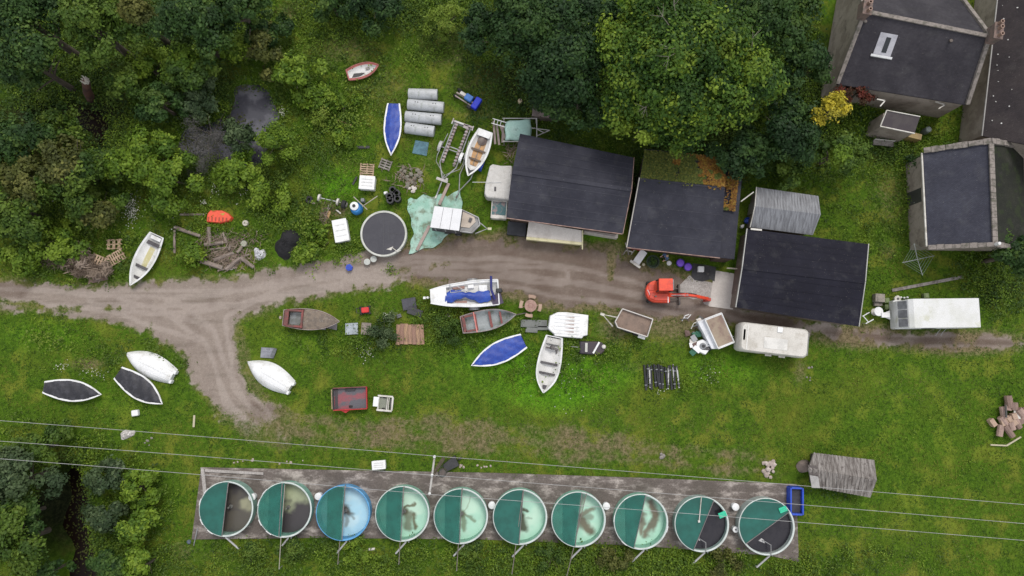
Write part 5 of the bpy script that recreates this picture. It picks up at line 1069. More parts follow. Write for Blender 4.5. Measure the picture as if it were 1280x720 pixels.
# dark sled with two white bars
c, rz, L = seg(722,434,757,435,.4); t = thing('dark_float_sled', 'dark upturned tub with two white bars across and a rounded end, below the ribbed shell', 'float', (c.x,c.y,0), rz)
pl = [(-L/2+.1,-.55),(L*.2,-.62),(L*.38,-.5),(L*.48,-.25),(L*.5,0),(L*.48,.25),(L*.38,.48),(L*.2,.55),(-L/2+.1,.5)]
MB().prism(pl, .05, .42, .93).build('tub', mat('plum_black_tub', (.035,.028,.04), (.05,.035,.035)), t, bev=.08); MB().box((-.3*L+.25,0,.46), (.2,.75,.08)).build('short_bar', mat('dull_white_bar', (.50,.50,.46)), t); MB().box((.16*L,0,.47), (.14,1.05,.08), R(-28)).build('long_bar', CLEANW, t)
MB().lathe([(.14,0),(.18,.15),(.1,.25)], 12, (.43*L,.1,.4)).build('end_cap', OFFW, t, smooth=True); MB().tube([(-L/2+.1,0,.3),(-L/2-.6,.05,.1)], .035).build('tow_rod', STEEL, t)
# ================================================================ EXCAVATOR
c, rz, L = seg(809,365,838,363,1.2); t = thing('mini_excavator', 'orange-red mini excavator with its arm reaching over the concrete apron', 'excavator', (c.x,c.y,0), R(0))
for s in (-1,1):
    o = MB(); o.prism([(-.7,-.0),(-.6,.0),(1.1,.0)][:0] or [(-.85,s*.72-.17),(.95,s*.72-.17),(.95,s*.72+.17),(-.85,s*.72+.17)], .03, .46, 1.0); ob = o.build('track', RUBBER, t, bev=.12)
    mb = MB(); [mb.lathe([(.15,-.19),(.15,.19)], 12, (-.6+.45*k,s*.72,.25), 'Y') for k in range(4)]; mb.build('track_rollers', DKSTEEL, ob)
mb = MB(); n = 14; pl = [(.95,-.95),(.95,.9),(.2,.95)]+[(-.2-.85*math.sin(R(a)), .92*math.cos(R(a))) for a in range(10,180,16)]+[(.2,-.95)]
mb.prism(pl, .55, 1.15, .97); mb.build('upper_body', ORANGE, t, bev=.08)
for s in (-1,1): MB().tube([(.95,-.30+.12*s,1.2),(1.6,-.34+.14*s,1.85),(2.3,-.38+.14*s,2.1),(2.9,-.44+.12*s,1.95)], .028, 6).build('hose', BLACK, t, smooth=True)
MB().lathe([(.05,0),(.05,.4),(.07,.42)], 10, (-.35,-.45,1.3)).build('exhaust', DKSTEEL, t); MB().box((-.6,.30,1.17), (.5,.5,.06)).build('rear_hatch', mat('orange_cover', (.62,.06,.03), (.48,.05,.03), rough=.4, grime=(.25,.07,.04), gamt=.3), t, bev=.03)
mb = MB(); mb.prism([(-.95+.1,-.55),(-.3,-.8),(.8,-.8),(.8,-.15),(-.7,-.15)], 1.15, 1.32, .94); mb.build('engine_cover', mat('orange_cover', (.62,.06,.03), (.48,.05,.03)), t, bev=.05)
cab = MB().box((.36,.43,2.3), (1.15,1.0,.1)).build('cab_roof', ORANGE, t, bev=.05)
mb = MB()
for x in (-.17,.88):
    for y in (-.02,.88): mb.box((x,y,1.7), (.08,.08,1.15))
mb.build('cab_posts', BLACK, t); MB().box((.36,.43,1.72), (.96,.82,1.0)).build('cab_glass', GLASS, t); MB().box((.95,.43,2.26), (.1,.85,.1)).build('cab_visor', GREYPL, t)
mb = MB(); bar(mb, (.85,-.30,1.0), (2.1,-.36,1.95), .30, .30); bar(mb, (2.05,-.36,1.95), (2.9,-.44,1.75), .30, .28); mb.build('boom', ORANGE, t, bev=.03)
mb = MB(); bar(mb, (2.8,-.44,1.85), (4.1,-.58,.75), .24, .24); mb.build('stick', ORANGE, t, bev=.03); mb = MB(); mb.prism([(3.85,-.82),(4.45,-.78),(4.45,-.5),(3.85,-.42)], .25, .75, .8); mb.build('bucket', mat('red_bucket', (.45,.05,.03), (.3,.04,.03)), t)
mb = MB(); bar(mb, (1.0,-.35,1.35), (2.2,-.40,2.15), .07, .07); mb.build('hydraulic_ram', STEEL, t); MB().box((1.85,-.2,.3), (.14,1.7,.42)).build('dozer_blade', DKSTEEL, t); MB().tube([(.9,.3,.3),(1.8,.3,.3)], .07).tube([(.9,-.6,.3),(1.8,-.6,.3)], .07).build('blade_arms', DKSTEEL, t)
MB().box((-.75,-.25,1.2), (.06,.8,.06), R(25)).build('hand_rail', mat('pink_decal', (.8,.5,.5)), t)
MB().box((.72,-.72,1.34), (.06,.5,.03)).build('pale_decal', CLEANW, t)
# ================================================================ YARD CLUTTER
def at(x, y, z=0): return P(x, y, z)
# float pontoons
for (x0,y0,x1,y1,lb) in ((511,118,547,119,'northernmost grey-white float cylinder, above the row of longer ones'),(510,131,555,135,'second grey-white float cylinder from the north, the longest'),(507,146,552,150,'third grey-white float cylinder from the north'),(507,160,543,165,'southernmost grey-white float cylinder, nearest the pale blue square')):
    c, rz, L = seg(x0,y0,x1,y1,.35); t = thing('float_cylinder', lb, 'float', (c.x,c.y,0), rz, 'grey-white float cylinders beside the blue covered boat')
    MB().lathe([(.44,-L/2),(.47,-L/2+.05),(.47,L/2-.05),(.44,L/2)], 24, (0,0,.45), 'X').build('cylinder', mat('float_grey', (.46,.48,.50), (.38,.40,.41), rough=.5, grime=(.22,.25,.20), gamt=.4, gscale=2.2), t, smooth=True)
    if y0 > 120:
        mb = MB(); [mb.box((x,y,.90), (.07,.07,.06)) for x in (-L*.28,-L*.28+.22,L*.28,L*.28-.22) for y in (.12,)]; mb.build('lugs', BLACK, t)
# pale blue square
lone(MB().slab([(-.65,-.55,.06),(.6,-.62,.05),(.62,.55,.07),(-.55,.6,.05)], .05), 'blue_mesh_panel', mat('faded_blue_mesh', (.09,.19,.24), (.06,.13,.17), rough=.8, scale=3), 'faded blue mesh panel on the grass below the float cylinders', 'panel', at(526,185), R(-8))
# blue machine
t = thing('ride_on_machine', 'small wheeled machine with a blue body and blue bin near the top of the yard', 'machine', at(584,126), R(-33))
MB().box((-.1,0,.45), (1.9,.12,.1)).box((-.2,-.3,.45),(1.6,.1,.1)).build('chassis', mat('dusty_frame', (.32,.26,.24), (.25,.2,.18)), t); MB().box((.15,.1,.65), (.7,.55,.4)).build('engine_box', mat('light_blue_paint', (.05,.17,.50)), t, bev=.08); MB().box((.95,.05,.6), (.55,1.05,.55)).build('bin', mat('deep_blue_plastic', (.01,.03,.50), (.01,.02,.40)), t, bev=.08); MB().box((-.45,.15,.62), (.6,.28,.12)).build('seat', OFFW, t, bev=.04)
for x, y in ((-.95,.35),(-.95,-.25),(.5,.45),(.5,-.45)): wheel(t, x, y, .24, .2)
# mint sheet rack behind the long shed
c = at(653,165); t = thing('sheeted_rack', 'timber and pipe rack under a mint green sheet behind the corner of the long shed', 'rack', c)
q = [at(631,176,1.2)-c, at(664,174,1.2)-c, at(664,148,1.2)-c, at(632,151,1.2)-c]; n = 12; vs = []
for i in range(n):
    for j in range(n):
        u, v = i/(n-1), j/(n-1); p = q[0].lerp(q[1], u).lerp(q[3].lerp(q[2], u), v); vs.append((p.x+.05*math.sin(7*v+i), p.y+.05*math.sin(9*u), 1.2+.05*math.sin(u*9+v*3)+.04*math.sin(v*13)-.25*(max(0,abs(u-.5)-.38)+max(0,abs(v-.5)-.38))*4))
MINT = mat('mint_sheet', (.36,.56,.50), (.42,.61,.55), rough=.7, scale=1.2, grime=(.16,.24,.19), gamt=.45, gscale=1.4)
fs = [(i*n+j, (i+1)*n+j, (i+1)*n+j+1, i*n+j+1) for i in range(n-1) for j in range(n-1)]
o = MB().add(vs, fs).build('mint_sheet', MINT, t, smooth=True); so = o.modifiers.new('thick', 'SOLIDIFY'); so.thickness = .02
mb = MB()
for a, b_ in (((628,148),(671,148)),((628,177),(671,177)),((671,148),(671,176)),((664,160),(687,163)),((671,170),(687,163)),((668,160),(680,166))): p, r_ = at(*a,1.1)-c, at(*b_,1.1)-c; mb.tube([(p.x,p.y,1.12),(r_.x,r_.y,1.12)], .04, 6)
for a in ((630,149),(630,176),(670,149),(670,175)): p = at(*a,1.1)-c; mb.tube([(p.x,p.y,0),(p.x,p.y,1.1)], .05, 6)
mb.build('pipe_frame', mat('pale_pipe', (.45,.44,.43)), t)
mb = MB()
for a, b_ in (((617,151),(619,180)),((621,156),(624,181)),((625,156),(633,176)),((629,156),(628,178))): p, r_ = at(*a,.9)-c, at(*b_,.9)-c; bar(mb, (p.x,p.y,.9), (r_.x,r_.y,.85), .18, .06)
mb.build('loose_boards', mat('pinkgrey_board', (.24,.185,.165), (.16,.125,.115)), t)
def ladder(label, x0, y0, x1, y1, z, w=.4, m=None):
    c, rz, L = seg(x0,y0,x1,y1,z); mb = MB(); [mb.tube([(-L/2,s*w/2,z),(L/2,s*w/2,z)], .035, 6) for s in (-1,1)]; [mb.tube([(-L/2+.2+.28*i,-w/2,z),(-L/2+.2+.28*i,w/2,z)], .022, 5) for i in range(int((L-.2)/.28))]
    return lone(mb, 'ladder', m or CLEANW, label, 'ladder', (c.x,c.y,0), rz)
ladder('white ladder lying on the boards at the left end of the mint sheeted rack', 615,151,632,156,1.2)
t = thing('cream_jug', 'small cream container standing in the leaves above the mint sheeted rack', 'container', at(650,128)); MB().lathe([(.18,0),(.2,.4),(.1,.55),(.06,.6)], 14).build('container_body', mat('cream_plastic', (.60,.50,.34), (.5,.4,.26)), t, smooth=True); MB().cyl((0,0,.6), .07, .05, 10).build('cap', BLACK, t)
lone(MB().box((0,0,.5), (2.3,1.2,1.0)).box((.55,.1,1.02),(.5,.4,.1)), 'brown_bin_store', mat('brown_store', (.20,.16,.145), (.12,.10,.09)), 'brown topped store box in the gap behind the long shed', 'box', at(682,143), R(-6), bev=.04)
# van body half under shed eave
pl = [at(x,y,1.3) for x,y in ((612,206),(616,204),(626,206),(641,206),(640,250),(634,250),(608,247),(605,242),(606,230))]; c = sum(pl, Vector())/len(pl)
t = thing('fibreglass_lid', 'large off-white fibreglass canopy lying against the west end of the long shed', 'canopy', (c.x,c.y,0)); MB().prism([(p.x-c.x,p.y-c.y) for p in pl], .1, 1.25, .97).build('shell', mat('canopy_white', (.56,.55,.53), (.50,.49,.47), rough=.55, scale=.6, grime=(.36,.34,.30), gamt=.35), t, bev=.12)
p = at(619,236,1.3)-c; MB().box((p.x,p.y,1.27), (.16,.36,.05)).build('latch', CHAR, t); MB().tube([(p.x-1.9,p.y+.55,1.35),(p.x+.5,p.y+.55,1.3)], .02, 5).build('pole', CLEANW, t)
t = thing('crate_of_netting', 'pale crate with teal and pink netting inside, below the off-white canopy', 'crate', at(624,264), R(-4))
mb = MB(); [mb.box((x,y,.35), (w,d,.7)) for x,y,w,d in ((-.62,0,.08,1.5),(.62,0,.08,1.5),(0,.72,1.2,.1),(0,-.62,1.2,.3))]; mb.build('crate_walls', OFFW, t, bev=.03); MB().box((0,.08,.5), (1.15,1.15,.3)).build('netting', mat('teal_pink_net', (.08,.16,.17), (.27,.22,.22), rough=.9, scale=2.4, lo=.45, hi=.55), t)
lone(MB().box((0,0,.25), (1.6,1.15,.5)), 'dark_storage_box', mat('navy_black_box', (.025,.028,.035), (.04,.04,.05)), 'dark flat box on the ground at the south-west corner of the long shed', 'box', at(646,287), R(-6), bev=.05)
# mint tarp on ground
MT = [(509,251),(514,247),(521,249),(530,244),(541,246),(552,243),(560,246),(567,240),(575,238),(577,250),(578,262),(566,270),(556,280),(560,292),(552,304),(541,309),(530,311),(520,315),(512,318),(513,305),(517,292),(514,275),(510,262)]
bm = bmesh.new(); vs_ = [bm.verts.new((p.x,p.y,.05)) for p in [at(*q) for q in MT]]; bm.faces.new(vs_); bmesh.ops.triangulate(bm, faces=bm.faces[:]); 
for _ in range(4): bmesh.ops.subdivide_edges(bm, edges=[e for e in bm.edges if e.calc_length() > .35], cuts=1, use_grid_fill=True); bmesh.ops.triangulate(bm, faces=bm.faces[:])
for v in bm.verts: v.co.z = .05+.10*max(0, float(fbm(np.array(v.co.x*1.4), np.array(v.co.y*1.4), 3))-.42)*2; v.co.x += .06*math.sin(v.co.y*5); v.co.y += .06*math.sin(v.co.x*4)
bm.normal_update(); me = bpy.data.meshes.new('ground_sheet'); bm.to_mesh(me); bm.free(); me.materials.append(mat('mint_ground_sheet', (.27,.48,.39), (.38,.57,.49), rough=.75, scale=.8, grime=(.15,.17,.11), gamt=.62, gscale=1.3)); o = bpy.data.objects.new('ground_sheet', me); COL.objects.link(o); so = o.modifiers.new('t','SOLIDIFY'); so.thickness = .02
tag(o, 'dirty mint green sheet spread on the ground under the white-roofed trailer', 'sheet')
for (x0,y0,x1,y1,lb) in ((561,229,549,256,'pinkish beam sticking out north of the white-roofed trailer'),(537,282,521,313,'pinkish beam sticking out south-west of the white-roofed trailer')):
    c, rz, L = seg(x0,y0,x1,y1,.2); lone(MB().box((0,0,.18), (L,.26,.16)), 'timber_beam', mat('pinkish_beam', (.36,.28,.25), (.28,.22,.19)), lb, 'beam', (c.x,c.y,0), rz, bev=.02)
# big black-lidded tank in the yard
c = at(479.5,292,.85); r = 29.5*59.15/900
t = thing('round_pool_tank', 'round tank with a pale rim and a flat dark cover, alone in the upper yard', 'water tank', (c.x,c.y,0)); MB().lathe([(r-.06,0),(r-.06,.8),(r-.12,.8),(r-.12,0)], 64, closed=True).build('tank_wall', mat('pool_wall', (.42,.44,.40), (.34,.36,.33)), t, smooth=True)
MB().lathe([(r-.16,.78),(r,.76),(r,.84),(r-.04,.87),(r-.16,.85)], 64, closed=True).build('rim', mat('cream_rim', (.55,.56,.52), (.45,.46,.42)), t, smooth=True)
MB().prism([((r-.14)*math.cos(2*math.pi*k/64), (r-.14)*math.sin(2*math.pi*k/64)) for k in range(64)], .72, .80).build('dark_cover', mat('slate_grey_cover', (.038,.038,.050), (.046,.046,.058), rough=.6), t)
mb = MB().box((0,0,.81), (.03,r*1.86,.02)).box((r*.45,0,.81), (r*.9,.02,.015)).box((r*.22,r*.3,.81), (.02,r*1.1,.012)); mb.build('cover_seams', mat('seam_grey', (.075,.075,.085)), t)
mb = MB().tube([(r*.40,-r*.62,.86),(r*.62,-r*.80,.95),(r*.75,-r*.72,.9)], .04, 6).prism([(r*.12,-r*.68),(r*.3,-r*.60),(r*.42,-r*.55),(r*.34,-r*.72)], .81, .84); mb.build('inlet_pipe', OFFW, t)
for (x,y,lb) in ((460,328,'left one of two pale round lids below the dark-covered tank'),(468,324.5,'right one of two pale round lids below the dark-covered tank')): 
    t = thing('round_tub', lb, 'tub', at(x,y), 0, 'pale lidded tubs'); MB().lathe([(.22,0),(.25,.35)], 18).build('tub_body', OFFW, t, smooth=True); MB().lathe([(.27,.35),(.27,.4),(.2,.42)], 18).build('lid', mat('pale_grey_lid', (.48,.50,.47)), t, smooth=True)
t = thing('blue_tub', 'bright blue tub by the track below the dark-covered tank', 'tub', at(437.5,335)); MB().prism([(.28*math.cos(R(60*k+15)), .28*math.sin(R(60*k+15))) for k in range(6)], 0, .4, 1.1).build('tub_body', BLUEP, t, bev=.03); MB().cyl((0,0,.4), .22, .04, 6).build('lid', mat('deep_blue_lid', (.02,.06,.42)), t)
# fish boxes
def fishbox(label, x, y, w, d, rz, h=.7):
    t = thing('insulated_tub', label, 'fish bin', at(x,y), rz); MB().box((0,0,h/2+.05), (w,d,h)).build('bin', CLEANW, t, bev=.06); mb = MB().box((0,0,h+.09), (w+.06,d+.06,.1)); mb.build('lid', CLEANW, t, bev=.04)
    mb = MB(); [mb.box((0,yy,h+.155), (w*.75,.05,.02)) for yy in (-d*.25,0,d*.25)]; mb.build('lid_ribs', mat('ribs_white', (.62,.63,.62)), t); mb = MB(); [mb.box((xx,0,.06), (.15,d*.95,.12)) for xx in (-w*.35,w*.35)]; mb.build('skids', OFFW, t)
fishbox('white lidded fish bin between the slatted pallet and the coiled black pipes', 461,231, 1.25,1.1, R(-4)); fishbox('tall white lidded fish bin left of the dark-covered tank', 428.5,290, 1.15,1.85, R(11)); 
fishbox('small white fish bin on the edge of the tank slab near the utility pole', 475,580, 1.05,.65, R(5), .5)
# pallets
def pallet(label, x, y, rz, w=1.2, d=1.0, m=None, n=6, z=0, tilt=0):
    t = thing('wooden_pallet', label, 'pallet', at(x,y)+Vector((0,0,z)), rz, 'wooden pallets'); t.rotation_euler = (tilt, 0, rz)
    mb = MB(); [mb.box((-w/2+w*(i+.5)/n,0,.13), (w/n*.55,d,.025)) for i in range(n)]; mb.build('top_slats', m or PALEW, t); mb = MB(); [mb.box((0,y_,.065), (w,.1,.1)) for y_ in (-d/2+.06,0,d/2-.06)]; mb.build('bearers', m or PALEW, t)
pallet('slatted pallet on its own above the white fish bin', 459,213, R(87), 1.15,1.2); pallet('pale pallet at the top of the broken pallet heap by the rowing boat', 145,306, R(3), m=mat('tan_pallet', (.40,.29,.18), (.3,.2,.13)), n=3, w=1.3, d=.85, z=.2)
pallet('slatted pallet tilted beside the stern of the rowing boat', 148,322, R(30), 1.4,.95, n=7, z=.2, tilt=R(6)); pallet('pallet with wide gaps in the middle of the broken heap', 129,327, R(-20), 1.5,.8, n=6, z=.35, tilt=R(-6)); pallet('brown pallet at the left of the broken heap, half buried in brushwood', 119,332, R(-15), 1.2,.7, m=GREYW, z=.25)
pallet('dark brown broken pallet at the bottom of the broken heap', 128,340, R(70), 1.2,1.0, m=mat('dark_pallet', (.19,.11,.08), (.13,.08,.06)), n=5, z=.0)
pallet('old sunken pallet right of the slatted pallet', 482,206, R(70), .9,1.0, m=GREYW, n=4)
lone(MB().slab([(-.8,-.5,.12),(.9,-.4,.1),(.7,.5,.2),(-.5,.3,.25)], .05), 'cracked_board', mat('brown_board', (.20,.13,.10), (.14,.10,.08)), 'flat brown board below the broken pallets', 'board', at(122,346), R(10))
# black pipe coils
t = None
for k, (x,y,z) in enumerate(((488,247,0),(497,243,0),(492,239,0),(498,250,0),(489,252,0))):
    o = lone(MB().lathe([(.17,0),(.30,0),(.32,.3),(.30,.62),(.17,.62)], 20, closed=True), 'black_pot', BLACK, 'one of five black ring pots bunched left of the rubble heap', 'ring pot', at(x,y), 0, 'black ring pots bunched by the fish bin', smooth=True)
lone(MB().lathe([(.12,0),(.16,.3),(.1,.5)], 14).box((.12,0,.3),(.1,.3,.1)), 'white_canister', CLEANW, 'small white canister against the black ring pots', 'canister', at(482.5,242.5), smooth=True)
# blue and white machine with poles
t = thing('feed_blower', 'round blue machine with a white top and black centre beside the dark-covered tank', 'machine', at(447,262)); MB().lathe([(.42,0),(.52,.15),(.5,.55),(.36,.75)], 24).build('drum', mat('sky_blue_drum', (.03,.22,.55), (.03,.17,.45)), t, smooth=True); MB().lathe([(.34,.75),(.36,.9),(.25,.98)], 24, (-.1,.12,0)).build('top_ring', CLEANW, t, smooth=True); MB().lathe([(.14,.98),(.14,1.02)], 16, (-.1,.12,0)).build('centre', BLACK, t)
for (a,b_,lb) in (((442,246),(459,262),'grey pole crossing over the blue machine towards its right'),((453,258),(472,245),'pale pole pointing up right from the blue machine')):
    lone(MB().tube([at(*a,.9), at(*b_,.9)], .045, 6), 'loose_pole', mat('bare_pole', (.40,.36,.30), (.3,.27,.22)), lb, 'pole')
lone(MB().box((0,0,.4), (.3,.3,.6)), 'grey_can', GREYPL, 'small grey can wedged above the blue machine', 'can', at(455,252), bev=.05)
c, rz, L = seg(399,247,430,254,.35); t = thing('trailer_axle', 'axle with two pale hubs lying in the weeds left of the blue machine', 'axle', (c.x,c.y,0), rz); MB().tube([(-L/2,0,.3),(L/2-.3,0,.3)], .05).build('bar', STEEL, t)
for x in (-L/2,L*.25): o = MB().lathe([(.12,-.08),(.3,-.08),(.3,.08),(.12,.08)], 20, (x,0,.3), 'X', closed=True).build('hub', OFFW, t)
MB().lathe([(.1,-.15),(.34,-.15),(.36,0),(.34,.15),(.1,.15)], 20, (L/2,-.1,.3), 'X', closed=True).build('tyre', RUBBER, t, smooth=True)
lone(MB().rock((0,0,0), .32, 5), 'grey_bundle', mat('dusty_bundle', (.20,.19,.18), (.1,.1,.1)), 'dusty grey bundle between the axle and the blue machine', 'bundle', at(431,256))
lone(MB().lathe([(.12,0),(.3,0),(.34,.12),(.3,.24),(.12,.24)], 20, closed=True), 'discarded_tyre', RUBBER, 'old tyre in the weeds at the far left of the axle', 'tyre', at(387,250), smooth=True)
lone(MB().rock((0,0,0), .14, 9), 'pale_stone', PINKST, 'small pale stone beside the old tyre', 'stone', at(392,254))
for (x0,y0,x1,y1,w,m,lb) in ((411,256,402,296,.10,'dark','dark pole running down from the axle'),(412,264,406,280,.28,'tan','tan plank left of the tall fish bin'),(405,290,402,302,.2,'tan','shorter tan plank at the foot of the dark pole'),(401,282,400,298,.1,'pale','thin grey rod beside the tan planks'),(415,250,412,262,.08,'dark','short dark rod crossing the axle'),(420,262,426,267,.12,'pale','short white rod above the tall fish bin'),(446,221,441,231,.16,'blk','black stick left of the white fish bin'),(446,184,462,184,.22,'blk','black pipe lying left of the blue covered boat'),(422,150,440,157,.1,'tan','thin tan stick in the weeds above the pallets'),
      (1115,363,1204,346,.26,'grey','long grey pole lying on the grass above the motorhome'),(1238,556,1258,557,.12,'tan2','left half of the bent pale branch below the stack of logs'),(1258,557,1276,546,.12,'tan2','right half of the bent pale branch below the stack of logs'),(243,519,242,534,.16,'tan2','short pale stake standing by the track junction'),(1100,363,1170,344,.06,'pale','') ):
    if not lb: continue
    mm = {'dark': GREYW, 'tan': mat('tan_plank', (.42,.27,.13), (.30,.2,.12)), 'pale': OFFW, 'blk': BLACK, 'grey': GREYW, 'tan2': mat('bleached_wood', (.46,.42,.30), (.36,.32,.22))}[m]
    c, rz, L = seg(x0,y0,x1,y1,.1); lone(MB().box((0,0,.10), (L,w,.07 if w > .15 else w)), 'loose_timber', mm, lb, 'timber', (c.x,c.y,.0), rz, bev=.01)
# netting heap
def heap(label, name, cat, pts, h, m, seed=0, group=None):
    P_ = [at(*q) for q in pts]; c = sum(P_, Vector())/len(P_); n = 26; vs = []; rings = 9
    dirs = [2*math.pi*k/n for k in range(n)]; poly = [(p.x-c.x, p.y-c.y) for p in P_]
    def rad(a):
        best = 0
        for (x0,y0),(x1,y1) in zip(poly, poly[1:]+poly[:1]):
            dx, dy = math.cos(a), math.sin(a); ex, ey = x1-x0, y1-y0; de = dx*ey-dy*ex
            if abs(de) < 1e-9: continue
            t_ = (x0*ey-y0*ex)/de; s = (x0*dy-y0*dx)/de
            if t_ > 0 and -1e-6 <= s <= 1+1e-6: best = max(best, t_)
        return best or .3
    rg = random.Random(seed)
    for i in range(rings):
        f = (i+1)/rings
        for a in dirs: r_ = rad(a)*f*(1+rg.uniform(-.03,.03)); vs.append((r_*math.cos(a), r_*math.sin(a), max(.0, h*(1-f**2.2)+ (rg.uniform(-.05,.07) if i < rings-1 else -h*0-.02))))
    vs.append((0,0,h)); fs = [(i*n+k, (i+1)*n+k, (i+1)*n+(k+1)%n, i*n+(k+1)%n) for i in range(rings-1) for k in range(n)]+[(len(vs)-1, k, (k+1)%n) for k in range(n)]+[tuple(range((rings-1)*n, rings*n))[::-1]]
    return lone(MB().add(vs, fs), name, m, label, cat, (c.x,c.y,0), 0, group, smooth=True)
heap('heap of black netting in two lobes left of the tall fish bin', 'netting_heap', 'netting', [(353,289),(362,285),(370,289),(376,296),(374,304),(369,310),(364,322),(357,326),(349,321),(343,312),(344,303),(350,299)], .6, mat('black_netting', (.008,.008,.010), (.014,.014,.017), rough=.9, bmp=.8, bscale=5), 3)
# white bags
heap('crumpled white sack beside the logs', 'white_sack', 'sack', [(317,310),(322,309),(325,313),(330,311),(333,317),(331,322),(325,326),(319,324)], .35, mat('white_sack', (.66,.66,.70), (.40,.40,.42), rough=.6, scale=5), 5)
heap('crumpled white sacking heap on the grass above the first tank', 'white_sacking', 'sacking', [(150,542),(156,537),(163,538),(170,538),(168,544),(160,548),(152,551)], .3, mat('white_sacking', (.62,.60,.58), (.36,.34,.32), rough=.8, scale=6), 8)
lone(MB().box((0,0,.2), (.55,.5,.4)), 'white_cube_box', CLEANW, 'small white box on the grass below the black covered boats', 'box', at(171,516), R(8), bev=.08)
# orange crates heap
t = thing('orange_crate', 'heap of bright orange-red plastic mesh crate lying in the weeds above the logs', 'crate', at(276,272), R(-3)); OR = mat('coral_plastic', (.78,.10,.05), (.66,.08,.04), rough=.5)
pl = [(-1.1,-.5),(-1.1,.2),(-.85,.55),(.2,.6),(.75,.35),(1.15,0),(.95,-.3),(.2,-.55)]; MB().prism(pl, .05, .4, .9).build('crate_body', OR, t, bev=.04); mb = MB(); [mb.box((-.85+.3*i,-.22,.42), (.10,.32,.03)) for i in range(6)]; mb.build('slots', mat('rust_slots', (.35,.06,.03)), t); MB().prism([(.05,.25),(.5,.35),(.35,.1)], .4, .42).build('gap', mat('ochre_gap', (.45,.3,.05)), t)
# logs
LOGM = mat('grey_log', (.27,.22,.19), (.15,.12,.10), rough=.9, scale=3, stretch=(.5,3,3)); ENDM = mat('log_end', (.52,.47,.40), (.4,.35,.3))
for (x0,y0,x1,y1,w,lb) in ((218,284,250,295,.34,'grey beam, upper left of the log group'),(218,288,218,316,.24,'upright running grey beam at the left edge of the log group'),(252,326,278,335,.46,'thick brown log at the bottom left of the log group'),(268,325,292,316,.34,'pale-ended log in the middle of the log group'),(283,337,301,322,.40,'light log leaning at the bottom of the log group'),(301,322,317,334,.36,'brown log at the bottom right of the log group'),(261,284,263,303,.34,'dark grey post below the orange crate'),(279,291,283,303,.26,'short grey post below and right of the orange crate'),(256,306,279,303,.36,'brown log lying across below the two posts'),(309,310,305,322,.1,'thin stick leaning in the logs near the white sack'),(286,313,288,305,.2,'stub of log in the middle right of the group'),(225,268,255,268,.2,'half-buried grey beam left of the orange crate'),(278,331,281,320,.08,'thin stick between the pale-ended log and the bottom one'),(297,316,302,309,.3,'short brown stump by the thin stick'),(262,312,284,309,.18,'thin grey plank crossing above the pale-ended log'),(272,338,296,334,.16,'thin plank at the very bottom of the log group'),(291,326,311,318,.2,'brown plank crossing the two leaning logs'),(250,318,262,330,.16,'short brown plank at the left end of the thick brown log'),(266,296,286,292,.16,'thin grey plank right below the orange crate')):
    c, rz, L = seg(x0,y0,x1,y1,.2); t = thing('old_log', lb, 'log', (c.x,c.y,0), rz, 'old logs and beams'); rr = w*.44; MB().lathe([(rr*1.05,-L/2),(rr,0),(rr*.95,L/2)], 9, (0,0,rr+.08), 'X').build('log_trunk', LOGM, t, smooth=True); MB().lathe([(rr*.85,L/2),(rr*.8,L/2+.02)], 9, (0,0,rr+.08), 'X').build('cut_end', ENDM, t)
for (x,y,r_,lb) in ((308,279.5,.26,'round pale disc of wood right of the orange crate'),(306,305,.28,'round greenish disc of wood above the white sack')): lone(MB().lathe([(r_*.9,0),(r_,.2),(r_*.9,.3)], 18), 'wood_round', mat('round_'+str(x), (.50,.46,.40) if x == 308 else (.30,.31,.25), (.38,.35,.30)), lb, 'wood round', at(x,y), smooth=True)
for k,(x,y) in enumerate(((286,333),(290,330),(293,334),(296,329),(289,336))): lone(MB().rock((0,0,0), .17, 20+k), 'white_rubble', mat('white_rubble', (.58,.54,.50), (.4,.36,.33)), 'one of five whitish stones at the bottom of the log group', 'stone', at(x,y), 0, 'whitish stones by the logs')
# rubble heaps
rg = random.Random(4)
def stones(n, cx, cy, rx, ry, s0, s1, m, lb, grp, z=.0, ms=None):
    for k in range(n):
        a, q = rg.uniform(0,6.28), math.sqrt(rg.random()); x, y = cx+rx*q*math.cos(a), cy+ry*q*math.sin(a)
        lone(MB().rock((0,0,0), rg.uniform(s0,s1), rg.randint(0,9999), sub=1), 'rubble_stone', (ms or [m])[k % len(ms or [m])], lb, 'stone', at(x,y)+Vector((0,0,z*rg.random()*(1-q))), 0, grp)
STG = mat('greenish_rubble', (.22,.21,.17), (.15,.14,.11), rough=.95)
stones(34, 512,220, 16,14, .13,.27, STG, 'greenish grey stone in the rubble heap right of the black ring pots', 'stones of the greenish rubble heap', .3)
stones(5, 517,237, 6,4, .15,.25, mat('bright_rubble', (.60,.56,.52), (.40,.33,.3)), 'bright stone at the lower edge of the rubble heap by the ring pots', 'bright stones by the rubble heap')
stones(16, 961,584, 7,13, .16,.28, None, 'pale pink stone in the small heap above the right end of the slab', 'pale stones above the slab', .25, [PINKST, mat('pinkwhite', (.50,.43,.39), (.36,.3,.27))])
lone(MB().rock((0,0,0), .62, 77, .7, 3), 'brown_boulder', mat('brown_boulder', (.19,.15,.13), (.12,.10,.08), rough=.9), 'brown mound at the left end of the boarded field shelter', 'boulder', at(1005,583), smooth=True)
stones(3, 828,570, 3,3, .15,.22, mat('greybrown', (.24,.22,.2)), 'grey stone in the open field above the tanks', 'grey stones in the field')
stones(6, 1013,470, 5,12, .1,.18, mat('greybrown', (.24,.22,.2)), 'grey stone in the bare patch below the caravan', 'grey stones below the caravan')
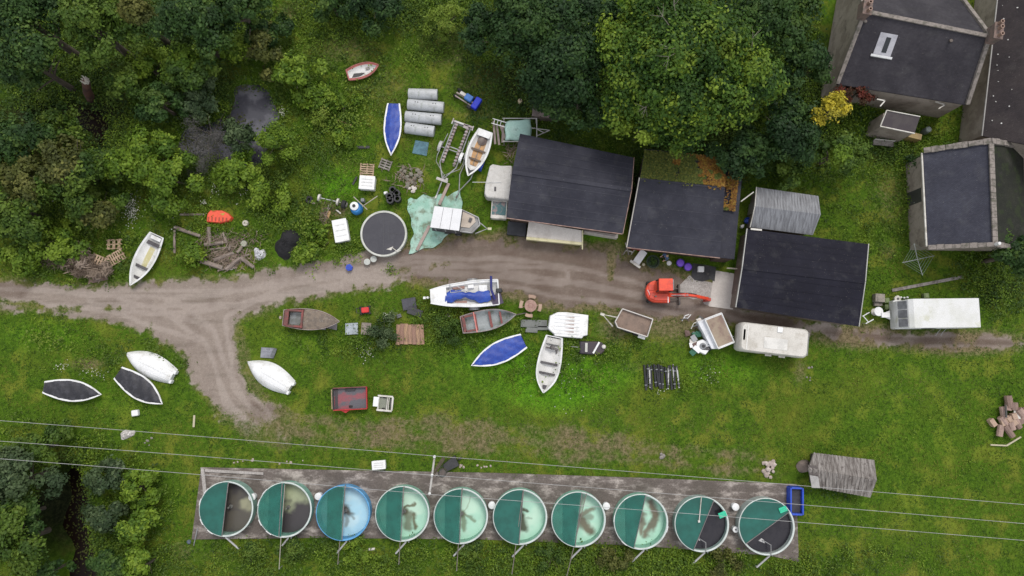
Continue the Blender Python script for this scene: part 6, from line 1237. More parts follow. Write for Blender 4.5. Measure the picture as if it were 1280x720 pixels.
# stack of firewood at right
LOGP = [mat('cut_log_pale', (.42,.30,.22), (.34,.24,.18)), mat('cut_log_pink', (.36,.25,.21), (.26,.18,.15)), mat('cut_log_brown', (.24,.16,.13), (.18,.12,.10))]
rg = random.Random(12)
for k in range(26):
    x, y = 1256+rg.uniform(-22,24), 520+rg.uniform(-19,20); 
    if abs(x-1256)/26+abs(y-520)/24 > 1.15: continue
    w_, d_, h_ = rg.uniform(.35,.75), rg.uniform(.6,1.1), rg.uniform(.3,.5); rr = rg.uniform(.22,.34)
    lone(MB().lathe([(rr,-d_/2),(rr*1.03,0),(rr,d_/2)], 9, (0,0,rr), 'X') if k % 3 else MB().box((0,0,h_/2),(d_*.8,w_*.8,h_)), 'firewood_log', LOGP[k % 3], 'cut log in the firewood pile at the right edge of the field', 'log', at(x,y)+Vector((0,0,.3*rg.random())), R(rg.uniform(60,130)), 'firewood logs at the right edge', bev=.02)
lone(MB().box((0,0,.55), (.9,.75,.08)), 'white_board', OFFW, 'white board lying on top of the firewood pile', 'board', at(1268,517), R(-10)); lone(MB().tube([at(1257,506,.75), at(1258,522,.8)], .08, 6), 'dark_pipe', DKSTEEL, 'dark pipe resting on the firewood pile', 'pipe')
# reddish boards, panels
for i in range(7):
    c, rz, L = seg(498+5.1*i-(.3*i), 405+random.uniform(-1,1), 497+5.2*i, 431+random.uniform(-1.5,1), .2); lone(MB().box((0,0,.16), (L,.31,.1)), 'reddish_board', mat('reddish_board_%d' % (i%3), [(.34,.20,.13),(.27,.15,.11),(.38,.24,.14)][i%3], (.22,.13,.09), scale=4, stretch=(.4,4,1)), 'weathered reddish board in the row of seven left of the weedy bush', 'board', (c.x,c.y,0), rz, 'seven reddish boards side by side')
for (x,y,w,d,rz,tl,m,lb) in ((512,380,1.15,.95,10,.35,(.07,.07,.085),'dark blue-grey sheet, upper of two beside the track'),(519,390,1.25,.6,-18,.2,(.05,.05,.055),'dark folded sheet, lower of two beside the track'),(499,395,.4,.3,20,.2,(.13,.13,.14),'small grey scrap left of the dark folded sheet'),(440,411,1.05,.95,3,.0,(.38,.43,.47),'pale blue-grey square panel right of the derelict boat'),(458,411,.8,1.0,-3,.0,(.26,.22,.19),'pinkish brown slab right of the pale blue-grey panel'),(335,441,1.1,.85,-3,.0,(.24,.25,.29),'grey slab lying above the smooth white upturned hull'),(343,441,.3,.8,-20,.2,(.13,.14,.15),'narrow dark strip at the right edge of the grey slab')):
    mb = MB().box((0,0,.12+tl/3), (w,d,.06), 0, tl*.5, tl*.3).box((-w*.1,d*.1,.17+tl/3), (w*.8,.03,.03), 0, tl*.5, tl*.3); lone(mb, 'flat_sheet', mat('sheet_%d' % x, m, tuple(k*.75 for k in m), rough=.7, scale=1.5, grime=tuple(k*.5 for k in m), gamt=.3), lb, 'sheet', at(x,y), R(rz), bev=.01)
# red mower
t = thing('lawn_mower', 'small red engine unit with black wheels between the track and the panels', 'mower', at(457,388), R(6)); MB().box((.05,0,.4), (.62,.45,.28)).build('engine_cover', mat('mower_red', (.62,.03,.03)), t, bev=.08); MB().box((0,0,.2), (.85,.55,.16)).build('deck', BLACK, t, bev=.05); MB().tube([(-.4,-.2,.3),(-.6,-.2,.7),(-.6,.2,.7),(-.4,.2,.3)], .025).build('handle', DKSTEEL, t)
for x in (-.35,.35):
    for y in (-.3,.3): wheel(t, x, y, .14, .08)
lone(MB().rock((0,0,0), .16, 3), 'pale_stone', PINKST, 'small pale stone just left of the derelict boat stern', 'stone', at(351,397)); lone(MB().rock((0,0,0), .22, 6), 'grey_stone', STONE, 'round grey stone below the bow end of the speedboat', 'stone', at(560,395))
# picnic table
t = thing('picnic_table', 'round wooden picnic table with four curved benches near the track', 'picnic table', at(663,383)); PT = mat('pink_brown_timber', (.36,.23,.19), (.28,.17,.14), rough=.8, scale=3); MB().lathe([(.50,.70),(.50,.76)], 28).build('tabletop', PT, t, bev=.01)
mb = MB().lathe([(.07,0),(.07,.7)], 10); [mb.box((.5*math.cos(a),.5*math.sin(a),.3), (1.0,.07,.08), a) for a in (R(5),R(95),R(185),R(275))]; mb.build('frame', PT, t); MB().lathe([(.2,.76),(.2,.768),(.17,.768),(.17,.76)], 20, closed=True).build('table_ring', mat('ring_red', (.26,.12,.11)), t)
for k in range(4):
    a0 = R(80+90*k); pts = [(r_*math.cos(a0+s), r_*math.sin(a0+s)) for r_, ss in ((.95,(-.36,-.2,0,.2,.36)),(.66,(.42,.2,0,-.2,-.42))) for s in ss]; MB().prism(pts, .40,.46).build('bench', mat('bench_timber', (.42,.30,.22), (.34,.23,.17)), t, bev=.03)
# chair, planter, person, tubs by shed B
t = thing('sun_chair', 'white slatted recliner chair in front of the middle shed', 'chair', at(797,325), R(-125)); MB().box((-.25,0,.42), (1.25,.62,.08)).build('seat', CLEANW, t, bev=.03); MB().box((.5,0,.5), (.22,1.02,.1)).build('arm_bar', OFFW, t, bev=.04)
for x,y in ((-.8,-.25),(-.8,.25),(.3,-.25),(.3,.25)): MB().box((x,y,.2), (.06,.06,.4)).build('leg', OFFW, t)
lone(MB().lathe([(.1,0),(.14,.2),(.08,.3)], 12), 'cream_pot', mat('cream_pot', (.5,.46,.34)), 'tiny cream pot beside the white recliner', 'pot', at(804,331), smooth=True)
t = thing('round_planter', 'dark round planter with green growth in front of the middle shed', 'planter', at(815,328)); MB().lathe([(.30,0),(.52,.35),(.56,.45),(.46,.45),(.40,.3)], 26).build('pot', mat('dark_green_pot', (.015,.03,.015), (.02,.04,.02)), t, smooth=True)
n = 160; g = RNG.normal(0,.16,(n,3)); g[:,2] = .42+np.abs(g[:,2])*.5; leaves('plant', g, np.tile([0,0,1.0],(n,1)), .12, tints('dark', RNG.uniform(.2,1,n), n), LEAF, t)
for (x,y,lb) in ((849,329.5,'purple lidded tub, left one of the pair by the middle shed'),(858.5,334.5,'purple lidded tub, right one of the pair by the middle shed')):
    t = thing('purple_tub', lb, 'tub', at(x,y), 0, 'purple tubs'); MB().lathe([(.25,0),(.33,.4),(.35,.45)], 22).build('tub_body', mat('deep_purple', (.06,.012,.28)), t, smooth=True); MB().lathe([(.28,.45),(.28,.47),(.22,.49)], 22).build('lid', mat('violet_lid', (.22,.10,.68), (.18,.08,.58)), t, smooth=True)
lone(MB().box((0,0,.22), (.5,.48,.44)), 'white_crate', CLEANW, 'white crate on the dark mat next to the concrete apron', 'crate', at(875,337), R(-3), bev=.05); lone(MB().lathe([(.2,0),(.22,.15),(.15,.22)], 8), 'white_basin', CLEANW, 'small white basin between the person and the purple tubs', 'basin', at(836,329), smooth=True)
mt = [(866,329),(880,331),(895,334),(893,352),(888,349),(878,352),(868,350),(864,346)]; o = MB().slab([(p.x,p.y,.06) for p in [at(*q) for q in mt[::-1]]], .05).build('dark_mat', mat('asphalt_mat', (.055,.055,.06), (.035,.035,.04), rough=.9, grime=(.12,.11,.10), gamt=.3)); tag(o, 'ragged dark mat between the white crate and the concrete apron', 'mat')
for k, (a,b_) in enumerate((((783,313),(791,315)),((789,318),(793,312)))): lone(MB().tube([at(*a,.3), at(*b_,.5)], .06, 6), 'scrap_rod', OFFW if k == 0 else GREYW, 'pale scrap rod at the left corner of the middle shed' if k == 0 else 'grey scrap rod above the white recliner', 'rod')
t = thing('blue_bucket', 'blue bucket at the corner between the metal shed and the middle shed', 'bucket', at(932,277)); MB().lathe([(.2,.1),(.26,.55),(.24,.55),(.18,.15)], 20).build('bucket_body', BLUEP, t, smooth=True); MB().lathe([(.17,.3),(.17,.33)], 16).build('blue_contents', mat('mid_blue', (.06,.12,.5)), t)
lone(MB().lathe([(.1,0),(.16,.25),(.12,.45)], 12).box((.1,.1,.35), (.14,.1,.1)), 'white_jug', CLEANW, 'white jug below the blue bucket at the shed corner', 'jug', at(926,284), smooth=True)
lone(MB().slab([(-.7,-.05,.7),(.7,-.05,.7),(.7,.05,.7),(-.7,.05,.7)], .08), 'cream_rail', mat('cream_rail', (.50,.46,.38)), 'cream rail between the middle shed and the black shed doorway', 'rail', at(916,337), R(-4))
# floats rack
rg = random.Random(8)
for i in range(15):
    x = 806+2.9*i; y0, y1 = 457+rg.uniform(-2,2), 485+rg.uniform(-3,3); c, rz, L = seg(x+rg.uniform(-1,1), y0, x+1+rg.uniform(-2,2), y1, .15); col = (i in (2,10,12,14))
    t = thing('mussel_pipe', ('white' if col else 'black')+' pipe in the row of pipes lying on the grass below the box trailer', 'pipe', (c.x,c.y,0), rz, 'black and white pipes laid side by side')
    MB().lathe([(.07 if col else .095,-L/2),(.07 if col else .095,L/2)], 8, (0,0,.12), 'X').build('pipe_tube', mat('spotted_white_pipe', (.5,.5,.5), (.06,.06,.06), scale=3, lo=.5, hi=.56) if col else BLACK, t, smooth=True); MB().lathe([(.11,-.04),(.11,.04)], 8, (L*.3*(-1 if i % 2 else 1),0,.12), 'X').build('collar', GREYPL, t)
# junk pile
rg = random.Random(21); JM = [OFFW, CLEANW, DKSTEEL, mat('junk_green', (.02,.12,.07)), STEEL, mat('junk_brown', (.12,.07,.06)), GREYPL, BLACK]
names = ['white board','white frame','dark steel piece','green plastic scrap','steel offcut','brown plate','grey plastic box','black scrap']
for k in range(30):
    x, y = 870+rg.uniform(-14,12), 418+rg.uniform(-22,22); x += (y-410)*.28; m = JM[k % 8]
    if k % 3 == 0: mb = MB().box((0,0,.2), (rg.uniform(.3,.7),rg.uniform(.25,.5),rg.uniform(.1,.35)), 0, rg.uniform(-.3,.3), rg.uniform(-.3,.3))
    elif k % 3 == 1: mb = MB().tube([(-.35,0,.1),(.1,.1,.4),(.4,-.1,.25)], .045, 6)
    else: mb = MB().slab([(-.25,-.2,.3),(.3,-.15,.2),(.2,.25,.35),(-.2,.2,.25)], .06).box((.05,0,.15), (.3,.25,.25))
    lone(mb, 'scrap_piece', m, names[k % 8]+' in the scrap pile left of the stained box body', 'scrap', at(x,y)+Vector((0,0,rg.uniform(0,.35))), R(rg.uniform(0,360)), 'scrap pile by the box body', bev=.015)
t = thing('appliance_panel', 'white washing machine lying on its back in the scrap pile', 'appliance', at(876,433), R(-20)); MB().prism([(-.5,-.5),(.45,-.6),(.65,0),(.55,.5),(-.2,.55),(-.6,.2)], .1, .65, .95).build('casing', CLEANW, t, bev=.05); MB().lathe([(.26,.65),(.28,.68),(.2,.70)], 20).build('door', GREYPL, t); MB().lathe([(.14,.70),(.14,.71)], 16, (.03,.02,0)).build('drum_hole', BLACK, t)
# garden corner left of the motorhome
t = thing('round_white_table', 'round white table near the corner of the black shed', 'table', at(1093,390)); MB().lathe([(.36,.66),(.38,.70),(.36,.73)], 26).build('tabletop', CLEANW, t, smooth=True); MB().lathe([(.06,.03),(.06,.66)], 10).build('pedestal', OFFW, t); MB().lathe([(.3,0),(.28,.04)], 20).build('base', OFFW, t)
t = thing('white_trestle', 'small white trestle frame against the edge of the black roof', 'trestle', at(1080,398), R(25)); mb = MB(); mb.tube([(-.3,.3,.6),(.35,.35,.6)], .04).tube([(-.35,-.35,.6),(.4,-.3,.6)], .04).tube([(-.25,.3,.6),(-.1,-.3,.6)], .04); mb.build('rails', CLEANW, t); mb = MB(); [mb.tube([(x,y,0),(x,y,.6)], .03) for x in (-.3,.35) for y in (-.33,.33)]; mb.build('legs', OFFW, t)
lone(MB().box((0,0,.3), (.8,.7,.6)).box((0,-.5,.15),(.7,.3,.3)), 'stone_trough', STONE, 'brown-grey stone trough right of the black roof corner', 'trough', at(1096,373), R(-3), bev=.06)
for (x,y,lb) in ((1106,376,'mossy green pot, upper of two left of the motorhome'),(1107,384,'mossy green pot, lower of two left of the motorhome'),(1155,370,'pale green pot behind the middle of the motorhome')): lone(MB().box((0,0,.2), (.42,.42,.4)).box((0,0,.42),(.3,.3,.06)), 'moss_pot', mat('moss_green_pot', (.17,.22,.09), (.12,.16,.07)), lb, 'pot', at(x,y), R(5), bev=.05)
t = thing('wheel_tub', 'round pale tub with a dark centre at the front corner of the motorhome', 'tub', at(1119,374)); MB().lathe([(.2,0),(.28,.4),(.24,.44)], 20).build('tub_body', OFFW, t, smooth=True); MB().cyl((0,0,.44), .1, .02, 14).build('centre', CHAR, t)
for k,x in enumerate((1125,1129,1133)): lone(MB().lathe([(.07,0),(.1,.15),(.05,.25)], 10), 'small_bottle', CLEANW, 'small white bottle in the row of three at the front corner of the motorhome', 'bottle', at(x,372+.5*(k%2)), 0, 'three white bottles', smooth=True)
# rotary dryer
c = at(1131,328); t = thing('rotary_dryer', 'grey rotary clothes dryer standing in the garden beside the stone outbuilding', 'clothes dryer', c); hT = 1.9; o_ = at(1131,328,hT); 
MB().tube([(0,0,0),(0,0,hT)], .03).build('post', STEEL, t); mb = MB(); A_ = [R(12+90*k) for k in range(4)]; [mb.tube([(0,0,hT),(1.35*math.cos(a),1.35*math.sin(a),hT+.12)], .025, 5) for a in A_]; mb.build('arms', mat('dryer_arm', (.26,.28,.27)), t)
mb = MB()
for j in range(1,6):
    q = [(.26*j*math.cos(a), .26*j*math.sin(a), hT+.024*j) for a in A_]; [mb.tube([q[k], q[(k+1)%4]], .011, 4) for k in range(4)]
mb.build('lines', mat('line_grey', (.16,.20,.17)), t)
# small bits by tank slab and others
lone(MB().tube([at(247,660,.3), at(242,682,.15)], .04, 5), 'thin_rod', STEEL, 'thin grey rod at the left side of the first tank', 'rod'); lone(MB().rock((0,0,0), .22, 31), 'blue_grey_lump', mat('bluegrey', (.10,.13,.17)), 'blue-grey lump in the grass at the foot of the thin rod', 'lump', at(237,677))
stones(10, 590,583, 30,2, .08,.14, PINKST, 'small stone along the top edge of the slab right of the pole', 'small stones at the slab edge'); stones(9, 330,577, 70,3, .07,.13, PINKST, 'small stone along the top edge of the slab above the left tanks', 'small stones above the left tanks')
stones(5, 187,552, 8,5, .08,.14, STG, 'small stone in the grass left of the slab corner', 'small stones left of the slab')
lone(MB().box((0,0,.06), (.5,.18,.06)), 'white_offcut', OFFW, 'small white offcut below the tank with olive brown streaks', 'offcut', at(465,686), R(4))
# ================================================================ PERSON
def skin(name, verts, edges, m, parent, sub=2, root=0):
    me = bpy.data.meshes.new(name); me.from_pydata([v[0] for v in verts], edges, []); o = bpy.data.objects.new(name, me); COL.objects.link(o)
    sk_ = o.modifiers.new('skin', 'SKIN'); sk_.use_smooth_shade = True
    if not me.skin_vertices: 
        bpy.context.view_layer.objects.active = o
    sv = me.skin_vertices[0].data if me.skin_vertices else None
    if sv is None: raise RuntimeError('no skin layer')
    for i, v in enumerate(verts): r_ = v[1]; sv[i].radius = (r_, r_) if not isinstance(r_, tuple) else r_; sv[i].use_root = (i == root)
    s = o.modifiers.new('sub', 'SUBSURF'); s.levels = sub; s.render_levels = sub; me.materials.append(m); o.parent = parent; return o
def person(label, x, y, rz):
    t = thing('person', label, 'person', at(x,y), rz); SKN = mat('skin', (.52,.32,.23), (.46,.27,.19), fine=0)
    V = [((0,0,.98),.12),((0,0,1.15),.12),((0,0,1.34),.13),((0,0,1.46),.07),((.01,0,1.54),.055),((.02,0,1.62),.085),((.02,0,1.70),.09),((.01,0,1.77),.05)]; E = [(i,i+1) for i in range(7)]
    for s in (-1,1):
        k = len(V); V += [((0,s*.10,.90),.085),((.02,s*.11,.50),.055),((-.01,s*.11,.09),.04),((.12,s*.12,.04),.035)]; E += [(0,k),(k,k+1),(k+1,k+2),(k+2,k+3)]
        k = len(V); V += [((0,s*.19,1.40),.055),((.03,s*.26,1.14),.042),((.22,s*.22,1.00),.032),((.29,s*.21,.98),.028)]; E += [(2,k),(k,k+1),(k+1,k+2),(k+2,k+3)]; w = k+3
        for j, (dy,l) in enumerate(((-.03,.07),(-.01,.085),(.01,.08),(.03,.065))):
            q = len(V); V += [((.33,s*.21+dy,.975),.010),((.33+l*.6,s*.21+dy*1.1,.965),.009),((.33+l,s*.21+dy*1.1,.94),.008)]; E += [(w,q),(q,q+1),(q+1,q+2)]
        q = len(V); V += [((.31,s*.21-s*.045,.98),.011),((.35,s*.21-s*.06,.965),.009)]; E += [(w,q),(q,q+1)]
    skin('body', V, E, SKN, t)
    J = [((0,0,.98),.155),((0,0,1.16),.155),((0,0,1.36),.16),((0,0,1.47),.085)]; E = [(0,1),(1,2),(2,3)]
    for s in (-1,1): k = len(J); J += [((0,s*.20,1.41),.075),((.03,s*.27,1.14),.062),((.20,s*.225,1.02),.048)]; E += [(2,k),(k,k+1),(k+1,k+2)]
    skin('jacket', J, E, mat('denim_blue', (.06,.12,.25), (.05,.09,.18)), t)
    T_ = [((0,0,.97),.145)]; E = []
    for s in (-1,1): k = len(T_); T_ += [((0,s*.10,.86),.10),((.02,s*.11,.50),.075),((-.01,s*.11,.13),.06)]; E += [(0,k),(k,k+1),(k+1,k+2)]
    skin('trousers', T_, E, mat('dark_trousers', (.02,.02,.03)), t)
    for s in (-1,1): MB().box((.05,s*.12,.05), (.29,.11,.10)).build('shoe', BLACK, t, bev=.04)
    MB().rock((-.005,0,1.66), .105, 2, 1.0, 3).build('hair', mat('fair_hair', (.42,.31,.18)), t, smooth=True)
    for s in (-1,1): MB().lathe([(.004,0),(.012,.004)], 8, (.105,s*.033,1.67), 'X').build('eye', BLACK, t); MB().rock((.02,s*.09,1.655), .025, 4).build('ear', SKN, t)
    MB().rock((.115,0,1.625), .016, 3).build('nose', SKN, t); MB().box((.105,0,1.59), (.01,.045,.01)).build('mouth', mat('lip', (.35,.13,.11)), t)
person('fair-haired person in a blue top standing in front of the middle shed', 829,323, R(-150))
# ================================================================ LIGHT, SKY, CAMERA
w = bpy.data.worlds.new('World'); SC.world = w; w.use_nodes = True; nt = w.node_tree; bg = nt.nodes['Background']
sky = nt.nodes.new('ShaderNodeTexSky'); sky.sky_type = 'NISHITA'; sky.sun_disc = False; sky.sun_elevation = R(58); sky.sun_rotation = R(20); sky.air_density = 1.0; sky.dust_density = 3.0; sky.ozone_density = 1.0
cl_ = mixc(nt, .72, sky.outputs[0], (4.9,4.8,4.7)); nt.links.new(cl_, bg.inputs[0]); bg.inputs[1].default_value = .12
sl_ = bpy.data.lights.new('overcast_sun', 'SUN'); sl_.energy = 1.0; sl_.angle = R(20); sl_.color = (1,.96,.90); so_ = bpy.data.objects.new('overcast_sun', sl_); COL.objects.link(so_)
el_, az_ = R(58), R(20); d_ = Vector((math.sin(az_)*math.cos(el_), math.cos(az_)*math.cos(el_), math.sin(el_))); so_.rotation_euler = d_.to_track_quat('Z','Y').to_euler(); so_.location = d_*100
cam = bpy.data.cameras.new('drone_camera'); cam.sensor_width = 36; cam.lens = F/1280*36; cam.clip_start = .5; cam.clip_end = 8000
co_ = bpy.data.objects.new('drone_camera', cam); COL.objects.link(co_); co_.location = (0,0,H); co_.rotation_euler = (TH,0,0); SC.camera = co_
SC.view_settings.view_transform = 'Standard'; SC.view_settings.look = 'None'; SC.view_settings.gamma = 1; SC.view_settings.exposure = 0.85
SC.render.resolution_x = 1024; SC.render.resolution_y = 576
# ================================================================ TREES AND SHRUBS
T = tree
T(848,80,98,11,'oak',56000,'huge broad-crowned tree with pale green clumps overhanging the dark shed roofs',lobes=26,twigs=4,accent=('lime',.5,.0,.14))
T(816,138,58,8.5,'oak',24000,'mid green tree crown leaning over the back edge of the sheds',lobes=16,twigs=3)
T(925,100,52,10,'oak',16000,'rounded yellowish green tree east of the huge crown, between it and the stone house',lobes=14,twigs=1)
T(960,16,60,9,'dark',22000,'tall green tree at the top edge, behind the rounded yellowish tree',lobes=14)
T(700,60,62,9,'deep',22000,'dark blue-green tree on the west side of the huge pale-clumped crown',lobes=14)
T(650,30,52,8,'deep',15000,'dark evergreen at the top edge just right of the small lime bush',lobes=12)
T(724,124,40,6,'deep',12000,'dark green tree squeezed between the huge crown and the dark tree west of it',lobes=10)
T(690,118,40,6,'deep',11000,'low dark tree behind the long shed where the mint sheet lies',lobes=10)
T(738,30,40,7,'deep',12000,'dark tree on the top edge filling the gap left of the huge pale-clumped crown',lobes=10)
T(925,190,38,5,'deep',9000,'dark green tree just behind the leaf-strewn corner of the middle shed',lobes=9)
T(985,212,26,2.5,'mid',5000,'low green shrub north of the ridged metal shed roof',lobes=8,name='wild_shrub',cat='shrub')
T(560,24,25,3.5,'lime',5200,'small round lime green bush standing alone near the top edge','rounded_bush','bush',.2,9)
T(980,160,44,7,'deep',15000,'dark green tree north of the small ridged metal shed',lobes=12)
T(1002,84,34,8,'deep',9000,'deep green tree pressed against the west gable of the stone house',lobes=9)
T(1046,190,34,5,'mid',9000,'fresh green tree whose crown spills over the grass below the stone house',lobes=9,accent=('bright',-.1,-.3,.4))
T(1036,139,25,7.6,'yellow',2600,'small tree with bright yellow autumn leaves by the stone house','autumn_tree','tree',.22,16)
T(1070,118,22,4.2,'red',2400,'red-leaved creeper climbing the front wall of the stone house','climbing_creeper','creeper',.2,7)
T(1264,320,30,5,'dark',7500,'dark bushy tree at the right edge below the roof with the stone gable',lobes=8)
T(1150,205,14,1.6,'dark',1500,'low dark bush against the west wall of the right-hand stone house','low_bush','bush',.2,5)
# north-west wood
T(40,30,62,9,'dark',17000,'dark tree filling the top left corner',lobes=13)
T(116,34,44,8.5,'mid',14000,'green tree second from the top left corner',lobes=12)
T(46,84,36,7,'dark',11000,'shadowy tree west of the pale snag above the dark ditch',lobes=10)
T(175,22,40,7,'mid',11000,'olive tinged tree third from the top left corner',lobes=11,accent=('olive',.2,.1,.6))
T(186,84,30,3,'bright',7000,'loose bright shrub east of the pale snag',lobes=11,cat='shrub',name='wild_shrub')
T(240,34,48,8,'dark',13000,'dark tree on the top edge north of the pond',lobes=11)
T(300,12,40,7,'dark',9000,'dark tree on the top edge just left of the bare brown patch',lobes=9)
T(235,82,34,5,'mid',9500,'shrubby tree with bright tips directly north-west of the pond',lobes=11,accent=('bright',.1,.1,.5))
T(200,130,28,4,'dark',9000,'dark shrub between the ditch and the pond',lobes=9,cat='shrub',name='wild_shrub')
T(252,120,28,3,'grey',7000,'grey-green willow on the west bank of the pond',lobes=9,cat='shrub',name='willow_shrub')
T(262,166,46,2.2,'greytwig',9000,'leafless grey thicket standing in the shallow end of the pond',lobes=10,cat='shrub',name='bare_thicket',leaf=.18,aspect=.14)
T(296,168,20,3,'grey',3500,'small grey willow in the middle of the pond',lobes=7,cat='shrub',name='willow_shrub')
T(330,62,30,3,'olive',6000,'low olive scrub north-east of the pond',lobes=8,cat='shrub',name='wild_shrub')
T(374,92,30,3.2,'bright',7000,'bright leafy shrub on the north-east bank of the pond',lobes=9,cat='shrub',name='wild_shrub')
T(392,116,20,1.6,'bright',4200,'yellow-green leafy shrub nearest the red and white dinghy',lobes=7,cat='shrub',name='wild_shrub')
T(345,180,24,3,'bright',6500,'feathery bright green shrub on the east bank of the pond',lobes=10,cat='shrub',name='wild_shrub',leaf=.2)
T(396,144,11,1.2,'lime',1300,'tiny lime shrub in the weeds west of the blue covered boat',lobes=6,cat='shrub',name='wild_shrub',leaf=.18)
T(292,208,26,2.6,'bright',6000,'light green shrub at the southern tip of the pond',lobes=9,cat='shrub',name='wild_shrub')
T(328,236,18,1.8,'bright',3600,'round green shrub halfway between the pond and the heap of black netting',lobes=7,cat='shrub',name='wild_shrub')
T(168,196,44,3.6,'bright',12000,'wide bright green thicket west of the pond',lobes=14,cat='shrub',name='wild_shrub')
T(212,222,36,3,'bright',9000,'bright green shrub north of the patch of white flowers',lobes=10,cat='shrub',name='wild_shrub')
T(92,212,48,5.4,'mid',13000,'wide green tree with olive patches at the left side below the dark ditch',lobes=15,accent=('olive',-.2,.2,.7))
T(42,222,42,5,'olive',9000,'olive tree at the left edge below the dark ditch',lobes=12)
T(20,170,40,6,'dark',9000,'dark tree at the left edge level with the pond',lobes=10)
T(130,205,30,3.4,'mid',7000,'green shrub between the dark ditch and the wide bright thicket',lobes=9,cat='shrub',name='wild_shrub')
T(290,62,24,2.4,'bright',4500,'bright shrub due north of the pond',lobes=9,cat='shrub',name='wild_shrub')
T(156,104,22,4,'mid',7000,'green tree just east of the snag',lobes=8)
T(330,32,26,3,'dark',5000,'dark shrub beside the bare brown patch on the top edge',lobes=7,cat='shrub',name='wild_shrub')
T(470,4,34,4,'deep',8000,'dark shrubby tree on the top edge midway between the brown patch and the lime bush',lobes=9)
T(415,6,26,3,'dark',5000,'dark shrub on the top edge just right of the bare brown patch',lobes=7,cat='shrub',name='wild_shrub')
T(600,40,32,5,'deep',8000,'dark tree immediately right of the lime bush',lobes=9)
T(20,262,40,4.5,'mid',8000,'green tree at the left edge above the track',lobes=10)
T(66,152,24,3.5,'mid',4500,'small green tree at the near bank of the dark ditch',lobes=8)
T(120,262,36,2.8,'mid',8000,'low mixed shrub above the heap of broken pallets',lobes=10,cat='shrub',name='wild_shrub',accent=('olive',.3,-.3,.6))
T(50,305,40,2,'bright',7500,'low yellow-green scrub by the left end of the track',lobes=11,cat='shrub',name='wild_shrub')
T(96,330,22,1.0,'dead',2600,'tangle of dead pale branches left of the broken pallets','dead_brush','brushwood',.6,7,aspect=.14)
T(120,340,14,1,'dead',1500,'greyish brushwood heap tight against the broken pallets','dead_brush','brushwood',.55,5,aspect=.14)
T(430,128,16,1.0,'bright',1800,'low yellow-green weeds midway between the pond and the blue covered boat',lobes=6,name='wild_shrub',cat='shrub')
T(398,290,12,.9,'bright',1400,'low leafy clump right of the black netting heap, by the dark pole',lobes=5,name='wild_shrub',cat='shrub')
T(430,170,12,.9,'bright',1200,'low leafy clump west of the black pipe',lobes=5,name='wild_shrub',cat='shrub')
T(355,250,16,1.1,'bright',1800,'low yellow-green clump north of the black netting heap',lobes=6,name='wild_shrub',cat='shrub')
T(240,320,14,1.4,'bright',2200,'small bright shrub between the white rowing boat and the logs',lobes=6,cat='shrub',name='wild_shrub')
T(378,318,14,1.2,'bright',2400,'bright green shrub beside the heap of black netting',lobes=6,cat='shrub',name='wild_shrub')
T(658,196,13,1.4,'bright',2000,'bright leafy clump between the open boat and the long shed',lobes=6,cat='shrub',name='wild_shrub')
# south-west
T(22,600,42,5,'grey',10000,'grey-green tree at the left edge above the dark burn',lobes=10)
T(14,680,42,6,'mid',9000,'green tree in the bottom left corner',lobes=9)
T(130,646,20,2.6,'grey',5000,'narrow grey willow on the east bank of the dark burn',lobes=8,name='willow_shrub',cat='shrub')
T(60,716,26,3,'dark',4000,'dark shrub on the bottom edge beside the burn',lobes=7,name='wild_shrub',cat='shrub')
T(138,706,22,3,'dark',6000,'deep green shrub at the bottom edge east of the burn',lobes=8,name='wild_shrub',cat='shrub')
T(52,560,30,3,'mid',6000,'green shrub at the left edge just below the uppermost overhead wire',lobes=8,name='wild_shrub',cat='shrub')
T(24,645,36,4,'dark',9000,'dark green tree leaning over the west side of the burn',lobes=9)
T(132,600,22,2.6,'grey',5000,'grey-green willow at the head of the burn',lobes=8,name='willow_shrub',cat='shrub')
T(172,610,20,2.6,'bright',5000,'bright leafy shrub at the upper end of the green strip left of the tanks',lobes=8,name='wild_shrub',cat='shrub')
T(168,660,22,2.8,'bright',5500,'bright leafy shrub in the middle of the green strip left of the tanks',lobes=8,name='wild_shrub',cat='shrub')
T(178,708,24,3,'bright',5500,'bright leafy shrub at the bottom end of the green strip left of the tanks',lobes=8,name='wild_shrub',cat='shrub')
T(480,418,22,1.0,'grey',3000,'dusky grey weed bush left of the stack of reddish boards',lobes=7,name='weed_bush',cat='bush',leaf=.16)
T(560,412,18,1.0,'mid',2600,'weedy bush between the boards and the blue covered boat on the grass',lobes=7,name='weed_bush',cat='bush',leaf=.18)
T(1184,10,14,1.6,'bright',1600,'bright bush between the two stone houses at the top edge',lobes=6,name='low_bush',cat='bush')
for i, (x, y, r_, pl, lb) in enumerate([(312,690,16,'mid','low green bush below the first tank from the left'),(366,688,18,'mid','low green bush below the second tank from the left'),(448,690,20,'bright','bright bush below the blue-rimmed tank'),
      (590,694,16,'mid','low green bush below the fifth tank from the left'),(690,698,18,'mid','low green bush between the outlets of the sixth and seventh tanks'),(770,700,18,'olive','olive bush below the eighth tank from the left'),(900,704,20,'olive','olive bush under the two dark-lined tanks')]):
    T(x, y, r_, .9, pl, 2200, lb, 'low_bush', 'bush', .18, 6)
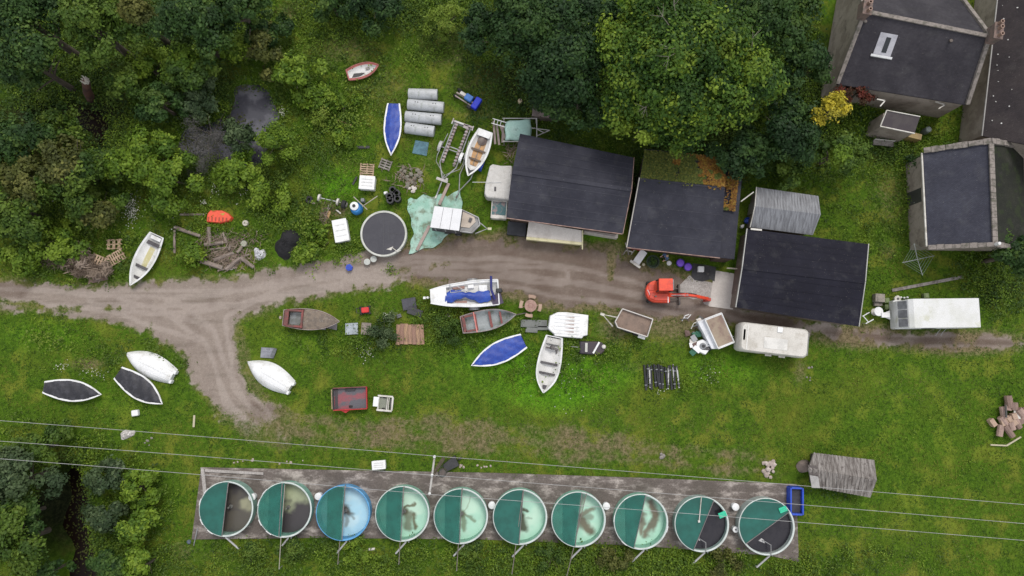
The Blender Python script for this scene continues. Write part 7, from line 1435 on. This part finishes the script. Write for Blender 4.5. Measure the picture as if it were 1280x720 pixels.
# dead snag
sx = P(110,124); dx_ = P(107,101,3.2)-sx; t = thing('dead_snag', 'broken reddish dead trunk with a pale splintered top among the dark trees', 'dead trunk', sx)
MB().tube([(0,0,-.8),(dx_.x*.4,dx_.y*.4,1.2),(dx_.x,dx_.y,3.2)], [.42,.36,.30], 12).build('trunk', mat('red_bark', (.13,.06,.045), (.07,.035,.03), rough=.9), t, smooth=True)
mb = MB()
for i in range(7):
    a = i*.9; mb.tube([(dx_.x+.2*math.cos(a), dx_.y+.2*math.sin(a), 3.1),(dx_.x+.27*math.cos(a), dx_.y+.27*math.sin(a), 3.45+.1*(i%3))], [.12,.03], 5)
mb.cyl((dx_.x,dx_.y,3.18), .29, .06); mb.build('splintered_top', mat('pale_splinters', (.55,.52,.47), (.35,.32,.28)), t)
# ================================================================ GRASS, WEEDS, UNDERGROWTH (stuff)
# where things stand, no grass grows through them
OCC = np.zeros((1200, 900), bool); bpy.context.view_layer.update()
_mw = {}
def mw(o):
    m = Matrix.LocRotScale(o.location, o.rotation_euler, o.scale); return mw(o.parent) @ m if o.parent else m
def top(o):
    while o.parent: o = o.parent
    return o
for o in list(COL.objects):
    if o.type != 'MESH' or o.get('kind') == 'structure' or top(o).get('category') in ('tree','bush','shrub','brushwood','creeper','dead trunk','power line','leaf litter','clothes dryer','house','shed'): continue
    c8 = np.empty(len(o.data.vertices)*3); o.data.vertices.foreach_get('co', c8); c8 = c8.reshape(-1, 3); lo_, hi_ = c8.min(0), c8.max(0); m = mw(o)
    w8 = [m @ Vector((a, b_, lo_[2])) for a in (lo_[0], hi_[0]) for b_ in (lo_[1], hi_[1])]
    s = .42
    if min(v.z for v in w8) > .9 or (hi_[0]-lo_[0])*(hi_[1]-lo_[1]) > 60: continue
    cx, cy = (lo_[0]+hi_[0])/2, (lo_[1]+hi_[1])/2; s = .48 if top(o).get('category') == 'boat' else .42
    us = np.arange(-s, s+.001, .1/max(.3, hi_[0]-lo_[0], .1)*.8); vs8 = np.arange(-s, s+.001, .1/max(.3, hi_[1]-lo_[1])*.8)
    U, V_ = np.meshgrid(us*(hi_[0]-lo_[0])+cx, vs8*(hi_[1]-lo_[1])+cy); wx = m[0][0]*U+m[0][1]*V_+m[0][3]; wy = m[1][0]*U+m[1][1]*V_+m[1][3]
    OCC[np.clip(((wx+60)/.1).astype(int),0,1199), np.clip(((wy+40)/.1).astype(int),0,899)] = True
def field(n, accept, lo, hi, x0=-46, x1=46, y0=-19, y1=32):
    X = RNG.uniform(x0, x1, n); Y = RNG.uniform(y0, y1, n); mk = masks(X, Y); p = accept(X, Y, mk); k = RNG.uniform(0, 1, n) < p
    z = gheight(X, Y, mk[0], mk[1])
    k &= ~OCC[np.clip(((X+60)/.1).astype(int),0,1199), np.clip(((Y+40)/.1).astype(int),0,899)]
    return X[k], Y[k], z[k], [a[k] for a in mk]
def hard(mk): return (1-sstep(.25,.80,mk[2]))*(1-mk[7])*(1-mk[8])
def bcol(X, Y, mk):
    n = len(X); a = fbm(X*.5, Y*.5, 4); f = fbm(X*2.1+40, Y*2.1, 3)
    c = np.array((.036,.078,.007))+(np.array((.095,.165,.014))-np.array((.036,.078,.007)))*sstep(.35,.65,f)[:, None]
    y = sstep(.50,.66,a)[:, None]; c = c*(1-y)+np.array((.140,.170,.020))*y
    l = np.clip(mk[4]*1.2*sstep(.3,.6,fbm(X*.9+7,Y*.9,3)), 0, 1)[:, None]; c = c*(1-l)+np.array((.080,.21,.011))*l
    d = np.clip(mk[3], 0, 1)[:, None]*sstep(.35,.6,fbm(X*1.3+3,Y*1.3+8,3))[:, None]; c = c*(1-d)+np.array((.19,.155,.08))*d
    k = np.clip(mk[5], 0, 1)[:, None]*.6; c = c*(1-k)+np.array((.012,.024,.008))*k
    return c*RNG.uniform(.65, 1.4, (n, 1))
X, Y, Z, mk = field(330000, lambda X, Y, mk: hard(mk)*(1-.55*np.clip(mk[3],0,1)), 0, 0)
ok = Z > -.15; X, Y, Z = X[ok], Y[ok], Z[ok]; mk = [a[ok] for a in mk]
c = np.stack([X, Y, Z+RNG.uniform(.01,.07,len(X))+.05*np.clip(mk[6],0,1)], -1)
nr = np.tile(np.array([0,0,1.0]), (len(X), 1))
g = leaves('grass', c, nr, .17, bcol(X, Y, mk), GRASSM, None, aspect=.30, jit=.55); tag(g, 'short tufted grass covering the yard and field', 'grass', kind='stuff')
# taller weeds in clumps
def weeds(n, acc, hmax, size, pal, name, label, lift=1.0, sig=.22, per=14):
    X, Y, Z, mk = field(n, acc, 0, 0); ok = Z > -.5; X, Y, Z = X[ok], Y[ok], Z[ok]
    hh = hmax*RNG.uniform(.3, 1, len(X)); cb = np.clip(RNG.normal(.5, .25, len(X)), 0, 1)
    i = np.repeat(np.arange(len(X)), per); N = len(i); g = RNG.normal(0, 1, (N, 3))
    c = np.stack([X[i]+g[:, 0]*sig, Y[i]+g[:, 1]*sig, Z[i]+.04+hh[i]*RNG.uniform(0, 1, N)], -1)
    nr = np.stack([g[:, 0]*.5, g[:, 1]*.5, np.ones(N)*1.0], -1)
    o = leaves(name, c, nr, size, tints(pal, cb[i], N), LEAF, None, .45, .45); return tag(o, label, name.split('_')[-1], kind='stuff')
clumpy = lambda X, Y, s, o: sstep(.48, .62, fbm(X*s+o, Y*s-o, 4))
weeds(46000, lambda X,Y,mk: hard(mk)*np.clip(mk[6],0,1)*(.25+.65*clumpy(X,Y,.4,3)), .8, .22, 'mid', 'mixed_undergrowth', 'tangled green undergrowth among the shrubs', sig=.28, per=18)
weeds(60000, lambda X,Y,mk: hard(mk)*np.clip(mk[6]-.1,0,1)*clumpy(X,Y,.35,30), .7, .2, 'bright', 'leafy_undergrowth', 'yellow-green leafy undergrowth in the rough ground', sig=.26, per=18)
weeds(34000, lambda X,Y,mk: hard(mk)*np.clip(mk[6],0,1)*clumpy(X,Y,.5,70), .5, .18, 'bright', 'rough_undergrowth', 'low yellowish undergrowth in the rough ground', sig=.25, per=16)
weeds(22000, lambda X,Y,mk: hard(mk)*(1-.6*np.clip(mk[6],0,1))*clumpy(X,Y,.6,90)*(1-np.clip(mk[3],0,1)*.7)*(.15+.6*np.clip(mk[4]*1.3,0,1)), .22, .15, 'bright', 'meadow_weeds', 'docks and leafy weeds dotted through the grass', sig=.16, per=9)
weeds(9000, lambda X,Y,mk: hard(mk)*(mk[5] > .3)*1.0, .6, .25, 'dark', 'shaded_undergrowth', 'dark undergrowth below the trees', sig=.4, per=16)
# specks of flowers
fl = [(168,262,8,18,260),(378,128,3,4,26),(356,142,5,5,30),(258,254,3,3,24),(272,238,8,12,24),(310,240,14,14,26),(458,440,12,10,40),(486,396,8,6,30),(548,405,6,7,46),(888,468,14,12,20),(118,465,14,9,30),(78,458,9,7,24),(700,470,40,40,40),(190,250,100,60,60),(820,490,14,8,8)]
c = []
for (x, y, a, b_, n) in [(285,322,26,12,520),(270,300,16,8,200),(80,328,26,8,500),(405,275,8,20,90),(510,222,20,14,120),(300,300,24,10,160),(640,190,10,14,60)]:
    for _ in range(n): p = P(x+random.gauss(0, a*.5), y+random.gauss(0, b_*.5)); c.append((p.x, p.y, random.uniform(.03,.3)))
c = np.array(c); n = len(c)
o = leaves('dead_twigs', c, np.tile([0,0,1.0], (n,1)), .65, tints('dead', RNG.uniform(.0,.8,n), n), LEAF, None, .10, .25); tag(o, 'litter of dead twigs and splintered wood round the logs and pallets', 'twigs', kind='stuff')
c = []
for (x, y, a, b_, n) in [(250,176,40,20,420),(290,150,24,14,120),(300,108,26,6,60),(100,150,60,30,400),(80,650,40,110,700)]:
    for _ in range(n):
        p = P(x+random.gauss(0, a*.5), y+random.gauss(0, b_*.5)); zz_ = float(gheight(np.array([p.x]), np.array([p.y]), *[np.array([k]) for k in W2P(p.x, p.y)])[0])
        if zz_ < -.2: c.append((p.x, p.y, (-.33 if x > 200 else (-.57 if y < 300 else -3.15))+random.uniform(0,.04)))
c = np.array(c); n = len(c)
o = leaves('pond_weed', c, np.tile([0,0,1.0], (n,1)), .22, tints('olive', RNG.uniform(0,.7,n), n)*.8, LEAF, None, .5, .15); tag(o, 'weed and fallen leaves floating at the edges of the pond and burn', 'pond weed', kind='stuff')
X = []; Y = []; zz = []
for (x, y, a, b_, n) in fl:
    for _ in range(n):
        p = P(x+random.gauss(0, a*.5), y+random.gauss(0, b_*.5)); X.append(p.x); Y.append(p.y); zz.append(random.uniform(.3,.7) if x < 420 and y < 300 else random.uniform(.12,.3))
c = np.stack([X, Y, zz], -1); n = len(X)
o = leaves('white_flowers', c, np.tile([0,0,1.0], (n,1)), .085, np.tile([.50,.50,.44], (n,1)), LEAF, None, 1, .2); tag(o, 'scattered white flower heads in the rough grass', 'flowers', kind='stuff')
c = []
for (x, y, a, b_, n) in [(440,135,34,40,420),(420,150,26,26,200),(395,300,16,44,360),(380,280,14,30,220),(60,425,30,18,260),(205,250,8,6,20),(525,62,60,20,60),(450,90,50,40,80),(340,30,20,10,60),(720,480,60,30,60),(300,60,20,12,60)]:
    for _ in range(n): p = P(x+random.gauss(0, a*.5), y+random.gauss(0, b_*.5)); c.append((p.x, p.y, random.uniform(.15,.6)))
c = np.array(c); c = c[RNG.uniform(0,1,len(c)) < .6]; n = len(c)
o = leaves('yellow_flowers', c, np.tile([0,0,1.0], (n,1)), .19, tints('lime', RNG.uniform(.0,.8,n), n), LEAF, None, .8, .4); tag(o, 'yellow-green flowering weeds in the rough ground', 'flowers', kind='stuff')
